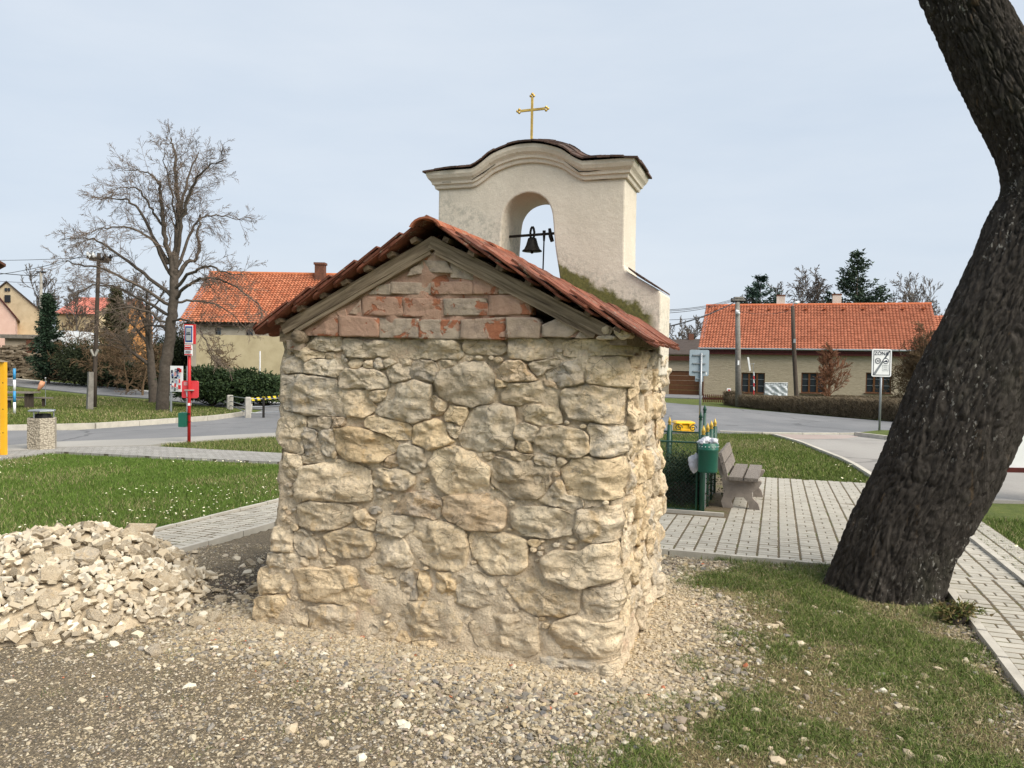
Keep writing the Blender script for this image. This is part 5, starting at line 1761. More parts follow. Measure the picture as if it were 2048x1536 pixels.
# ---- conifers: whorls of boughs set with needle sprays
def needles(rng, pts, dirs, size, n_each, spread, cols):
    """small leaf-sized faces round the given points"""
    N = len(pts) * n_each
    P0 = np.repeat(pts, n_each, 0) + rng.normal(size=(N, 3)) * spread
    D = np.repeat(dirs, n_each, 0) + rng.normal(size=(N, 3)) * .45
    D /= np.linalg.norm(D, axis=1)[:, None]
    S = np.cross(D, rng.normal(size=(N, 3))); S /= np.linalg.norm(S, axis=1)[:, None]
    l = size * rng.uniform(.6, 1.4, (N, 1)); w = l * .28
    V = np.stack([P0 - S * w, P0 + S * w, P0 + D * l], 1).reshape(-1, 3)
    F = np.arange(3 * N).reshape(-1, 3)
    c = np.asarray(cols[0]) + (np.asarray(cols[1]) - np.asarray(cols[0])) * rng.uniform(0, 1, (N, 1))
    return V, F, np.repeat(c, 3, 0)
def conifer(name, base, hh, rad, label, seed, cols=((.012, .028, .016), (.035, .062, .034)), whorls=26, curl=.35, size=.16, group=None, droop=.25, bare=.06, n_each=9):
    rng = np.random.default_rng(seed)
    root = empty(name, base, label, 'tree', group)
    base = np.array(base)
    T = Tubes(); T.add([base + [0, 0, -.1], base + [0, 0, hh * .5], base + [0, 0, hh]], [hh * .018, hh * .011, .01], 7)
    B = Tubes(); pts = []; dirs = []
    for k in range(whorls):
        f = bare + (1 - bare) * (k + .5) / whorls
        z = hh * f; L = rad * (1 - f) ** .85 * 1.0 + .12
        for j in range(rng.integers(5, 8)):
            an = rng.uniform(0, 2 * np.pi); l = L * rng.uniform(.75, 1.15)
            o = np.array([math.cos(an), math.sin(an), 0])
            q = [base + [0, 0, z] + o * (l * s) + np.array([0, 0, l * (-droop * s + curl * s * s)]) for s in (0, .35, .7, 1.0)]
            B.add(q, [.03, .022, .014, .006], 3)
            for s in np.linspace(.15, 1.0, max(4, int(l / .16))):
                i = min(int(s * 3), 2); g = s * 3 - i
                pts.append(q[i] * (1 - g) + q[i + 1] * g); dirs.append(o * .9 + [0, 0, -.1 + .5 * s * curl])
    T.build('trunk', M_BARK_FAR, root); B.build('boughs', M_BARK_FAR, root)
    V, F, c = needles(rng, np.array(pts), np.array(dirs), size, n_each, size * .55, cols)
    np_mesh('crown', V, F, M_LEAF, root, c, smooth=False)
    return root
p = stand(1708, 78); conifer('spruce_tree', p, 13.9, 6.0, 'tall pointed dark spruce behind the chimney of the red-roofed house', 71, size=.30, whorls=20, curl=.60, n_each=9, cols=((.016, .034, .022), (.055, .085, .052)))
p = stand(1516, 82); conifer('pine_tree', p, 11.8, 5.6, 'dark blue-green conifer behind the left chimney of the red roof', 72, size=.30, whorls=14, curl=.75, cols=((.014, .034, .027), (.048, .088, .068)), n_each=9)
p = stand(97, 52); conifer('spruce_tree', p, 6.0, 1.25, 'small dense dark spruce standing before the gable house at left', 73, size=.16, whorls=34, droop=.15, n_each=14)
p = stand(232, 58); conifer('spruce_tree', p, 6.9, 1.5, 'brownish evergreen behind the wooden utility pole', 74, cols=((.035, .040, .018), (.085, .078, .035)), size=.17, whorls=34, n_each=12)
def shrub(name, c, r, label, seed, cols, n=9000, size=.09, layers=True, group=None, cat='shrub', mat=None, clumps=26):
    """an evergreen bush: leaf-sized faces in clumps spread through its volume, on a few stems"""
    rng = np.random.default_rng(seed)
    base = Vector((c[0], c[1], H(c[0], c[1])))
    root = empty(name, base, label, cat, group)
    c = np.array([c[0], c[1], base.z + r[2] * .5])
    cl = []
    while len(cl) < clumps:
        q = rng.uniform(-1, 1, 3)
        if (q ** 2).sum() < 1 and (q ** 2).sum() > .12: cl.append(q)
    cl = np.array(cl)
    S = Tubes()
    for q in cl[::2]:
        S.add([np.array(base), np.array(base) * .5 + (c + q * np.array(r) * [.9, .9, .5]) * .5 + rng.normal(size=3) * .05, c + q * np.array(r) * [.9, .9, .5]], [.03, .02, .008], 4)
    S.build('stems', M_BARK_FAR, root)
    i = rng.integers(0, clumps, n)
    off = rng.normal(size=(n, 3)) * np.array([.26, .26, .10 if layers else .2])
    pos_ = c + (cl[i] * .82 + off) * np.array([r[0], r[1], r[2] * .5])
    pos_[:, 2] = np.maximum(pos_[:, 2], base.z + .02)
    d = np.stack([off[:, 0], off[:, 1], np.full(n, .15) + off[:, 2]], -1) + rng.normal(size=(n, 3)) * .12
    d /= np.linalg.norm(d, axis=1)[:, None]
    V, F, cc = needles(rng, pos_, d, size, 1, .01, cols)
    np_mesh('foliage', V, F, mat or M_LEAF, root, cc, smooth=False)
    return root
JUN = ((.014, .030, .012), (.050, .080, .028))
p = stand(425, 36); shrub('juniper_bush', (p.x, p.y), (1.5, 1.2, 2.0), 'dark green spreading juniper right of the bus stop pole', 81, JUN, 16000, .13, clumps=34)
p = stand(478, 36.5); shrub('juniper_bush', (p.x, p.y), (1.5, 1.2, 1.75), 'dark green juniper behind the concrete posts', 82, JUN, 14000, .13, clumps=34)
p = stand(535, 37); shrub('juniper_bush', (p.x, p.y), (1.7, 1.2, 1.6), 'dark green juniper beside the left corner of the chapel', 83, JUN, 14000, .13, clumps=34)
DK = ((.010, .018, .008), (.035, .045, .018))
p = stand(165, 51); shrub('evergreen_bush', (p.x, p.y), (1.7, 1.3, 2.9), 'round dark evergreen bush left of the wooden pole', 84, DK, 14000, .14, False, clumps=40)
p = stand(228, 50); shrub('evergreen_bush', (p.x, p.y), (2.3, 1.3, 1.8), 'low dark evergreen bush right of the wooden pole', 85, DK, 14000, .14, False, clumps=40)
p = stand(280, 49); shrub('evergreen_bush', (p.x, p.y), (1.6, 1.3, 1.6), 'low dark evergreen bush behind the lime trunk', 86, DK, 9000, .14, False, clumps=30)

p = stand(352, 53); shrub('evergreen_bush', (p.x, p.y), (1.9, 1.3, 3.6), 'tall dark bush in the gap between lime trunk and barn', 87, DK, 11000, .15, False, clumps=40)
p = stand(338, 60); bare_tree('bare_thicket', p, 5.2, 'brown thicket filling the gap left of the barn', 67, at_range(CFG_Q, 60), (M_TWIG_BROWN, M_TWIG_BROWN), 'thickets left of the lime tree', trunk_r=.07)

# ================================================================== houses
def tiled_slope(a, b, up, ncol, nrow, cols, parent, seed, amp=.035, name='roof_tiles', jit=.12, wave='pan'):
    """a slope of pan tiles as real geometry: a, b the eave ends, up the vector to the ridge"""
    rng = np.random.default_rng(seed)
    a, b, up = np.array(a, float), np.array(b, float), np.array(up, float)
    ex = (b - a) / ncol; ey = up / nrow
    n = np.cross(ex, ey); n /= np.linalg.norm(n)
    if n[2] < 0: n = -n
    f = np.array([0, .2, .4, .6, .8, 1.0]); prof = amp * np.array([0, .75, 1.0, .75, .05, -.15]) if wave == 'pan' else amp * np.array([0, .7, 1, 1, .7, 0])
    m = len(f)
    I, J = np.meshgrid(np.arange(ncol), np.arange(nrow)); I = I.ravel(); J = J.ravel(); N = len(I)
    jx = rng.normal(0, .004, N)
    V = np.zeros((N, 2, m, 3)); 
    for k in range(2):
        yy = J + (1.10 if k else 0.0)
        lift = (.0 if k else .055)
        V[:, k] = a + (I[:, None] + f[None, :])[..., None] * ex + yy[:, None, None] * ey + (prof[None, :] + lift + jx[:, None])[..., None] * n
    base = (np.arange(N) * 2 * m)[:, None]
    q = np.array([[i, i + 1, m + i + 1, m + i] for i in range(m - 1)])
    F = (base[:, :, None] + q[None]).reshape(-1, 4)
    # front lip of every tile
    lip = V[:, 0] - n * .03
    V2 = np.concatenate([V.reshape(N, -1, 3), lip], 1)
    base2 = (np.arange(N) * 3 * m)[:, None]
    q2 = np.array([[2 * m + i, 2 * m + i + 1, i + 1, i] for i in range(m - 1)])
    F = np.concatenate([(base2[:, :, None] + q[None]).reshape(-1, 4), (base2[:, :, None] + q2[None]).reshape(-1, 4)])
    c0, c1 = np.array(cols[0]), np.array(cols[1])
    k = np.clip(rng.normal(.5, .3, N), 0, 1)
    c = c0 + (c1 - c0) * k[:, None]; c = c * (1 + rng.normal(0, jit, N))[:, None]
    c = np.repeat(c, 3 * m, 0)
    o = np_mesh(name, V2.reshape(-1, 3), F, M_ROOFV, parent, np.clip(c, .01, 1), smooth=False)
    o['kind'] = 'stuff'
    return o
def make_roofv():
    t = NT('pan_tiles')
    n = t.noise(1.3, 5, .65)
    col = t.mix(.6, t.attr('Col'), t.ramp(n, [(.3, (.72, .70, .68)), (.7, (1.15, 1.15, 1.15))]), 'MULTIPLY')
    return t.done(col, .85, t.bump(t.noise(60, 4, .7), .3, .004))
M_ROOFV = make_roofv()
def make_facade():
    t = NT('ribbed_render')
    n = t.noise(3.2, 6, .7, t.mapped((1.0, 1.0, 5.5)), .6)
    col = t.ramp(n, [(.3, (.30, .25, .18)), (.5, (.385, .325, .24)), (.72, (.44, .375, .285))])
    return t.done(col, .95, t.bump(n, .8, .05))
M_FACADE = make_facade()
M_BARNWALL = make_plaster('barn_plaster', (.31, .275, .225), (.37, .33, .27), (.41, .37, .31))
M_YARDWALL = make_plaster('yard_wall_plaster', (.36, .30, .19), (.43, .365, .235), (.48, .41, .275))
M_CREAM = make_plaster('cream_plaster', (.50, .41, .27), (.59, .49, .33), (.64, .54, .38))
M_PINK = make_plaster('pink_plaster', (.72, .48, .40), (.76, .52, .44), (.79, .56, .48))
M_ORANGEW = make_plaster('orange_plaster', (.62, .29, .10), (.70, .34, .13), (.74, .40, .17))
M_CHIM = simple('chimney_brick', (.16, .07, .045), (.09, .045, .032), 12, .9, .6, 20, .03)
M_CHIM_W = make_plaster('chimney_plaster', (.55, .50, .44), (.66, .61, .54), (.72, .68, .62))
M_WINFRAME = simple('brown_window_frame', (.13, .052, .018), (.10, .04, .014), 6, .5, .05)
M_CURTAIN = simple('curtain', (.30, .29, .28), (.22, .21, .20), 8, .8, .1)

# ---- the red-roofed house on the right
yaw = R(-20)                                     # its front runs to the right and towards us
hd = Vector((math.cos(yaw), math.sin(yaw), 0)); hn = Vector((math.sin(yaw), -math.cos(yaw), 0))   # along, outwards
A0 = P(1402, 800, 57.5); A0.z = H(A0.x, A0.y)
LH = 15.6
def hp(l, o, z): return A0 + hd * l + hn * o + Vector((0, 0, z))
house = empty('red_roofed_house', A0, 'long single-storey house with beige ribbed walls and orange-red tiled roof at right', 'house')
zE = P(1402, 697, 57.5).z - A0.z; zR = P(1413, 612, 61.8).z - A0.z; DH = 8.6
# where the windows are: intersect the pixel with the front plane
def on_front(px, py):
    d = ray(px, py); o = Vector((0, 0, HC)); t = (A0 - o).dot(hn) / d.dot(hn); g = o + d * t - A0
    return g.dot(hd), g.z
wins = []
for (x0, x1) in ((1483, 1529), (1603, 1650), (1732, 1782)):
    l0, z1_ = on_front(x0, 745); l1, z0_ = on_front(x1, 787)
    wins.append((l0, l1, z0_, z1_))
def wall_with_holes(l0, l1, z0, z1, holes, fn, thick, name, mat, parent):
    xs = sorted({l0, l1, *[h[0] for h in holes], *[h[1] for h in holes]}); zs = sorted({z0, z1, *[h[2] for h in holes], *[h[3] for h in holes]})
    m = MB()
    for i in range(len(xs) - 1):
        for j in range(len(zs) - 1):
            cx, cz = (xs[i] + xs[i + 1]) / 2, (zs[j] + zs[j + 1]) / 2
            if any(h[0] < cx < h[1] and h[2] < cz < h[3] for h in holes): continue
            m.add([fn(xs[i], 0, zs[j]), fn(xs[i + 1], 0, zs[j]), fn(xs[i + 1], 0, zs[j + 1]), fn(xs[i], 0, zs[j + 1])], [(0, 1, 2, 3)])
    for h in holes:
        q = [(h[0], h[2]), (h[1], h[2]), (h[1], h[3]), (h[0], h[3])]
        for k in range(4):
            a, b = q[k], q[(k + 1) % 4]
            m.add([fn(a[0], 0, a[1]), fn(b[0], 0, b[1]), fn(b[0], -thick, b[1]), fn(a[0], -thick, a[1])], [(0, 1, 2, 3)])
    return m.build(name, mat, parent, fix=False)
wall_with_holes(0, LH, -.2, zE, [(a, b, c, d) for a, b, c, d in wins], hp, .22, 'wall', M_FACADE, house)
m = MB(); m.prism([hp(0, 0, -.2), hp(0, -DH, -.2), hp(0, -DH, zE), hp(0, -DH / 2, zR - .15), hp(0, 0, zE)], hd * .02).build('wall', M_FACADE, house)
m = MB(); m.prism([hp(LH - .02, 0, -.2), hp(LH - .02, -DH, -.2), hp(LH - .02, -DH, zE), hp(LH - .02, -DH / 2, zR - .15), hp(LH - .02, 0, zE)], hd * .02).build('wall', M_FACADE, house)
for (a, b, c, d) in wins:
    w = empty('window', hp(a, 0, c) - A0); w.parent = house
    fw = .07
    m = MB()
    for (x0, x1, z0_, z1_) in ((a, a + fw, c, d), (b - fw, b, c, d), (a + fw, b - fw, c, c + fw), (a + fw, b - fw, d - fw, d)):
        m.box(hp((x0 + x1) / 2, -.12, (z0_ + z1_) / 2), (x1 - x0, .07, z1_ - z0_), rz=yaw)
    W3 = (b - a) / 3
    for k in (1, 2):
        m.box(hp(a + W3 * k, -.115, (c + d) / 2), (.13, .07, d - c - 2 * fw), rz=yaw)
    m.build('frame', M_WINFRAME, w)
    m = MB()
    for zz in (c + (d - c) * .36, c + (d - c) * .68): m.box(hp((a + b) / 2, -.125, zz), (b - a - .1, .03, .025), rz=yaw)
    m.build('glazing_bar', M_GALV, w)
    for k in range(3):
        MB().box(hp(a + W3 * (k + .5), -.15, (c + d) / 2), (W3 - .1, .012, d - c - .1), rz=yaw).build('pane', M_PANE, w)
    MB().box(hp((a + b) / 2, .04, c - .03), (b - a + .2, .16, .05), rz=yaw).build('sill', M_BROWN, w)
OVE = .45
up = (hp(0, -DH / 2, zR) - hp(0, OVE, zE + .02))
RC = ((.33, .112, .062), (.41, .152, .088))
tiled_slope(hp(-.25, OVE, zE + .02), hp(LH + .15, OVE, zE + .02), up, 72, 27, RC, house, 3, .045, 'roof_tiles', .05)
upb = hp(0, -DH / 2, zR) - hp(0, -DH - OVE, zE + .02)
MB().prism([hp(-.25, -DH - OVE, zE), hp(LH + .15, -DH - OVE, zE), hp(LH + .15, -DH / 2, zR - .02), hp(-.25, -DH / 2, zR - .02)], (0, 0, .05)).build('rear_roof', M_ROOF_R, house)
m = MB(); m.tube([hp(-.25, -DH / 2, zR + .02), hp(LH + .15, -DH / 2, zR + .02)], .11, 8); m.build('ridge', M_ROOF_R, house)
MB().box(hp(LH / 2, OVE - .14, zE - .20), (LH + .3, .05, .42), rz=yaw).build('fascia', M_DARKRED, house)
m = MB(); m.tube([hp(-.25, OVE + .06, zE), hp(LH + .15, OVE + .06, zE)], .07, 8); m.build('gutter', M_GALV, house)
MB().box(hp(LH / 2, OVE / 2, zE - .17), (LH, OVE, .03), rz=yaw).build('soffit', M_DARKRED, house)
m = MB(); m.tube([hp(.12, .08, zE - .1), hp(.12, .08, 0)], .05, 8); m.build('downpipe', M_BROWN, house)
for k in range(12):                              # snow and vent tiles in one row under the ridge
    q = hp(.6 + 1.32 * k, OVE, zE + .02) + up * .87 + Vector((0, 0, .09))
    MB().prism([q - hd * .14, q + hd * .14, q + Vector((0, 0, .14))], hn * .25).build('vent_tile', M_ROOF_R, house)
def chimney(px, w, top_px, mat, parent, D, nm='chimney', cap=True):
    q = P(px, top_px, D); zb = q.z - 1.6
    ch = MB(); ch.box((q.x, q.y, (q.z + zb) / 2), (w, w, q.z - zb), rz=yaw)
    c = ch.build(nm, mat, parent)
    if cap:
        MB().box((q.x, q.y, q.z + .03), (w * 1.12, w * 1.12, .09), rz=yaw).build('cap', M_CHIM, c)
chimney(1562, .62, 592, M_CHIM_W, house, 61.0)
chimney(1674, .62, 590, M_CHIM_W, house, 59.6)
# lower range behind its right end
q0 = P(1840, 690, 58.0); bq = Vector((q0.x, q0.y, H(q0.x, q0.y)))
annex = empty('low_annex', bq, 'lower tiled outbuilding joined to the right end of the red-roofed house', 'building')
zt_, ze_ = P(1870, 632, 61).z, P(1870, 700, 57).z
def ap(l, o, z): return bq + hd * l + hn * o + Vector((0, 0, z - bq.z))
MB().prism([ap(0, 0, bq.z - .2), ap(7, 0, bq.z - .2), ap(7, 0, ze_), ap(0, 0, ze_)], -hn * 6).build('wall', M_FACADE, annex)
tiled_slope(ap(-.1, .3, ze_), ap(7.2, .3, ze_), ap(0, -3.6, zt_) - ap(0, .3, ze_), 32, 16, RC, annex, 6, .045, 'roof_tiles', .05)
MB().prism([ap(-.1, -7, ze_), ap(7.2, -7, ze_), ap(7.2, -3.6, zt_ - .02), ap(-.1, -3.6, zt_ - .02)], (0, 0, .05)).build('rear_roof', M_ROOF_R, annex)
# ---- garage at its left
gl0, _ = on_front(1322, 760); gl1, _ = on_front(1403, 760)
ga = empty('garage', hp(gl0, 0, 0), 'flat-roofed garage with brown sectional door left of the red-roofed house', 'garage')
gz = on_front(1370, 720)[1]
dl0, dz1 = on_front(1337, 741); dl1, _ = on_front(1398, 741)
wall_with_holes(gl0 - 1.5, -.02, -.2, gz, [(dl0, dl1, -.2, dz1)], lambda l, o, z: hp(l, o - .3, z), .2, 'wall', M_FACADE, ga)
MB().box(hp((gl0 - 1.5) / 2, -3.0, gz + .12), (abs(gl0 - 1.5) + .1, 6.0, .34), rz=yaw).build('roof', M_BROWN, ga)
for k in range(5):
    z0_ = .0 + (dz1 - .0) * k / 5; z1_ = (dz1) * (k + 1) / 5 - .012
    MB().box(hp((dl0 + dl1) / 2, -.42, (z0_ + z1_) / 2), (dl1 - dl0, .05, z1_ - z0_), rz=yaw).build('door_panel', M_GARAGE, ga)
sheet('driveway', [hp(gl0 - 1.5, .0, 0), hp(0, .0, 0), hp(1.5, 5.5, 0), hp(gl0 - 3, 5.5, 0)], .03, M_ASPHALT)
# a dark distant roof in the gap
q = P(1365, 700, 75); dr = empty('far_house', (q.x, q.y, H(q.x, q.y)), 'dark brown roof of a distant house between chapel and garage', 'house')
zt_ = P(1375, 678, 75).z
MB().prism([(q.x - 4, 72, q.z - .5), (q.x + 3, 72, q.z - .5), (q.x + 3, 76, zt_), (q.x - 4, 76, zt_ - .25)], (0, 0, .1)).build('roof', simple('dark_roof', (.07, .055, .048), (.05, .04, .035), 4), dr)
MB().box((q.x - .5, 76.5, q.z - 1.8), (7, 8, 3.0)).build('wall', M_BARNWALL, dr)
c = MB().box((q.x + 1.0, 76, zt_ + .1), (.5, .5, .9)).build('chimney', M_CHIM, dr)

# ---- the barn on the left
DB = 47.0
B0 = P(372, 760, DB); B0.z = H(B0.x, B0.y)
barn = empty('barn', B0, 'long grey-walled barn with bright orange pan-tile roof behind the junipers', 'barn')
zE = P(560, 648, DB).z; zR = P(600, 549, DB + 4.4).z
xl, xr = P(372, 648, DB).x, P(930, 648, DB).x
y0 = DB
bw = []
for (x0, x1) in ((429, 442), (491, 506)):
    bw.append((P(x0, 660, DB).x, P(x1, 660, DB).x, P(500, 671, DB).z, P(500, 657, DB).z))
fnb = lambda l, o, z: Vector((l, y0 - o, z))
wall_with_holes(xl, xr, B0.z - .3, zE, bw, fnb, .3, 'wall', M_BARNWALL, barn)
MB().box((xl + .05, y0 + 4.4, (zE + B0.z) / 2), (.1, 8.8, zE - B0.z)).build('wall', M_BARNWALL, barn)
MB().prism([(xl, y0, zE), (xl, y0 + 8.8, zE), (xl, y0 + 4.4, zR - .1)], (.1, 0, 0)).build('gable', M_BARNWALL, barn)
for (a, b_, c, d) in bw:
    w = MB().box(((a + b_) / 2, y0 + .25, (c + d) / 2), (b_ - a, .04, d - c)).build('window', M_PANE, barn)
    m = MB()
    for k in range(1, 4): m.box((a + (b_ - a) * k / 4, y0 + .2, (c + d) / 2), (.03, .03, d - c))
    m.box(((a + b_) / 2, y0 + .2, (c + d) / 2), (b_ - a, .03, .03))
    m.build('grille', M_GALV, w)
eo = .45
tiled_slope((xl - .3, y0 - eo, zE), (xr, y0 - eo, zE), (0, 4.4 + eo, zR - zE), 82, 27, ((.35, .115, .058), (.44, .17, .092)), barn, 9, .05, 'roof_tiles', .10)
MB().prism([(xl - .3, y0 + 8.8 + eo, zE - .04), (xr, y0 + 8.8 + eo, zE - .04), (xr, y0 + 4.4, zR - .04), (xl - .3, y0 + 4.4, zR - .04)], (0, 0, .05)).build('rear_roof', M_ROOF_L, barn)
m = MB(); m.tube([(xl - .3, y0 + 4.4, zR + .02), (xr, y0 + 4.4, zR + .02)], .12, 8); m.build('ridge', M_ROOF_L, barn)
MB().box(((xl + xr) / 2, y0 - eo + .2, zE - .10), (xr - xl, .06, .18)).build('fascia', M_WOOD_DARK, barn)
q = P(641, 532, DB + 4.0); c = MB().box((q.x, q.y, q.z - .5), (.62, .6, 1.4)).build('chimney', M_CHIM, barn)
MB().box((q.x, q.y, q.z + .13), (.74, .72, .14)).build('cap', M_CHIM, c)
# yard wall in front of it
yt = P(560, 672, DB - 3).z
yw = empty('yard_wall', P(560, 760, DB - 3), 'low ochre rendered yard wall in front of the barn', 'wall')
yx0, yx1 = P(395, 700, DB - 3).x, P(930, 700, DB - 3).x
MB().box(((yx0 + yx1) / 2, DB - 3, (yt - .6) / 2 - .2), (yx1 - yx0, .35, yt + .6 + .4)).build('wall', M_YARDWALL, yw)
MB().box(((yx0 + yx1) / 2, DB - 3.19, -.15), (yx1 - yx0, .03, .5)).build('plinth', M_DARKRED, yw)
# ---- village houses at far left
def gable_house(name, label, pxs, D, z_eave, z_ridge, depth, wall, roofm, along='x', seed=1, parent_cat='house', tiles=None):
    """pxs: left and right pixel of the front"""
    x0, x1 = P(pxs[0], 700, D).x, P(pxs[1], 700, D).x
    b = Vector(((x0 + x1) / 2, D, H((x0 + x1) / 2, D)))
    r = empty(name, b, label, parent_cat)
    if along == 'gable':     # gable end towards the camera
        xm = (x0 + x1) / 2
        MB().prism([(x0, D, b.z - 1), (x1, D, b.z - 1), (x1, D, z_eave), (xm, D, z_ridge), (x0, D, z_eave)], (-depth * .62, depth, 0)).build('wall', wall, r)
        for s, xe in ((-1, x0), (1, x1)):
            xo = xe + s * .15; zo = z_eave - .15 * (z_ridge - z_eave) / (x1 - xm)
            MB().prism([(xm, D - .15, z_ridge), (xo, D - .15, zo), (xo, D - .15, zo + .14), (xm, D - .15, z_ridge + .14)], (-depth * .62, depth + .3, 0)).build('roof', roofm, r)
    else:
        MB().box(((x0 + x1) / 2, D + depth / 2, (b.z - 1 + z_eave) / 2), (x1 - x0, depth, z_eave - b.z + 1)).build('wall', wall, r)
        tiled_slope((x0 - .2, D - .3, z_eave), (x1 + .2, D - .3, z_eave), (0, depth / 2 + .3, z_ridge - z_eave), max(6, int((x1 - x0) / .3)), 16, tiles, r, seed, .05)
        MB().prism([(x0 - .2, D + depth + .3, z_eave), (x1 + .2, D + depth + .3, z_eave), (x1 + .2, D + depth / 2, z_ridge - .03), (x0 - .2, D + depth / 2, z_ridge - .03)], (0, 0, .06)).build('rear_roof', roofm, r)
        MB().prism([(x0, D, z_eave), (x0, D + depth, z_eave), (x0, D + depth / 2, z_ridge - .1)], (.05, 0, 0)).build('gable', wall, r)
        MB().prism([(x1 - .05, D, z_eave), (x1 - .05, D + depth, z_eave), (x1 - .05, D + depth / 2, z_ridge - .1)], (.05, 0, 0)).build('gable', wall, r)
    return r
zz = lambda py, D: P(100, py, D).z
g = gable_house('gable_house', 'cream house with weathered gable and tiny attic windows at far left', (-52, 82), 72, zz(622, 72), zz(566, 72), 12, M_CREAM, M_WOOD_DARK, 'gable')
for (x0, x1, y0_, y1_) in ((9, 13, 576, 582), (15, 19, 576, 582), (9, 20, 590, 604)):
    a, b_ = P(x0, y1_, 71.9), P(x1, y0_, 71.9)
    MB().box(((a.x + b_.x) / 2, 71.96, (a.z + b_.z) / 2), (b_.x - a.x, .12, b_.z - a.z)).build('window', M_PANE, g)
g = gable_house('pink_house', 'pink rendered house with red roof edge cut by the left picture edge', (-75, 31), 64, zz(634, 64), zz(572, 64), 9, M_PINK, M_DARKRED, 'gable')
gable_house('red_house', 'house with a pale red roof seen through the branches at left', (112, 190), 82, zz(628, 82), zz(588, 82), 9, M_CREAM, M_ROOF_L, 'x', 4, tiles=((.50, .17, .13), (.56, .22, .17)))
gable_house('orange_house', 'orange rendered house seen through the branches left of the lime tree', (248, 305), 74, zz(630, 74), zz(592, 74), 9, M_ORANGEW, M_ROOF_L, 'gable')
# a roof corner high at the very left edge: the house itself stands out of the picture
a = P(12, 528, 50); er = empty('eave_house', P(-60, 760, 50), 'tip of a brown eave entering at the left picture edge', 'house')
sk = Vector((-5.2, 6.0, 0))                       # its side runs back to the left
rl = Vector((-4.2, 0, 2.4))                       # up to its ridge
MB().prism([a, a + rl, a + rl + sk, a + sk], (0, 0, -.16)).build('roof', M_CHIM, er)
MB().prism([a + rl, a + rl + Vector((-4.2, 0, -2.4)), a + rl + Vector((-4.2, 0, -2.4)) + sk, a + rl + sk], (0, 0, -.16)).build('roof', M_CHIM, er)
w0_, w1_ = a + Vector((-.55, .15, 0)), a + Vector((-7.85, .15, 0))
MB().prism([(w0_.x, w0_.y, -.6), (w1_.x, w1_.y, -.6), (w1_.x, w1_.y, a.z + .12), (a.x - 4.2, w0_.y, a.z + 2.2), (w0_.x, w0_.y, a.z + .12)], sk * .97).build('wall', M_CREAM, er)
for k_ in (-2.6, -5.4): MB().box((a.x + k_, w0_.y - .02, 1.4), (1.0, .1, 1.3)).build('window', M_PANE, er)
# polytunnel
a0, a1 = P(73, 690, 60), P(122, 690, 60)
pt = empty('polytunnel', (((a0.x + a1.x) / 2), 60, H(a0.x, 60)), 'grey-white polytunnel behind the stone wall at far left', 'greenhouse')
zt_ = P(100, 659, 60).z; zb_ = P(100, 684, 60).z - 1.5
m = MB(); n = 12; vs = []
cx, rx = (a0.x + a1.x) / 2, (a1.x - a0.x) / 2
for yy in (60, 66):
    for i in range(n + 1):
        an = math.pi * i / n; vs.append((cx - rx * math.cos(an), yy, zb_ + (zt_ - zb_) * math.sin(an) ** .8))
m.add(vs, [(i, i + 1, n + 2 + i, n + 1 + i) for i in range(n)] + [tuple(range(n, -1, -1))]).build('cover', simple('tunnel_film', (.48, .50, .52), (.38, .40, .42), 2, .5, .1), pt)
m = MB()
for yy in (59.97, 62, 64): m.tube([(cx - rx * math.cos(math.pi * i / n) * 1.01, yy, zb_ + (zt_ - zb_) * 1.01 * math.sin(math.pi * i / n) ** .8) for i in range(n + 1)], .05, 5)
m.build('hoop', M_GALV, pt)

# ---- dry-stone wall at far left, course by course
def make_darkstone():
    t = NT('dry_stone')
    co = t.shifted(20)
    n = t.noise(7, 5, .65, co)
    c = t.mix(t.rnd(), (.18, .145, .11), (.33, .28, .215))
    c = t.mix(.8, c, t.ramp(n, [(.3, (.6, .6, .6)), (.7, (1.2, 1.2, 1.2))]), 'MULTIPLY')
    return t.done(c, .95, t.bump(n, .8, .03))
M_DRY = make_darkstone()
rw = random.Random(8)
ME_DRY = []
for k in range(6):
    bm = bmesh.new()
    for _ in range(12): bm.verts.new((rw.choice((-1, 1)) * rw.uniform(.38, .5), rw.choice((-1, 1)) * rw.uniform(.35, .5), rw.choice((-1, 1)) * rw.uniform(.35, .5)))
    bmesh.ops.convex_hull(bm, input=bm.verts)
    for v in [v for v in bm.verts if not v.link_faces]: bm.verts.remove(v)
    me = bpy.data.meshes.new('dry_stone'); bm.to_mesh(me); bm.free(); me.materials.append(M_DRY); ME_DRY.append(me)
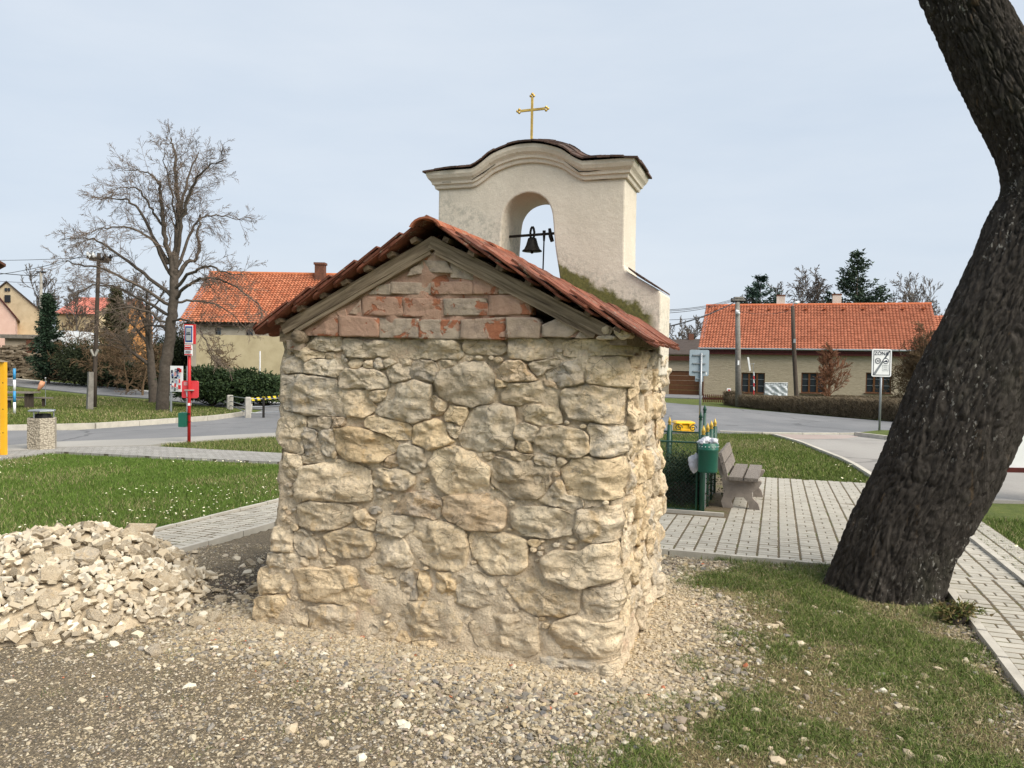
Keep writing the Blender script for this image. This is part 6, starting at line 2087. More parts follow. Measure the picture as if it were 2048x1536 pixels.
def dry_wall(name, label, pa, pb, zt0, zt1, yA, yB, course=.20, jag=.12, back=True):
    a = Vector((P(pa, 700, yA).x, yA, 0)); b = Vector((P(pb, 700, yB).x, yB, 0)); L = (b - a).length; d = (b - a).normalized()
    zb = min(H(a.x, a.y), H(b.x, b.y)) - .15
    root = empty(name, (a.x, a.y, zb), label, 'wall')
    off = wloc(root); an = math.atan2(d.y, d.x); n = Vector((-d.y, d.x, 0))
    MB().prism([a + n * .12 + Vector((0, 0, zb)), b + n * .12 + Vector((0, 0, zb)), b + n * .12 + Vector((0, 0, zt1 - .25)), a + n * .12 + Vector((0, 0, zt0 - .25))], n * .35).build('wall_core', M_DRY, root)
    z = zb; cnt = 0
    while z < max(zt0, zt1):
        h = course * rw.uniform(.8, 1.25); q = rw.uniform(-.3, 0)
        while q < L:
            w = rw.uniform(.3, .85)
            f = min(max((q + w / 2) / L, 0), 1); top = zt0 + (zt1 - zt0) * f + rw.uniform(-jag, jag)
            if z + h * .6 < top and cnt < 300:
                p = a + d * (q + w / 2) + Vector((0, 0, z + h / 2)) - off + n * rw.uniform(-.03, .06)
                copy_mesh(rw.choice(ME_DRY), 'stone', root, Matrix.Translation(p) @ Matrix.Rotation(an + rw.gauss(0, .05), 4, 'Z') @ Matrix.Rotation(rw.gauss(0, .05), 4, 'Y') @ Matrix.Diagonal((w * 1.02, .4, h * 1.0, 1)))
                cnt += 1
            q += w
        z += h * .92
dry_wall('dry_stone_wall', 'low dry-stone retaining wall above the upper road at far left', -60, 142, P(-30, 694, 58).z, P(130, 712, 56).z, 58, 56)
dry_wall('ruined_stone_wall', 'broken pale stone wall with brick behind the dry-stone wall at far left', -20, 50, P(5, 692, 61).z, P(45, 684, 61).z, 61, 61)
bk = P(75, 690, 61); 
o = MB().box((bk.x, 61, bk.z - .6), (1.6, .3, 2.0)).build('brick_pier', M_CHIM, None)
tag(o, 'dark red brick stub of wall beside the ruined stone wall', 'wall')
sp_ = P(70, 674, 62)
shed = empty('shed', (sp_.x, 62, H(sp_.x, 62)), 'low grey shed below the polytunnel at far left', 'shed')
MB().box((sp_.x, 62, sp_.z), (4.0, 2.5, .3)).build('roof', M_CONC_D, shed)
MB().box((sp_.x, 62.1, sp_.z - 1.2), (3.6, 2.1, 2.1)).build('wall', M_BARNWALL, shed)

# ---- low wooded rise that closes the horizon
rng_h = np.random.default_rng(5); nh = 260
an = np.linspace(-.15 * np.pi, 1.15 * np.pi, nh)
rad = 330 + 60 * fnoise(an * 9, an * 0, 1, 3); hh_ = 3.2 + 2.6 * fnoise(an * 14, an * 0, 1, 9) + 1.2 * fnoise(an * 120, an * 0, 1, 4)
bx, by = np.cos(an) * rad, np.sin(an) * rad
V = np.concatenate([np.stack([bx, by, np.full(nh, -6.0)], -1), np.stack([bx * 1.01, by * 1.01, hh_], -1), np.stack([bx * 1.3, by * 1.3, np.full(nh, -6.0)], -1)])
i_ = np.arange(nh - 1)
F = np.concatenate([np.stack([i_, i_ + 1, nh + i_ + 1, nh + i_], -1), np.stack([nh + i_, nh + i_ + 1, 2 * nh + i_ + 1, 2 * nh + i_], -1)])
tag(np_mesh('hills', V, F, simple('wooded_rise', (.075, .070, .045), (.045, .045, .030), .15, .95, .6, .6, 1.0)), kind='structure')

# ================================================================== street furniture, left
def zpix(px, py, D): return P(px, py, D).z
# ---- bus stop sign
g = G(378, 885); Dg = g.y
bus = empty('bus_stop_sign', g, 'red bus stop pole with blue bus plate and timetable boards', 'sign')
m = MB(); m.tube([(g.x, g.y, g.z - .2), (g.x, g.y, zpix(381, 655, Dg))], .038, 10); m.build('pole', M_RED, bus, smooth=True)
def plate(x0, y0, x1, y1, D, mat, name, parent, t=.02, dy=0.0, rnd=0.0):
    a, b = P(x0, y1, D), P(x1, y0, D)
    cx, cz, w, h = (a.x + b.x) / 2, (a.z + b.z) / 2, b.x - a.x, b.z - a.z
    m = MB()
    if rnd <= 0: m.box((cx, D + dy, cz), (w, t, h))
    else:
        r = min(w, h) * rnd; pts = []
        for (sx, sz, a0) in ((1, 1, 0), (-1, 1, 90), (-1, -1, 180), (1, -1, 270)):
            for k in range(5):
                an = R(a0 + 22.5 * k); pts.append((cx + sx * (w / 2 - r) + r * math.cos(an), D + dy - t / 2, cz + sz * (h / 2 - r) + r * math.sin(an)))
        m.prism(pts, (0, t, 0))
    return m.build(name, mat, parent)
pl = plate(371, 649, 393, 688, Dg, M_RED, 'bus_plate', bus, .05, -.05)
plate(373, 651, 389, 687, Dg, M_WHITE, 'white_border', pl, .012, -.085)
plate(374, 653, 388, 684, Dg, M_BLUE, 'blue_field', pl, .012, -.094)
plate(376, 656, 386, 681, Dg, simple('pale_pictogram', (.34, .37, .38)), 'pictogram', pl, .012, -.103)
plate(377, 667.5, 385, 669.5, Dg, M_NAVY, 'pictogram', pl, .012, -.112)
plate(378, 664.8, 384, 665.6, Dg, M_NAVY, 'pictogram', pl, .012, -.112)
pl = plate(371.5, 689, 387, 711, Dg, M_WHITE, 'timetable_board', bus, .03, -.06)
plate(372.5, 690.5, 385, 696, Dg, M_RED, 'red_band', pl, .01, -.085)
plate(373.5, 692.2, 384, 693.2, Dg, M_WHITE, 'lettering', pl, .008, -.094)
plate(372, 697.5, 386.5, 699, Dg, M_RED, 'red_band', pl, .01, -.085)
plate(372, 708.3, 386.5, 710, Dg, M_RED, 'red_band', pl, .01, -.085)
for yy in (701.5, 703.5, 705.5): plate(373.5, yy, 384.5, yy + .8, Dg, M_GREYPRINT, 'lettering', pl, .008, -.085)
pl = plate(362, 762, 394.5, 796, Dg, M_REDSIGN, 'timetable_case', bus, .05, .07, .1)
plate(366, 764, 376, 771, Dg, simple('faded_pink_print', (.55, .25, .25)), 'print', pl, .006, .042)
m = MB(); a, b = P(370, 782, Dg), P(376, 794, Dg)
m.prism([(a.x, Dg + .035, a.z), (b.x, Dg + .035, a.z), (b.x - .01, Dg + .035, b.z), (a.x + .03, Dg + .035, b.z)], (0, -.004, 0)); m.build('paper', M_WHITE, pl)
plate(370, 779.5, 387, 781, Dg, M_CONC, 'clamp', bus, .09, .0)
plate(377, 806, 381, 811, Dg, M_WHITE, 'sticker', bus, .085, 0)
for yy in (826, 828.5, 843): plate(376, yy, 381, yy + 1.2, Dg, M_BLACK, 'clamp', bus, .09, 0)
gb = plate(361, 825, 376, 853, Dg, M_GREEN, 'small_bin', None, .22, -.02, .08)
tag(gb, 'small green litter bin strapped to the bus stop pole', 'bin')
# ---- poster board behind the tree
Dp = 31.5; gp = P(358, 808, Dp)
pb = empty('poster_board', (gp.x, Dp, H(gp.x, Dp)), 'white board covered in red and blue posters behind the lime trunk', 'board')
plate(341, 732, 366, 783, Dp, M_WHITE, 'panel', pb, .05)
rp = random.Random(14)
cols_ = [M_RED, M_NAVY, M_WHITE, M_BLUE, M_GREYPRINT, M_REDSIGN, simple('poster_pink', (.6, .3, .3)), simple('poster_sky', (.3, .38, .5))]
for k in range(34):
    x = rp.uniform(341.5, 360); y = rp.uniform(733, 776); w_, h_ = rp.uniform(2, 6), rp.uniform(2, 8)
    plate(x, y, min(x + w_, 365.5), min(y + h_, 782.5), Dp, rp.choice(cols_), 'poster', pb, .004, -.030 - .0045 * k)
for x in (341.5, 374):
    m = MB(); q = P(x, 732, Dp); m.tube([(q.x, Dp + .04, H(q.x, Dp) - .1), (q.x, Dp + .04, q.z)], .045, 8); m.build('leg', M_GALV, pb)
# ---- concrete litter bin
g = G(84, 899)
lb_ = empty('concrete_litter_bin', g, 'hexagonal exposed-aggregate concrete litter bin with flat metal lid', 'bin')
Dg = g.y - .1
ht = zpix(84, 836, Dg) - g.z; rr_ = (P(111, 870, Dg).x - P(56, 870, Dg).x) / 2
def make_aggr():
    t = NT('exposed_aggregate')
    v = t.voro(28); n = t.noise(3, 4, .6)
    col = t.ramp(v, [(.15, (.46, .41, .33)), (.5, (.36, .32, .255)), (.75, (.25, .22, .175))])
    return t.done(col, .95, t.bump(v, .9, .02))
M_AGG = make_aggr()
rot = Matrix.Rotation(R(-6), 4, 'Z')
MB().lathe((g.x, g.y, g.z - .05), [(rr_, 0), (rr_, ht * .5), (rr_, ht + .05), (rr_ * .86, ht + .052), (rr_ * .86, ht - .1)], 6, rot).build('body', M_AGG, lb_)
MB().lathe((g.x + .02, g.y, g.z + ht - .08), [(rr_ * .62, 0), (rr_ * .55, .10), (rr_ * .5, .16)], 12).build('liner', M_BLACK, lb_)
zl = zpix(84, 822, Dg)
MB().lathe((g.x, g.y, zl), [(rr_ * .94, -.012), (rr_ * .96, 0), (rr_ * .94, .015), (rr_ * .4, .03)], 6, rot).build('lid', M_GALV, lb_)
for an in (20, 140, 260):
    q = Vector((g.x + rr_ * .75 * math.cos(R(an)), g.y + rr_ * .75 * math.sin(R(an)), 0))
    m = MB(); m.tube([(q.x, q.y, g.z + ht), (q.x, q.y, zl)], .012, 6); m.build('lid_support', M_GALV, lb_)
# ---- yellow notice frame at the picture edge
g = G(5, 912); Dg = g.y
yf = empty('yellow_notice_frame', g, 'yellow steel frame of a glazed notice board cut by the left picture edge', 'board')
zt_ = zpix(5, 724, Dg)
xr_ = P(12, 800, Dg).x
MB().box((xr_ - .045, Dg, (g.z + zt_) / 2), (.085, .09, zt_ - g.z)).build('post', M_YPAINT, yf)
MB().box((xr_ - 1.45, Dg, (g.z + zt_) / 2), (.085, .09, zt_ - g.z)).build('post', M_YPAINT, yf)
MB().box((xr_ - .75, Dg, zt_ - .05), (1.31, .09, .09)).build('rail', M_YPAINT, yf)
MB().box((xr_ - .75, Dg, g.z + .10), (1.31, .09, .07)).build('rail', M_YPAINT, yf)
MB().box((xr_ - .75, Dg + .02, (g.z + zt_) / 2 + .05), (1.28, .03, zt_ - g.z - .32)).build('glass_panel', simple('pale_panel', (.42, .44, .46), (.36, .38, .40), 1.5, .2, 0), yf)
MB().prism([(xr_ - 1.5, Dg - .1, zt_), (xr_ + .0, Dg - .1, zt_), (xr_ - .75, Dg - .1, zt_ + .16)], (0, .25, 0)).build('cap', M_WOOD_OLD, yf)
for zz_ in (.25, .5, .78):
    m = MB(); m.lathe((xr_ - .03, Dg - .046, g.z + (zt_ - g.z) * zz_), [(.012, 0), (.0, .004)], 8, Matrix.Rotation(R(90), 4, 'X')); m.build('bolt', M_BLACK, yf)
# ---- blue and white marker pole
g = G(29, 827); Dg = g.y
bwp = empty('banded_pole', g, 'blue and white banded marker pole on the grass', 'pole')
zz0, zz1 = g.z, zpix(29, 737, Dg)
for k in range(4):
    a, b = zz0 + (zz1 - zz0) * k / 4, zz0 + (zz1 - zz0) * (k + 1) / 4
    m = MB(); m.tube([(g.x, g.y, a), (g.x, g.y, b)], .048, 10); m.build('band', M_WHITE if k % 2 == 0 else M_LIGHTBLUE, bwp, smooth=True)
# ---- windsock
g = G(91, 822); Dg = g.y + 4
q0 = P(91, 756, Dg); gz_ = H(q0.x, Dg)
ws = empty('windsock', (q0.x, Dg, gz_), 'faded orange windsock hanging above the grass at far left', 'windsock')
m = MB(); m.tube([(q0.x, Dg, gz_), q0], .014, 6); m.build('stake', M_GALV, ws)
m = MB(); m.tube([q0, P(86, 763, Dg)], .012, 5); m.build('hook', M_BLACK, ws)
m = MB(); m.lathe(q0, [(0, -.03), (.04, 0), (0, .03)], 8); m.build('knob', M_WHITE, ws)
m = MB(); m.tube([P(86, 763, Dg), P(83, 770, Dg), P(79, 776, Dg), P(76, 781, Dg)], [.10, .12, .08, .05], 10); m.build('sock', M_ORANGE, ws, smooth=True)
# ---- picnic table
g = G(48, 824); Dg = g.y + 3
def pp(px, py, dd=0): return P(px, py, Dg + dd)
pt = empty('picnic_table', (pp(48, 820).x, Dg, H(pp(48, 820).x, Dg)), 'weathered wooden picnic table with benches on the far grass', 'table')
zt_ = zpix(48, 785, Dg); zs_ = zpix(48, 799, Dg - .6); zg = H(pp(48, 820).x, Dg)
x0, x1 = pp(-40, 800).x, pp(70, 800).x
for k in range(3): MB().box(((x0 + x1) / 2, Dg - .28 + .28 * k, zt_), (x1 - x0, .25, .05)).build('tabletop_plank', M_WOOD_GREY, pt)
for s in (-1, 1):
    MB().box(((x0 + x1) / 2 + .25 * s, Dg + .75 * s, zs_), (x1 - x0, .28, .05)).build('bench_plank', M_WOOD_GREY, pt)
    for xx in (x0 + .3, x1 - .35):
        MB().box((xx + .25 * s, Dg + .75 * s, (zs_ + zg) / 2), (.09, .09, zs_ - zg)).build('leg', M_WOOD_DARK, pt)
for xx in (x0 + .5, x1 - .25): MB().box((xx, Dg, (zt_ + zg) / 2), (.09, .5, zt_ - zg)).build('leg', M_WOOD_DARK, pt)
# ---- old concrete stake and the wooden utility pole fixed to it
g = G(179, 819); Dg = g.y
o = empty('utility_pole', g, 'dark wooden utility pole clamped to a weathered concrete stub', 'pole')
st_ = MB(); st_.tube([(g.x, g.y, g.z - .2), (g.x + .05, g.y, zpix(181, 744, Dg))], [.16, .13], 4); st_.build('concrete_stub', M_CONC_D, o)
bx_ = P(189, 810, Dg + .15); tx_ = P(198, 506, Dg + .15)
m = MB(); m.tube([(bx_.x, Dg + .15, g.z + .1), P(190, 740, Dg + .15), P(194, 620, Dg + .15), tx_], [.085, .085, .08, .075], 10); m.build('pole', M_WOOD_DARK, o, smooth=True)
for s in (-1, 1):
    a = P(189 + s * 7, 699, Dg + .1); b = P(189 + s * 1, 712, Dg + .1)
    m = MB(); m.tube([a, b], .05, 6); m.build('brace', M_CONC, o)
for yy, hw in ((517, 24), (521, 19)):
    m = MB(); m.bar(P(198 - hw, yy - 3, Dg), P(198 + hw, yy + 3, Dg), .10, .12); m.build('crossarm', M_WOOD_DARK, o)
    for s in (-.95, -.5, .5, .95):
        q = P(198 + hw * s, yy - 5 + 3 * s, Dg); m = MB(); m.lathe(q, [(.05, -.06), (.07, 0), (.05, .06), (.03, .12)], 8); m.build('insulator', M_WHITE if s < 0 else M_BLACK, o)
q = P(82, 544, 66); b = Vector((q.x, 66, H(q.x, 66)))
o2 = empty('concrete_pole', b, 'slim concrete pole beside the small spruce at far left', 'pole')
m = MB(); m.tube([b, q], [.16, .11], 8); m.build('shaft', M_CONC, o2)
MB().box(q, (.7, .2, .12)).build('head', M_BLACK, o2)
def wire(name, a, b, sag, label, r=.012):
    a, b = Vector(a), Vector(b); pts = []
    for k in range(13):
        f = k / 12; p = a.lerp(b, f); p.z -= sag * 4 * f * (1 - f); pts.append(p)
    m = MB(); m.tube(pts, r, 4); o = m.build(name, M_WIRE, None); tag(o, label, 'wire', 'overhead wires')
    return o
pw = P(190, 514, 33.2)
wire('overhead_wire', P(-200, 512, 48), pw, .2, 'topmost overhead wire running left from the wooden pole')
wire('overhead_wire', P(-200, 548, 48), P(190, 505, 33.2), .6, 'second overhead wire rising to the wooden pole', .014)
wire('overhead_wire', P(-200, 512, 60), P(82, 552, 66), .3, 'sagging overhead wire ending at the slim concrete pole', .03)
wire('overhead_wire', P(-200, 540, 60), P(140, 566, 62), .3, 'lower overhead wire passing behind the small spruce', .018)
# a perched bird-like bracket on the wire
# ---- concrete posts and railing by the road bend
rp_ = random.Random(2)
posts = []
for (px, py, top, nm) in ((460, 817, 790, 'concrete post with a rusty stain, left of the pair by the road bend'), (496, 836, 794, 'pale concrete post at the kerb corner by the road bend')):
    g = G(px, py); hgt_ = zpix(px, top, g.y) - g.z; w = (P(px + 6, py, g.y).x - P(px - 6, py, g.y).x)
    r = empty('concrete_post', g, nm, 'post', 'concrete posts by the road bend')
    m = MB(); m.box((g.x, g.y, g.z + hgt_ / 2 - .1), (w, w, hgt_ + .2), rz=.3, bev=.04); m.build('shaft', M_CONC, r)
    posts.append((g, hgt_, w))
g0, h0_, _ = posts[0]; g1, h1_, _ = posts[1]
railing = empty('railing', g1, 'thin steel railing running from the concrete posts towards the chapel', 'railing')
ge = G(640, 826); gm = G(527, 836)
for f in (.25, .55, .92):
    m = MB(); m.tube([(g0.x, g0.y, g0.z + h0_ * f), (g1.x, g1.y, g1.z + h1_ * f)], .018, 6); m.build('rail', M_GALV, railing)
    m = MB(); m.tube([(g1.x, g1.y, g1.z + h1_ * f), (gm.x, gm.y, gm.z + h1_ * f), (ge.x, ge.y, ge.z + h1_ * f)], .016, 6); m.build('rail', M_GALV, railing)
m = MB(); m.tube([(gm.x, gm.y, gm.z - .1), (gm.x, gm.y, gm.z + h1_)], .045, 8); m.build('post', M_IRON, railing)
def make_stripe():
    t = NT('barrier_tape')
    w = t.node('ShaderNodeTexWave', wave_type='BANDS', bands_direction='DIAGONAL'); w.inputs['Scale'].default_value = 1.5
    t.l.new(t.co(), w.inputs['Vector'])
    return t.done(t.mix(t.step(w.outputs['Fac'], .48, .52), (.02, .02, .02), (.72, .56, .03)), .6)
m = MB(); a, b = Vector((g1.x, g1.y - .05, g1.z + h1_ * .80)), Vector((ge.x, ge.y - .05, ge.z + h1_ * .98))
m.prism([a, b, b + Vector((0, 0, .12)), a + Vector((0, 0, .12))], (0, .006, 0)); o = m.build('barrier_tape', make_stripe(), None)
tag(o, 'yellow and black striped barrier tape stretched from the pale concrete post', 'tape')
q = P(520, 702, 38); o = MB(); o.tube([(q.x, 38, H(q.x, 38)), q], .035, 8); o = o.build('white_stake', M_WHITE, None); tag(o, 'slim white stake standing among the junipers', 'stake')

# ================================================================== street furniture, right
# ---- fenced bed: green tube frames with wire mesh, gilded spear tips
S0, T0, T1 = -.02, 5.45, 7.35
def fence_z(p, dz): return Vector((p.x, p.y, p.z + dz))
def spear(p, z, mat, parent):
    m = MB(); m.lathe((p.x, p.y, z), [(.016, 0), (.028, .010), (.016, .022), (.030, .036), (.022, .070), (.0, .125)], 10); m.build('spear_tip', mat, parent, smooth=True)
def fpost(s, t, top, parent, r=.035, tip=M_GOLD):
    p = ST(s, t); m = MB(); m.tube([(p.x, p.y, p.z - .1), (p.x, p.y, p.z + top)], r, 10); m.build('post', M_GREEN_D, parent, smooth=True)
    if tip: spear(p, p.z + top, tip, parent)
    return p
def mesh_panel(a, b, h, parent, cell=.05, z0=.06):
    """a framed panel of crossed wires"""
    a, b = Vector(a), Vector(b); L = (b - a).length; d = (b - a).normalized()
    m = MB()
    for (p, q) in ((a + Vector((0, 0, z0)), b + Vector((0, 0, z0))), (a + Vector((0, 0, h)), b + Vector((0, 0, h))), (a + Vector((0, 0, z0)), a + Vector((0, 0, h))), (b + Vector((0, 0, z0)), b + Vector((0, 0, h)))):
        m.tube([p, q], .013, 6)
    m.build('panel_frame', M_GREEN_D, parent)
    T = Tubes()
    n = int((L + h) / cell)
    for k in range(n):
        o = k * cell
        for sgn in (1, -1):
            # diagonal wires clipped to the panel
            x0_, z0_ = o - h, 0.0
            xs_, zs_ = (o - h + z0, z0), (o, h)
            pts = []
            xa, za, xb, zb = o - h, 0.0, o, h
            fa = max(0, (0 - xa) / h, z0 / h); fb = min(1, (L - xa) / h)
            if fa >= fb: continue
            A = (xa + fa * h, fa * h); B = (xa + fb * h, fb * h)
            if sgn < 0: A, B = (L - A[0], A[1]), (L - B[0], B[1])
            T.add([np.array(a + d * A[0] + Vector((0, 0, A[1]))), np.array(a + d * B[0] + Vector((0, 0, B[1])))], [.0018, .0018], 3)
    o = T.build('wire_mesh', M_GREEN_D, parent)
    return o
fence = empty('garden_fence', ST(S0, T0), 'green tube and wire-mesh fence with gilded spear tips round the flower bed', 'fence')
HF = .92
# front panels towards the camera
pa, pb_, pc = ST(-1.3, T0), ST(-.62, T0), ST(S0 - .07, T0)
mesh_panel(pb_, pc, HF, fence); mesh_panel(pa, ST(-.70, T0), HF, fence)
fpost(-.66, T0, HF + .04, fence)
# side towards the bench
prev = None
for t_ in (T0, T0 + .62, T0 + 1.24, T1):
    fpost(S0, t_, 1.02, fence)
for t_ in (T0, T0 + .62, T0 + 1.24):
    a, b = ST(S0, t_ + .05), ST(S0, min(t_ + .57, T1))
    MB().bar(a + Vector((0, 0, .42)), b + Vector((0, 0, .42)), .012, .80).build('sheet_panel', M_GALV, fence)
    m = MB(); m.tube([fence_z(a, HF), fence_z(b, HF)], .014, 6); m.build('rail', M_GREEN_D, fence)
# rear panels with scrolls
for (sa, sb) in ((-1.35, -.72), (-.66, S0)):
    a, b = ST(sa, T1), ST(sb, T1)
    mesh_panel(a, b, HF, fence)
    d = (b - a).normalized()
    for k in range(3):
        c = a.lerp(b, (k + .5) / 3) + Vector((0, 0, HF + .06)); m = MB()
        m.tube([c + d * (.06 * (1 - i / 22) * math.cos(i * .5)) + Vector((0, 0, .055 * (1 - i / 22) * math.sin(i * .5))) for i in range(20)], .007, 5); m.build('scroll', M_GREEN_D, fence)
fpost(-.69, T1, 1.02, fence)
for t_, tp_ in ((T0 + .9, 1.16), (T0 + 1.5, 1.24)): fpost(S0 - .12, t_, tp_, fence, .022, M_GREEN_D)
# bed edging, soil and plants inside
sheet('flower_bed', [ST(-1.6, T0 - .02), ST(S0, T0 - .02), ST(S0, T1 + .1), ST(-1.6, T1 + .1)], .03, M_LAWN)
sheet('soil_strip', [ST(S0 + .02, T0 - .02), ST(S0 + .28, T0 - .02), ST(S0 + .28, T1 + .2), ST(S0 + .02, T1 + .2)], .02, M_JOINT)
kerb_run([ST(-1.5, T0 - .06), ST(.27, T0 - .06)], .05, .06, 'bed_edging', .6)
BOX = ((.010, .020, .008), (.035, .050, .018))
p = ST(-.42, T0 + .75); shrub('garden_shrub', (p.x, p.y), (.46, .46, .72), 'dark rounded shrub inside the wire-mesh fence', 91, BOX, 9000, .035, False, clumps=40)
p = ST(-.32, T0 + .35); shrub('garden_shrub', (p.x, p.y), (.28, .22, .34), 'low purple-brown heather at the foot of the fence', 92, ((.035, .025, .022), (.085, .060, .048)), 4000, .03, False, clumps=30)
# ---- the upright boulder against the chapel corner
def boulder(name, label, c, r, seed, mat, par=None, cat='stone', n1=28, n2=18, amp=.16):
    m = MB(); sd = Vector((seed * 3.7, seed, 1))
    for i in range(n2 + 1):
        th = math.pi * i / n2
        for k in range(n1):
            ph = 2 * math.pi * k / n1
            d = Vector((math.sin(th) * math.cos(ph), math.sin(th) * math.sin(ph), math.cos(th)))
            f = 1 + amp * mnoise.fractal(d * 1.6 + sd, 1, 2, 4)
            m.v.append((c[0] + d.x * r[0] * f, c[1] + d.y * r[1] * f, c[2] + d.z * r[2] * f))
    for i in range(n2):
        for k in range(n1):
            j = (k + 1) % n1; m.f.append((i * n1 + k, i * n1 + j, (i + 1) * n1 + j, (i + 1) * n1 + k))
    o = m.build(name, mat, par, smooth=True)
    if label: tag(o, label, cat)
    return o
p = ST(-.72, T0 + .25); boulder('standing_stone', 'upright grey boulder standing inside the fence beside the chapel corner', (p.x, p.y, p.z + .28), (.17, .14, .36), 4, make_stone_mat('grey_boulder', [(.20, .185, .165), (.28, .26, .235), (.34, .32, .29)], (.26, .25, .235), .1))
# ---- overfull green bin on the fence
gbx = P(1416, 912, ST(S0 + .02, T0 - .20).y)
pc_ = Vector((gbx.x, gbx.y, 0))
bin_ = empty('green_bin', (pc_.x, pc_.y, zpix(1416, 945, pc_.y)), 'round green metal bin overfull of plastic bags, hung on the fence', 'bin')
zb0, zb1 = zpix(1416, 944, pc_.y), zpix(1416, 885, pc_.y)
rb_ = (P(1436, 912, pc_.y).x - P(1396, 912, pc_.y).x) / 2
hb_ = zb1 - zb0
MB().lathe((pc_.x, pc_.y, zb0), [(0, 0), (rb_ * .93, 0), (rb_ * .96, .02), (rb_, hb_ * .75), (rb_ * 1.03, hb_ * .76), (rb_ * 1.02, hb_ * .79), (rb_, hb_ * .80), (rb_ * 1.02, hb_), (rb_ * .96, hb_), (rb_ * .9, hb_ * .8)], 36).build('drum', M_GREEN, bin_, smooth=False)
for k in range(8):
    an = R(200 + k * 20); q = Vector((pc_.x + rb_ * 1.02 * math.cos(an), pc_.y + rb_ * 1.02 * math.sin(an), zb0 + hb_ * .88)); m = MB(); m.lathe(q, [(0, -.008), (.009, 0), (0, .008)], 8); m.build('rivet', M_WHITE, bin_, smooth=True)
for o_ in bin_.children:
    if o_.name.startswith('drum'):
        o_.data.polygons.foreach_set('use_smooth', [True] * len(o_.data.polygons))
rb2 = random.Random(6)
for i, (dx, dy, dz, r_) in enumerate(((-.05, -.03, .005, .062), (.05, -.04, .01, .058), (.0, .05, .015, .066), (.085, .03, .0, .045), (-.09, .02, .0, .042))):
    o = boulder('rubbish_bag', ['crumpled white plastic bag at the front left of the green bin', 'crumpled white plastic bag at the front right of the green bin', 'crumpled white bag at the back of the green bin', 'small bag at the right rim of the green bin', 'small bag at the left rim of the green bin'][i],
                (pc_.x + dx, pc_.y + dy, zb1 + dz), (r_, r_, r_ * .75), 10 + i, M_PLASTIC_BAG, None, 'bag', 20, 12, .55)
a = P(1388, 925, pc_.y + .12); o = boulder('hanging_bag', 'white plastic bag hanging on the fence left of the green bin', a, (.06, .03, .10), 21, M_PLASTIC_BAG, None, 'bag', 20, 14, .5)
# ---- bench with concrete sides
dirb = Vector((math.sin(R(20)), math.cos(R(20)), 0)); rgt = Vector((math.cos(R(20)), -math.sin(R(20)), 0))
bn = G(1478, 1019)
bench = empty('bench', bn, 'weathered wooden park bench with curved concrete legs on the paving', 'bench')
def bpnt(l, r, z): return bn + dirb * l + rgt * r + Vector((0, 0, z))
LB = 1.15
leg_prof = [(-.20, 0), (-.07, 0), (-.10, .10), (-.06, .17), (.06, .17), (.12, .10), (.13, 0), (.27, 0), (.24, .10), (.17, .17), (.16, .24), (.25, .32), (.28, .38), (.27, .40), (-.14, .40), (-.185, .52), (-.225, .63), (-.24, .70), (-.325, .68), (-.30, .58), (-.255, .46), (-.22, .36), (-.20, .20), (-.23, .10)]
M_BLEG = simple('bench_concrete', (.30, .26, .225), (.21, .18, .16), 7, .95, .7, 45, .008)
for l in (.0, LB):
    m = MB(); m.prism([bpnt(l - .045, x, z) for x, z in leg_prof], dirb * .09); m.build('leg', M_BLEG, bench)
for r_ in (-.08, .12):
    plank('seat_plank', bpnt(-.14, r_ + .03, .425), bpnt(LB + .16, r_ + .03, .425), .17, .045, (0, 0, 1), M_WOOD_GREY, bench)
for (r_, z_) in ((-.19, .54), (-.235, .69)):
    plank('backrest_plank', bpnt(-.14, r_, z_), bpnt(LB + .16, r_, z_), .045, .14, (-rgt * .30 + Vector((0, 0, 1))), M_WOOD_GREY, bench)
m = MB(); m.bar(bpnt(0, .02, .26), bpnt(LB, .02, .26), .05, .09); m.build('stretcher', M_WOOD_GREY, bench)
# ---- yellow grit box
g = G(1367, 865); Dg = g.y
gb = empty('grit_box', g, 'bright yellow plastic grit box at the roadside', 'box')
x0, x1 = P(1347, 850, Dg).x, P(1387, 850, Dg).x; z1_ = zpix(1367, 842, Dg); cx = (x0 + x1) / 2; wb_ = x1 - x0
hz = z1_ - g.z
m = MB(); m.box((cx, Dg, g.z + hz * .36), (wb_ * .92, .55, hz * .72), bev=.04); m.build('tub', M_YELLOW, gb)
m = MB(); m.box((cx, Dg, g.z + hz * .86), (wb_, .62, hz * .26), bev=.06); m.build('lid', M_YELLOW, gb)
for s in (-.25, .25): MB().box((cx + s * wb_, Dg - .30, g.z + hz * .70), (.09, .06, .10)).build('latch', M_YPAINT, gb)
m = MB(); m.box((cx, Dg - .285, g.z + hz * .22), (wb_ * .45, .03, hz * .3), bev=.012); m.build('recess', M_YPAINT, gb)
# ---- road sign seen from behind
g = G(1399, 866); Dg = g.y
sb_ = empty('road_sign_back', g, 'grey road sign on a steel post seen from behind', 'sign')
m = MB(); m.tube([(g.x, g.y, g.z - .1), (g.x, g.y, zpix(1399, 706, Dg))], .034, 10); m.build('post', M_GALV, sb_, smooth=True)
plate(1379, 700, 1419.5, 751.5, Dg, M_SIGNBACK, 'plate', sb_, .02, .06, .08)
plate(1391, 752, 1407.5, 763, Dg, M_SIGNBACK, 'lower_plate', sb_, .02, .06, .1)
for yy in (709.5, 726, 742): plate(1386, yy, 1411.5, yy + 1.6, Dg, M_GREYPRINT, 'bracket', sb_, .05, .03)
plate(1393, 757, 1405, 758.4, Dg, M_GREYPRINT, 'bracket', sb_, .05, .03)
plate(1412, 745, 1414.5, 749.5, Dg, M_WHITE, 'sticker', sb_, .006, .045)
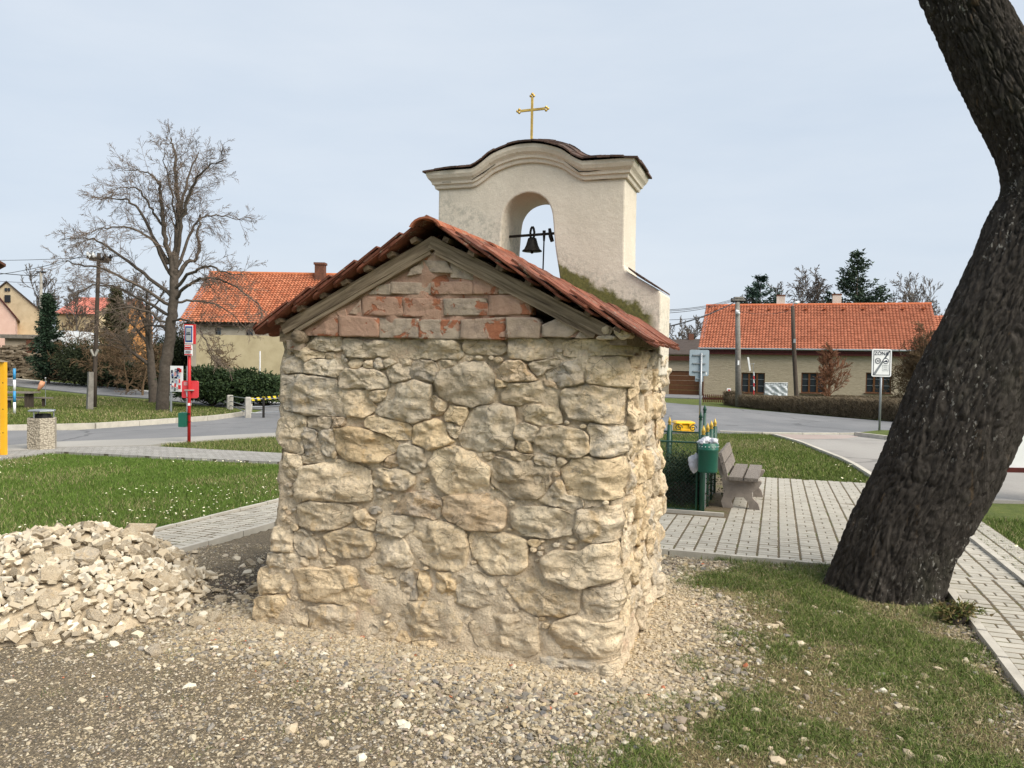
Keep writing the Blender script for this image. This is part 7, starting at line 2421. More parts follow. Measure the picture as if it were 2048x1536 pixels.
# ---- end of zone sign
g = G(1758.5, 867); Dg = g.y
zs = empty('zone_sign', g, 'white end-of-zone road sign with crossed-out 30 on a steel post', 'sign')
m = MB(); m.tube([(g.x, g.y, g.z - .1), (g.x, g.y, zpix(1760, 704, Dg))], .036, 10); m.build('post', M_GALV, zs, smooth=True)
x0p, y0p, x1p, y1p = 1741, 698.5, 1782, 753
pz = plate(x0p, y0p, x1p, y1p, Dg, M_WHITE, 'plate', zs, .02, -.06, .09)
a, b = P(x0p, y1p, Dg), P(x1p, y0p, Dg); w_, h_ = b.x - a.x, b.z - a.z
def zp(u, v, dy): return Vector((a.x + w_ * u, Dg - .071 - dy, a.z + h_ * v))
def ring_frame(u0, v0, u1, v1, t_, mat, name, dy):
    tx, tz = t_, t_ * w_ / h_
    m = MB()
    for (p0, q0, p1, q1) in ((u0, v0, u1, v0 + tz), (u0, v1 - tz, u1, v1), (u0, v0 + tz, u0 + tx, v1 - tz), (u1 - tx, v0 + tz, u1, v1 - tz)):
        m.prism([zp(p0, q0, dy), zp(p1, q0, dy), zp(p1, q1, dy), zp(p0, q1, dy)], (0, -.002, 0))
    return m.build(name, mat, pz)
ring_frame(.07, .05, .93, .95, .030, M_NAVY, 'border', .001)
# grey diagonal bars
for k, off in enumerate((-.055, -.018, .018, .055)):
    m = MB(); m.prism([zp(.10 + off, .07, .001), zp(.135 + off, .07, .001), zp(.90 + off * .4, .93, .001), zp(.865 + off * .4, .93, .001)], (0, -.0015, 0)); m.build('grey_bar', M_GREYPRINT, pz)
def disc_ring(u, v, r0, r1, mat, name, dy):
    m = MB(); n = 28; vs = []
    for r in (r0, r1):
        for k in range(n):
            an = 2 * math.pi * k / n; q = zp(u, v, dy); vs.append(q + Vector((r * w_ * math.cos(an), 0, r * w_ * math.sin(an))))
    m.add(vs, [(k, (k + 1) % n, n + (k + 1) % n, n + k) for k in range(n)]); return m.build(name, mat, pz)
disc_ring(.30, .57, .0, .15, M_WHITE, 'pictogram', .0045); disc_ring(.30, .57, .115, .15, M_NAVY, 'pictogram', .006)
disc_ring(.70, .57, .0, .15, M_WHITE, 'pictogram', .0045); disc_ring(.70, .57, .115, .15, M_NAVY, 'pictogram', .006)
m = MB(); m.prism([zp(.61, .535, .006), zp(.79, .535, .006), zp(.79, .575, .006), zp(.75, .60, .006), (zp(.69, .60, .006)), zp(.66, .575, .006), zp(.61, .57, .006)], (0, -.001, 0)); m.build('pictogram', M_NAVY, pz)
for uu_ in (.655, .745): disc_ring(uu_, .535, 0, .022, M_NAVY, 'pictogram', .008)
ring_frame(.53, .21, .84, .43, .012, M_GREYPRINT, 'subplate', .0045)
for vv in (.39, .32, .255):
    m = MB(); m.prism([zp(.59, vv - .008, .005), zp(.78, vv - .008, .005), zp(.78, vv + .012, .005), zp(.59, vv + .012, .005)], (0, -.001, 0)); m.build('lettering', M_GREYPRINT, pz)
def lettering(txt, u, v, size, mat, dy=.006, sx=1.0):
    cv = bpy.data.curves.new('lettering', 'FONT'); cv.body = txt; cv.size = size; cv.align_x = 'CENTER'; cv.align_y = 'CENTER'
    cv.extrude = .0008; cv.offset = size * .012
    ob = bpy.data.objects.new('lettering_tmp', cv); COL.objects.link(ob)
    bpy.context.view_layer.update()
    me = bpy.data.meshes.new_from_object(ob.evaluated_get(bpy.context.evaluated_depsgraph_get()))
    bpy.data.objects.remove(ob)
    me.materials.clear(); me.materials.append(mat)
    q = zp(u, v, dy)
    M4 = Matrix.Translation(q) @ Matrix.Rotation(math.pi / 2, 4, 'X') @ Matrix.Diagonal((sx, 1, 1, 1))
    me.transform(Matrix.Translation(-wloc(pz)) @ M4)
    return link_mesh('lettering', me, pz)
lettering('ZÓNA', .47, .835, w_ * .25, M_NAVY)
lettering('30', .30, .565, w_ * .19, M_NAVY, .0075)
# ---- lamp poles before the house
g = G(1477, 813); Dg = g.y
cp = empty('concrete_lamp_pole', g, 'round concrete utility pole with street lamp in front of the house', 'pole')
m = MB(); m.tube([(g.x, g.y, g.z - .1), P(1476, 700, Dg), P(1475, 604, Dg)], [.175, .15, .125], 14); m.build('shaft', M_CONC_D, cp, smooth=True)
q = P(1476, 600, Dg)
for (dx, dz) in ((0, 0), (.05, .12)): MB().box((q.x + dx, q.y, q.z + dz), (.75 - dx * 4, .3, .09)).build('head_frame', M_CONC_D, cp)
m = MB(); m.bar(P(1462, 603, Dg), P(1504, 601, Dg), .12, .10); m.build('crossarm', M_BLACK, cp)
q = P(1475, 624, Dg - .2); m = MB(); m.tube([q + Vector((-.08, 0, .12)), q, q + Vector((.1, .0, -.12))], [.04, .12, .08], 10); m.build('lamp_head', M_WHITE, cp, smooth=True)
plate(1473.5, 721, 1477, 730, Dg, M_WHITE, 'number_plate', cp, .02, -.16)
for k in range(5):
    q = P(1464 + 9 * k, 598, Dg); m = MB(); m.lathe(q, [(.05, -.06), (.075, 0), (.05, .05)], 8); m.build('insulator', M_BLACK, cp)
g = G(1594, 815, z=-.55); Dg = 44.0; b = P(1594, 796, Dg)
wp = empty('wooden_lamp_pole', (b.x, Dg, H(b.x, Dg)), 'leaning dark wooden lamp pole in front of the red roof', 'pole')
m = MB(); m.tube([(b.x + .05, Dg, H(b.x, Dg) - .1), P(1593, 795, Dg), P(1588, 700, Dg), P(1585, 612, Dg)], [.13, .125, .115, .10], 10); m.build('shaft', M_WOOD_DARK, wp, smooth=True)
m = MB(); m.tube([P(1585, 612, Dg), P(1589, 605, Dg), P(1596, 605, Dg)], .025, 6); m.build('lamp_arm', M_GALV, wp)
m = MB(); m.tube([P(1588, 605, Dg), P(1593, 605.5, Dg), P(1599, 604, Dg)], [.05, .09, .04], 10); m.build('lamp_head', M_WHITE, wp, smooth=True)
plate(1585, 678, 1590, 686, Dg, M_GALV, 'bracket', wp, .3, 0)
pole_t = P(1462, 602, 42.5)
for i, (px, py, lab) in enumerate(((1250, 618, 'upper thin wire left of the concrete lamp pole'), (1250, 621, 'middle thin wire left of the concrete lamp pole'), (1250, 626, 'lower thin wire left of the concrete lamp pole'))):
    wire('overhead_wire', P(px, py, 30), P(1470, 597 + 2 * i, 42.5), .25, lab, .012)
wire('overhead_wire', P(1250, 668, 26), P(1470, 604, 42.5), .25, 'thick cable falling from the concrete lamp pole towards the chapel', .03)
wire('overhead_wire', P(1250, 634, 70), P(1412, 634, 62), .25, 'faint wire meeting the left end of the red roof', .02)
wire('overhead_wire', P(1475, 622, 42.5), P(1585, 620, 44.0), .2, 'wire hung between the two lamp poles', .012)
# ---- striped wind vane pole in the garden
Dv = 46.0; q = P(1508, 788, Dv)
wv = empty('wind_vane_pole', (q.x, Dv, H(q.x, Dv)), 'red and white banded pole with a white vane before the left window', 'pole')
for k in range(6):
    a_, b_ = P(1508, 788 - 7.3 * k, Dv), P(1507.3, 788 - 7.3 * (k + 1), Dv)
    if k == 0: a_.z = H(q.x, Dv)
    m = MB(); m.tube([a_, b_], .035, 8); m.build('band', M_WHITE if k % 2 else M_REDSIGN, wv)
m = MB(); m.tube([P(1507, 744, Dv), P(1507, 727, Dv)], .012, 6); m.tube([P(1500, 728.5, Dv), P(1509, 727, Dv)], .012, 6); m.build('rod', M_GALV, wv)
m = MB(); m.prism([P(1494.5, 714, Dv), P(1498, 714.5, Dv), P(1502, 741, Dv), P(1499, 743, Dv)], (0, .03, 0)); m.build('vane', M_WHITE, wv)
# ---- tarpaulin board, hydrant plate, picket fence, hedges
Dv = 45.0; q = P(1551, 792, Dv)
tb_ = empty('tarpaulin_board', (q.x, Dv, H(q.x, Dv)), 'silver-grey tarpaulin stretched on a frame above the hedge', 'board')
m = MB(); nx_, nz_ = 18, 12; c0_, c1_ = P(1530, 795, Dv), P(1575, 766.5, Dv); rq = random.Random(3)
for j in range(nz_ + 1):
    for i in range(nx_ + 1):
        x = c0_.x + (c1_.x - c0_.x) * i / nx_; z = c0_.z + (c1_.z - c0_.z) * j / nz_
        m.v.append((x, Dv + .06 * math.sin(i * .9 + j * .8) * math.sin(j * .5 + 1) + rq.gauss(0, .012), z))
for j in range(nz_):
    for i in range(nx_): m.f.append((j * (nx_ + 1) + i, j * (nx_ + 1) + i + 1, (j + 1) * (nx_ + 1) + i + 1, (j + 1) * (nx_ + 1) + i))
o = m.build('tarpaulin', M_TARP, tb_); o.modifiers.new('thick', 'SOLIDIFY').thickness = .01
for x in (1530, 1575.5):
    t_ = P(x, 766, Dv); m = MB(); m.tube([(t_.x, Dv + .05, H(t_.x, Dv)), (t_.x, Dv + .05, t_.z)], .03, 6); m.build('stake', M_GALV, tb_)
m = MB(); a, b = P(1530, 766, Dv), P(1575.5, 766, Dv); m.tube([a, b], .03, 6); m.build('rail', M_GALV, tb_)
Dv = 45.5; q = P(1457.5, 788, Dv)
hs = empty('hydrant_marker', (q.x, Dv, H(q.x, Dv)), 'small white plate with red centre beside the picket fence', 'sign')
m = MB(); m.tube([(q.x, Dv, H(q.x, Dv)), (q.x, Dv, q.z)], .02, 6); m.build('post', M_GALV, hs)
plate(1453.5, 776.5, 1461.5, 788, Dv, M_WHITE, 'plate', hs, .02, -.02); plate(1455.5, 779, 1460, 785, Dv, M_RED, 'red_field', hs, .01, -.036)
Dv = 46.5; x0, x1 = P(1405, 800, Dv).x, P(1455, 800, Dv).x; zg = H(x0, Dv); zt_ = zpix(1430, 788, Dv)
pf = empty('picket_fence', (x0, Dv, zg), 'short dark brown picket fence left of the hedge', 'fence')
n = 13
for k in range(n):
    x = x0 + (x1 - x0) * (k + .5) / n; w2 = (x1 - x0) / n * .30
    MB().prism([(x - w2, Dv, zg + .05), (x + w2, Dv, zg + .05), (x + w2, Dv, zt_ - .08), (x, Dv, zt_), (x - w2, Dv, zt_ - .08)], (0, .03, 0)).build('picket', M_BROWN, pf)
for zz_ in (zg + .25, zt_ - .25): MB().box(((x0 + x1) / 2, Dv + .06, zz_), (x1 - x0, .05, .08)).build('rail', M_BROWN, pf)
# a second stretch peeps over the hedge
x2, x3 = P(1576, 795, 45).x, P(1800, 795, 41).x
def hedge(name, label, pts, wdt, seed, n, cols):
    rng = np.random.default_rng(seed)
    pts = np.array(pts)          # x, y, height
    base = (pts[0][0], pts[0][1], H(pts[0][0], pts[0][1]))
    root = empty(name, base, label, 'hedge')
    seg = rng.integers(0, len(pts) - 1, n); f = rng.uniform(0, 1, n)
    L = np.linalg.norm(pts[1:, :2] - pts[:-1, :2], axis=1); seg = rng.choice(len(pts) - 1, n, p=L / L.sum())
    c = pts[seg] * (1 - f)[:, None] + pts[seg + 1] * f[:, None]
    d = (pts[seg + 1] - pts[seg])[:, :2]; d /= np.linalg.norm(d, axis=1)[:, None]
    o = rng.uniform(-1, 1, n) * wdt / 2
    top = c[:, 2] * (.93 + .12 * fnoise(c[:, 0], c[:, 1], 1.2, seed))
    z0 = rng.uniform(0, 1, n) ** 1.1 * top * .93
    X = c[:, 0] - d[:, 1] * o; Y = c[:, 1] + d[:, 0] * o; Zg = hgt(X, Y)
    p0 = np.stack([X, Y, Zg + z0], -1)
    dr = rng.normal(size=(n, 3)) * np.array([.45, .45, .3]) + [0, 0, .55]; dr /= np.linalg.norm(dr, axis=1)[:, None]
    l = rng.uniform(.12, .34, n); p1 = p0 + dr * l[:, None]; p1[:, 2] = np.minimum(p1[:, 2], Zg + top)
    s = np.cross(dr, rng.normal(size=(n, 3))); s /= np.linalg.norm(s, axis=1)[:, None]; s *= rng.uniform(.005, .012, (n, 1))
    V = np.stack([p0 - s, p0 + s, p1], 1).reshape(-1, 3); F = np.arange(3 * n).reshape(-1, 3)
    cc = np.array(cols[0]) + (np.array(cols[1]) - np.array(cols[0])) * rng.uniform(0, 1, (n, 1))
    np_mesh('twigs', V, F, M_LEAF, root, np.repeat(cc, 3, 0), smooth=False)
    # inner wood that closes the view
    m = MB()
    for i in range(len(pts) - 1):
        a, b = Vector((pts[i][0], pts[i][1], hgt(pts[i][0], pts[i][1]))), Vector((pts[i + 1][0], pts[i + 1][1], hgt(pts[i + 1][0], pts[i + 1][1])))
        m.bar(a + Vector((0, 0, pts[i][2] * .42)), b + Vector((0, 0, pts[i + 1][2] * .42)), wdt * .45, pts[i][2] * .84)
    m.build('inner_wood', simple('hedge_wood', (.05, .038, .026), (.03, .024, .017), 20), root)
    return root
hg = []
for (px, py, top) in ((1478, 812, 789), (1560, 822, 791), (1680, 833, 794), (1800, 843, 796), (1960, 858, 800)):
    g = G(px, py); hg.append((g.x, g.y + .6, zpix(px, top, g.y + .4) - g.z))
HC_ = ((.085, .062, .038), (.21, .165, .105))
hedge('clipped_hedge', 'long leafless brown clipped hedge along the road before the house', hg, 1.1, 5, 60000, HC_)
hg2 = []
for (px, py, top, D) in ((1452, 806, 781, 45.5), (1480, 808, 782, 45.0)):
    g = P(px, py, D); hg2.append((g.x, D, zpix(px, top, D) - H(g.x, D)))
hedge('clipped_hedge', 'short brown hedge stub between picket fence and concrete pole', hg2, 1.0, 6, 9000, HC_)
hg3 = []
for (px, top, D) in ((1600, 789, 47.0), (1720, 790, 46.0), (1900, 794, 44.0)):
    g = P(px, 800, D); hg3.append((g.x, D, zpix(px, top, D) - H(g.x, D)))
hedge('clipped_hedge', 'second brown hedge just behind the long one, under the windows', hg3, .8, 7, 22000, HC_)
# ---- white board at the right edge
Dw = 11.2
a = P(2003, 935, Dw); b = P(2200, 840, Dw + .1)
wb_ = empty('white_board', (P(2040, 990, Dw).x, Dw, H(P(2040, 990, Dw).x, Dw)), 'large white panel in a dark red frame cut by the right picture edge', 'board')
MB().box(((a.x + b.x) / 2, Dw, (a.z + 1.62) / 2), (b.x - a.x, .03, 1.62 - a.z)).build('panel', M_WHITE, wb_)
MB().box(((a.x + b.x) / 2, Dw - .01, a.z - .03), (b.x - a.x + .1, .07, .07)).build('frame', M_DARKRED, wb_)
MB().box(((a.x + b.x) / 2, Dw - .01, 1.65), (b.x - a.x + .1, .07, .07)).build('frame', M_DARKRED, wb_)
for x in (a.x + .5, b.x - .15): MB().box((x, Dw + .06, .7), (.07, .07, 1.9)).build('leg', M_DARKRED, wb_)

# ================================================================== the heap of rubble
PC = np.array([-3.08, 5.80]); PRX, PRY, PHH = .80, 1.02, .56
def pile_h(x, y):
    an = .25
    dx, dy = x - PC[0], y - PC[1]
    u = dx * math.cos(an) + dy * math.sin(an); v = -dx * math.sin(an) + dy * math.cos(an)
    ru = np.where(u > 0, PRX, 2.5)
    r = np.sqrt((u / ru) ** 2 + (v / PRY) ** 2) + (fnoise(x, y, 1.3, 77) - .5) * .35
    return PHH * np.clip(1 - r ** 1.5, 0, 1) * (.82 + .36 * fnoise(x, y, 2.0, 70))
heap = empty('rubble_heap', (PC[0], PC[1], H(*PC)), 'heap of pale broken limestone left of the chapel', 'rubble heap')
xs = np.arange(-5.6, -1.9, .05); ys = np.arange(4.5, 7.3, .05)
X, Y = np.meshgrid(xs, ys); Z = hgt(X, Y) + pile_h(X, Y) - .035 + (fnoise(X, Y, 9, 3) - .5) * .05
nx_, ny_ = len(xs), len(ys)
i = np.arange(nx_ - 1)[None, :] + nx_ * np.arange(ny_ - 1)[:, None]
np_mesh('rubble_core', np.stack([X, Y, Z], -1).reshape(-1, 3), np.stack([i, i + 1, i + nx_ + 1, i + nx_], -1).reshape(-1, 4), M_RUBBLE, heap)
rh = random.Random(17)
ME_RUB = []
for k in range(18):
    bm = bmesh.new()
    fl = rh.uniform(.14, .42); asp = rh.uniform(.5, 1.0); n_ = rh.randint(5, 7)
    for q in range(n_):
        a_ = 2 * math.pi * q / n_ + rh.uniform(-.3, .3); r_ = rh.uniform(.36, .52)
        for s in (-1, 1):
            k2 = rh.uniform(.65, 1.0)
            bm.verts.new((r_ * math.cos(a_) * k2, r_ * asp * math.sin(a_) * k2, s * fl * .5 * rh.uniform(.5, 1.0)))
    ret = bmesh.ops.convex_hull(bm, input=bm.verts)
    for v in [v for v in bm.verts if not v.link_faces]: bm.verts.remove(v)
    bmesh.ops.triangulate(bm, faces=bm.faces)
    me = bpy.data.meshes.new('rubble_stone'); bm.to_mesh(me); bm.free(); me.materials.append(M_RUBBLE); ME_RUB.append(me)
offh = wloc(heap); cnt = 0
spots = []
while cnt < 300:
    x = rh.uniform(-5.4, -2.0); y = rh.uniform(4.6, 6.9)
    hh = float(pile_h(np.array(x), np.array(y)))
    if hh < .015 and rh.random() > .05: continue
    if y > 6.4 and rh.random() < .6: continue
    big = rh.random()
    s = rh.uniform(.20, .33) if big < .14 else rh.uniform(.12, .21) if big < .62 else rh.uniform(.06, .13)
    if any((x - a) ** 2 + (y - b) ** 2 < (.30 * (s + c)) ** 2 for a, b, c in spots): continue
    spots.append((x, y, s))
    e = .06
    gx = (float(pile_h(np.array(x + e), np.array(y))) - float(pile_h(np.array(x - e), np.array(y)))) / (2 * e)
    gy = (float(pile_h(np.array(x), np.array(y + e))) - float(pile_h(np.array(x), np.array(y - e)))) / (2 * e)
    nrm = Vector((-gx + rh.gauss(0, .38), -gy + rh.gauss(0, .38), 1)).normalized()
    M4 = nrm.to_track_quat('Z', 'Y').to_matrix().to_4x4() @ Matrix.Rotation(rh.uniform(0, 6.28), 4, 'Z') @ Matrix.Diagonal((s, s, s, 1))
    p = Vector((x, y, H(x, y) + hh + s * .08)) - offh
    copy_mesh(rh.choice(ME_RUB), 'rubble_stone', heap, Matrix.Translation(p) @ M4); cnt += 1
# a few strays between heap and wall
# ---- stones scattered as small convex lumps
ico = bmesh.new(); bmesh.ops.create_icosphere(ico, subdivisions=1, radius=1.0)
ICO_V = np.array([v.co[:] for v in ico.verts]); ICO_F = np.array([[v.index for v in f.verts] for f in ico.faces]); ico.free()
def lumps(rng, pos_, size, flat, cols, angular=.25):
    n = len(pos_)
    J = 1 + rng.normal(0, angular, (n, 12, 1))
    S = np.stack([rng.uniform(.7, 1.3, n), rng.uniform(.6, 1.0, n), flat], -1)
    V = ICO_V[None] * J * S[:, None, :] * size[:, None, None]
    a = rng.uniform(0, 2 * np.pi, n); t1 = rng.normal(0, .35, n); 
    ca, sa = np.cos(a)[:, None], np.sin(a)[:, None]; ct, st_ = np.cos(t1)[:, None], np.sin(t1)[:, None]
    x, y, z = V[..., 0], V[..., 1], V[..., 2]
    y, z = y * ct - z * st_, y * st_ + z * ct
    x, y = x * ca - y * sa, x * sa + y * ca
    V = np.stack([x, y, z], -1) + pos_[:, None, :]
    F = (ICO_F[None] + (np.arange(n) * 12)[:, None, None]).reshape(-1, 3)
    return V.reshape(-1, 3), F, np.repeat(cols, 12, 0)
rng = np.random.default_rng(8)
# small shards that fill the heap
def shards(n_, pos_, size, nrm_sd, cols):
    Vs, Fs, Cs = [], [], []; k0 = 0
    kind = rng.integers(0, len(ME_RUB), n_)
    for m_i in range(len(ME_RUB)):
        me = ME_RUB[m_i]; sel = np.where(kind == m_i)[0]
        if not len(sel): continue
        v = np.array([p.co[:] for p in me.vertices]); f = np.array([p.vertices[:] for p in me.polygons])
        a = rng.uniform(0, 2 * np.pi, len(sel)); tx = rng.normal(0, nrm_sd, len(sel)); ty = rng.normal(0, nrm_sd, len(sel))
        V = v[None] * size[sel][:, None, None]
        x, y, z = V[..., 0], V[..., 1], V[..., 2]
        x, y = x * np.cos(a)[:, None] - y * np.sin(a)[:, None], x * np.sin(a)[:, None] + y * np.cos(a)[:, None]
        y, z = y * np.cos(tx)[:, None] - z * np.sin(tx)[:, None], y * np.sin(tx)[:, None] + z * np.cos(tx)[:, None]
        x, z = x * np.cos(ty)[:, None] - z * np.sin(ty)[:, None], x * np.sin(ty)[:, None] + z * np.cos(ty)[:, None]
        V = np.stack([x, y, z], -1) + pos_[sel][:, None]
        Vs.append(V.reshape(-1, 3)); Fs.append((f[None] + (np.arange(len(sel)) * len(v))[:, None, None]).reshape(-1, 3) + k0); k0 += len(sel) * len(v)
        Cs.append(np.repeat(cols[sel], len(v), 0))
    return np.concatenate(Vs), np.concatenate(Fs), np.concatenate(Cs)
n = 6500
x = rng.uniform(-5.5, -1.9, n); y = rng.uniform(4.5, 7.2, n); hh = pile_h(x, y)
k = (hh > .010) | (rng.uniform(0, 1, n) < .03)
x, y, hh = x[k], y[k], hh[k]; n = len(x); s = rng.uniform(.035, .125, n)
base = np.array([[.51, .43, .315], [.58, .50, .38], [.44, .375, .285], [.62, .56, .455]])[rng.integers(0, 4, n)] * rng.uniform(.78, 1.1, (n, 1))
V, F, c = shards(n, np.stack([x, y, hgt(x, y) + hh + s * .05], -1), s, .5, base)
o = np_mesh('rubble_chips', V, F, M_PEBBLE, heap, c, smooth=False); o['kind'] = 'stuff'

# ---- gravel round the chapel
PAL = np.array([[.46, .385, .27], [.53, .455, .33], [.37, .31, .22], [.30, .265, .22], [.21, .195, .175], [.60, .54, .43], [.45, .36, .225], [.36, .29, .225], [.16, .155, .155], [.50, .41, .32]])
def density(x, y):
    d = wall_dist(x, y); s, t = to_st(x, y)
    a = np.clip(1.25 - d / 1.15, .0, 1)                                  # apron at the wall foot
    b = .52 + .5 * (fnoise(x, y, 1.1, 50) - .5) * 2                       # trodden gravel soil in front
    b = np.where(s < -2.6, b * .62, b)
    gR = smooth_in(x, y, GRASS_R, .2)
    q = np.maximum(a, b) * (1 - .90 * gR)
    soil = np.clip(1 - np.abs(s + 3.2) / .7, 0, 1) * (t > .2)
    q = q * (1 - .75 * soil)
    q = np.where(in_poly(x, y, LAWN_L), .0, q)
    q = np.where((s > -2.5) & (s < .0) & (t > .02) & (t < 1.8), 0, q)
    q = np.where((s > 2.2) | (t > 3.05), 0, q)
    return np.clip(q, 0, 1)
N = 190000
x = rng.uniform(-3.9, 3.3, N); y = rng.uniform(3.2, 7.6, N)
k = rng.uniform(0, 1, N) < density(x, y) * np.clip(1.35 - (y - 3.2) * .09, .6, 1)
x, y = x[k], y[k]; n = len(x)
d = wall_dist(x, y)
left = np.clip((-x - .3) / 1.6, 0, 1) * np.clip(d / .9, 0, 1)
s = .0032 + rng.gamma(2.0, .0026, n) * (1 + .55 * np.exp(-((d - .55) / .35) ** 2)) * (1 - .5 * left)
s = np.clip(s, .003, .030)
tone = PAL[rng.choice(len(PAL), n, p=[.17, .17, .14, .12, .07, .09, .08, .08, .03, .05])] * rng.uniform(.62, 1.05, (n, 1))
sandy = np.clip(1 - d / .55, 0, 1)[:, None] * .5
tone = tone * (1 - sandy) + np.array([.60, .49, .34]) * sandy * rng.uniform(.85, 1.1, (n, 1))
orange = rng.uniform(0, 1, n) < .0035
tone[orange] = np.array([.48, .17, .09])
tone *= .85
fine = s < .0085
OCT_V = np.array([[1, 0, 0], [-1, 0, 0], [0, 1, 0], [0, -1, 0], [0, 0, 1], [.1, .1, -1]], float); OCT_F = np.array([[0, 2, 4], [2, 1, 4], [1, 3, 4], [3, 0, 4]])
def grit(x, y, s, tone):
    n = len(x); a = rng.uniform(0, 2 * np.pi, n)[:, None]
    v = OCT_V[None] * (1 + rng.normal(0, .3, (n, 6, 1))) * np.stack([rng.uniform(.8, 1.4, n), rng.uniform(.7, 1.1, n), rng.uniform(.4, .85, n)], -1)[:, None] * s[:, None, None]
    v[..., 0] += rng.normal(0, .25, (n, 6)) * s[:, None]
    vx, vy = v[..., 0] * np.cos(a) - v[..., 1] * np.sin(a), v[..., 0] * np.sin(a) + v[..., 1] * np.cos(a)
    V = np.stack([vx, vy, v[..., 2]], -1) + np.stack([x, y, near_h(x, y) + s * .1], -1)[:, None]
    return V.reshape(-1, 3), (OCT_F[None] + (np.arange(n) * 6)[:, None, None]).reshape(-1, 3), np.repeat(tone, 6, 0)
V1, F1, c1 = grit(x[fine], y[fine], s[fine] * 1.1, np.clip(tone[fine], .02, .8))
g_ = ~fine; n = int(g_.sum())
V, F, c = lumps(rng, np.stack([x[g_], y[g_], near_h(x[g_], y[g_]) + s[g_] * .15], -1), s[g_], rng.uniform(.3, .75, n), np.clip(tone[g_], .02, .8), .24)
V, F, c = np.concatenate([V, V1]), np.concatenate([F, F1 + len(V)]), np.concatenate([c, c1])
o = np_mesh('gravel', V, F, M_PEBBLE, None, c, smooth=False); tag(o, 'pale mixed gravel and stone chips strewn round the chapel foot', 'gravel', kind='stuff')
# bigger loose stones, lying singly
n = 300
x = rng.uniform(-3.2, 3.0, n * 3); y = rng.uniform(3.3, 6.6, n * 3); s_, t_ = to_st(x, y)
k = (~((s_ > -2.7) & (s_ < .15) & (t_ > -.1))) & (t_ < 3.0) & (s_ < 2.1) & (rng.uniform(0, 1, n * 3) < (.35 + .65 * np.exp(-wall_dist(x, y) / .8)))
x, y = x[k][:n], y[k][:n]; n = len(x); s = np.clip(rng.gamma(3, .005, n) + .006, .010, .040)
tone = np.array([[.54, .47, .35], [.62, .57, .46], [.46, .38, .27], [.30, .275, .24]])[rng.choice(4, n, p=[.35, .2, .33, .12])] * rng.uniform(.75, 1.08, (n, 1))
V, F, c = lumps(rng, np.stack([x, y, near_h(x, y) + s * .2], -1), s, rng.uniform(.4, .8, n), tone, .2)
o = np_mesh('loose_stones', V, F, M_PEBBLE, None, c, smooth=False); tag(o, 'pale fist-sized stones lying loose on gravel and grass', 'stones', kind='stuff')

# ================================================================== grass
def blades(name, label, x, y, z, hgt_, wid, cols, lean=.5, curve=False):
    n = len(x)
    a = rng.uniform(0, 2 * np.pi, n); l = rng.normal(0, lean, (n, 2))
    S = np.stack([np.cos(a), np.sin(a), np.zeros(n)], -1) * wid[:, None]
    b0 = np.stack([x, y, z], -1)
    mid = b0 + np.stack([l[:, 0] * hgt_ * .35, l[:, 1] * hgt_ * .35, hgt_ * .6], -1)
    tip = b0 + np.stack([l[:, 0] * hgt_, l[:, 1] * hgt_, hgt_ * np.clip(1 - .35 * (l ** 2).sum(1), .25, 1)], -1)
    V = np.stack([b0 - S, b0 + S, mid - S * .7, mid + S * .7, tip], 1).reshape(-1, 3)
    i = (np.arange(n) * 5)[:, None]
    F = np.concatenate([i + np.array([0, 1, 3]), i + np.array([0, 3, 2]), i + np.array([2, 3, 4])])
    c = np.repeat(cols, 5, 0)
    if not curve:
        V = np.stack([b0 - S * 1.2, b0 + S * 1.2, tip], 1).reshape(-1, 3); F = np.arange(3 * n).reshape(-1, 3); c = np.repeat(cols, 3, 0)
    o = np_mesh(name, V, F, M_BLADE, None, np.clip(c, .005, 1), smooth=True)
    return tag(o, label, 'grass', kind='stuff')
def gcol(n, dry, g0=(.055, .088, .018), g1=(.135, .175, .038)):
    g = np.array(g0) + (np.array(g1) - np.array(g0)) * rng.uniform(0, 1, (n, 1))
    st = np.array([.34, .285, .155]) * rng.uniform(.5, 1.2, (n, 1))
    return np.where((rng.uniform(0, 1, n) < dry)[:, None], st, g)
# worn grass beside the tree
N = 330000
x = rng.uniform(.2, 3.9, N); y = rng.uniform(3.1, 7.6, N)
den = smooth_in(x, y, GRASS_R, .22) * np.clip((fnoise(x, y, 2.6, 31) - .22) * 3.0, .42, 1)
s_, t_ = to_st(x, y)
den *= (s_ < 2.2) & (t_ < 3.1)
dt = np.hypot(x - tb.x, y - tb.y)
den = np.where(dt < .50, 0, den)
k = rng.uniform(0, 1, N) < den
x, y = x[k], y[k]; n = len(x)
pat = fnoise(x, y, 2.6, 31); nearT = np.exp(-np.abs(np.hypot(x - tb.x + .3, y - tb.y) - .6) / .35)
hh = rng.uniform(.016, .046, n) * (.75 + .7 * np.clip((pat - .45) * 4, 0, 1)) * (1 + .9 * nearT)
blades('worn_grass', 'patchy short grass with dry straw beside the leaning tree', x, y, near_h(x, y) - .004, hh, rng.uniform(.0011, .0023, n), gcol(n, np.clip(.48 - (pat - .45) * 2.2 - .30 * nearT, .16, .74)) * (.72 + .55 * fnoise(x, y, 9, 44))[:, None], .95, True)
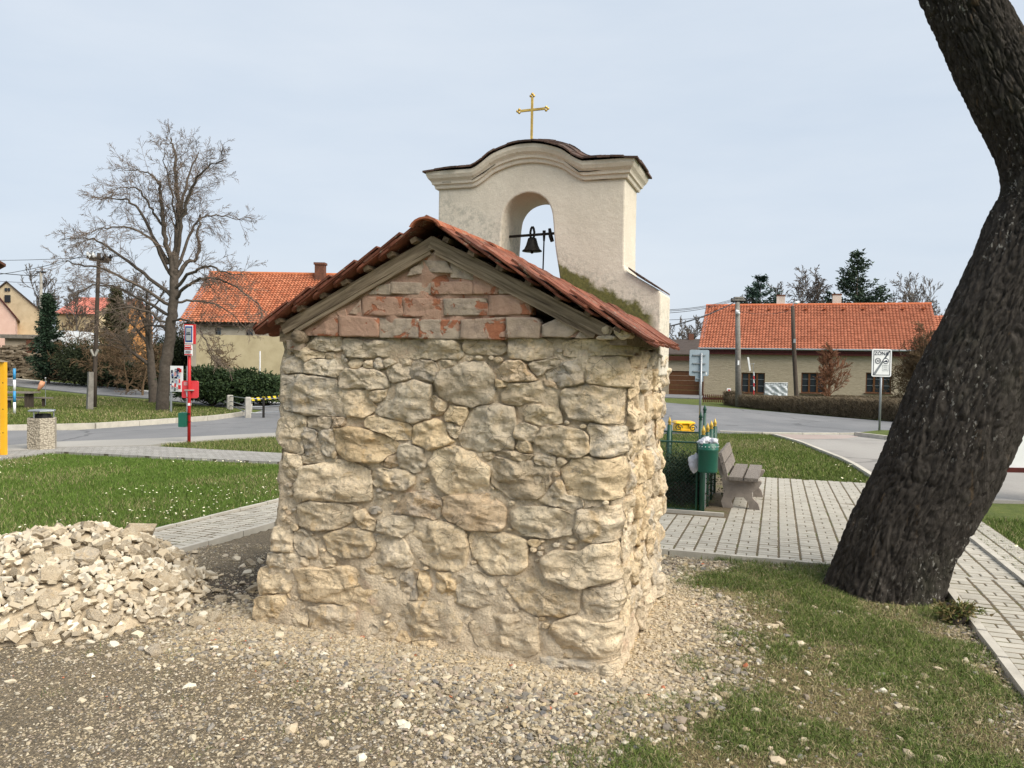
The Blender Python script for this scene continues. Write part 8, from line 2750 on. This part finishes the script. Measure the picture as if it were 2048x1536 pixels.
# tufts in the gravel
n0 = 46; cx = rng.uniform(-2.6, 1.4, n0); cy = rng.uniform(3.4, 5.2, n0); s_, t_ = to_st(cx, cy); k = (t_ < -.25) | (s_ > .3)
cx, cy = cx[k], cy[k]; n0 = len(cx); m_ = 46
x = np.repeat(cx, m_) + rng.normal(0, .045, n0 * m_); y = np.repeat(cy, m_) + rng.normal(0, .045, n0 * m_)
n = len(x); blades('grass_tufts', 'scattered small grass tufts growing through the gravel', x, y, near_h(x, y) - .003, rng.uniform(.012, .04, n), rng.uniform(.001, .002, n), gcol(n, np.full(n, .4)), .7)
# lawns
def fill(poly, per_m2, far=40):
    px_ = [p[0] for p in poly]; py_ = [p[1] for p in poly]
    A = (max(px_) - min(px_)) * (max(py_) - min(py_)); N = int(A * per_m2)
    x = rng.uniform(min(px_), max(px_), N); y = rng.uniform(min(py_), max(py_), N)
    k = in_poly(x, y, poly) & (np.abs(x / y) < .72)
    return x[k], y[k]
x, y = fill(LAWN_L, 2600)
k = rng.uniform(0, 1, len(x)) < np.clip(1.5 - (y - 7) * .075, .45, 1) * (pile_h(x, y) < .03)
x, y = x[k], y[k]; n = len(x)
pat = fnoise(x, y, .9, 61)
blades('lawn_grass', 'green lawn left of the chapel behind the rubble heap', x, y, hgt(x, y) - .03, rng.uniform(.038, .068, n), rng.uniform(.0022, .0042, n) * (1 + (y - 7) * .06), gcol(n, np.clip(.09 + (pat - .5) * .7, .02, .35), (.055, .10, .014), (.125, .195, .032)), .55)
LAWN_R = [ST(-1.4, 9.72), ST(2.55, 9.72), G(1745, 957), G(1700, 924), G(1600, 883), G(1548, 869), G(1440, 864), G(1330, 868)]
x, y = fill(LAWN_R, 1500); n = len(x); pat = fnoise(x, y, .7, 62)
blades('lawn_grass', 'green lawn between the paving and the road on the right', x, y, hgt(x, y) - .03, rng.uniform(.045, .08, n), rng.uniform(.004, .007, n), gcol(n, np.clip(.16 + (pat - .5) * .9, .03, .5), (.06, .095, .016), (.135, .175, .036)), .55)
LAWN_E = [ST(2.95, 2.0), ST(5.2, 2.0), ST(5.2, 7.0), ST(2.95, 6.9)]
x, y = fill(LAWN_E, 2600); n = len(x)
blades('lawn_grass', 'green lawn strip right of the footpath', x, y, hgt(x, y) - .03, rng.uniform(.05, .09, n), rng.uniform(.002, .004, n), gcol(n, np.full(n, .14), (.055, .095, .016), (.13, .18, .034)), .55)
LAWN_T = [G(320, 890), G(560, 874), G(560, 903), G(420, 902)]
x, y = fill(LAWN_T, 1500); n = len(x)
blades('lawn_grass', 'thin triangle of grass between sidewalk and pavement at left', x, y, hgt(x, y) - .02, rng.uniform(.06, .10, n), rng.uniform(.005, .008, n), gcol(n, np.full(n, .2)), .5)
LAWN_X = [G(-60, 858), G(150, 855), G(300, 847), G(430, 836), G(490, 826), G(454, 818), G(297, 801), G(15, 776), G(-60, 770)]
x, y = fill(LAWN_X, 240); n = len(x); pat = fnoise(x, y, .3, 63)
blades('lawn_grass', 'green verge across the road around the lime tree', x, y, hgt(x, y) - .03, rng.uniform(.06, .12, n), rng.uniform(.010, .018, n), gcol(n, np.clip(.14 + (pat - .5) * .8, .03, .4), (.06, .09, .018), (.135, .165, .04)), .5)
bed = [ST(-1.5, T0), ST(S0 - .03, T0), ST(S0 - .03, T1), ST(-1.5, T1)]
x, y = fill(bed, 3000); n = len(x)
blades('bed_grass', 'long grass inside the fenced flower bed', x, y, hgt(x, y) + .02, rng.uniform(.06, .16, n), rng.uniform(.0025, .004, n), gcol(n, np.full(n, .12), (.04, .075, .012), (.10, .15, .03)), .5)
# daisies
def daisies(name, label, poly, n_, clump, size):
    x, y = fill(poly, n_)
    k = rng.uniform(0, 1, len(x)) < np.clip((fnoise(x, y, .55, clump) - .42) * 5, .02, 1)
    x, y = x[k], y[k]; n = len(x); r = rng.uniform(.010, .018, n) * size
    an = np.arange(7) * 2 * np.pi / 7; t_ = rng.normal(0, .25, (n, 2))
    dx = r[:, None] * np.cos(an); dy = r[:, None] * np.sin(an); z0 = hgt(x, y) + rng.uniform(.02, .05, n)
    ring = np.stack([x[:, None] + dx, y[:, None] + dy, z0[:, None] + dx * t_[:, :1] + dy * t_[:, 1:]], -1)
    ctr = np.stack([x, y, z0 + .006], -1)
    V = np.concatenate([ring, ctr[:, None]], 1).reshape(-1, 3); i = (np.arange(n) * 8)[:, None]
    F = np.concatenate([i + np.array([j, (j + 1) % 7, 7]) for j in range(7)])
    c = np.tile(np.array([[.78, .78, .74]] * 7 + [[.75, .60, .10]]), (n, 1))
    o = np_mesh(name, V, F, M_BLADE, None, c, smooth=False); return tag(o, label, 'daisies', kind='stuff')
daisies('daisies', 'white daisies dotted over the left lawn', LAWN_L, 20, 90, .85)
daisies('daisies', 'few white daisies on the right lawn', LAWN_R, 4, 91, 1.2)
daisies('daisies', 'white daisies on the lawn strip beside the footpath', LAWN_E, 10, 92, 1.0)
# weeds at the tree's foot by the path
p = ST(2.12, 1.75); shrub('weed', (p.x, p.y), (.14, .14, .16), 'small reddish-green weed at the foot of the tree by the path', 99, ((.06, .10, .02), (.20, .14, .06)), 700, .03, False, cat='plant', clumps=16)
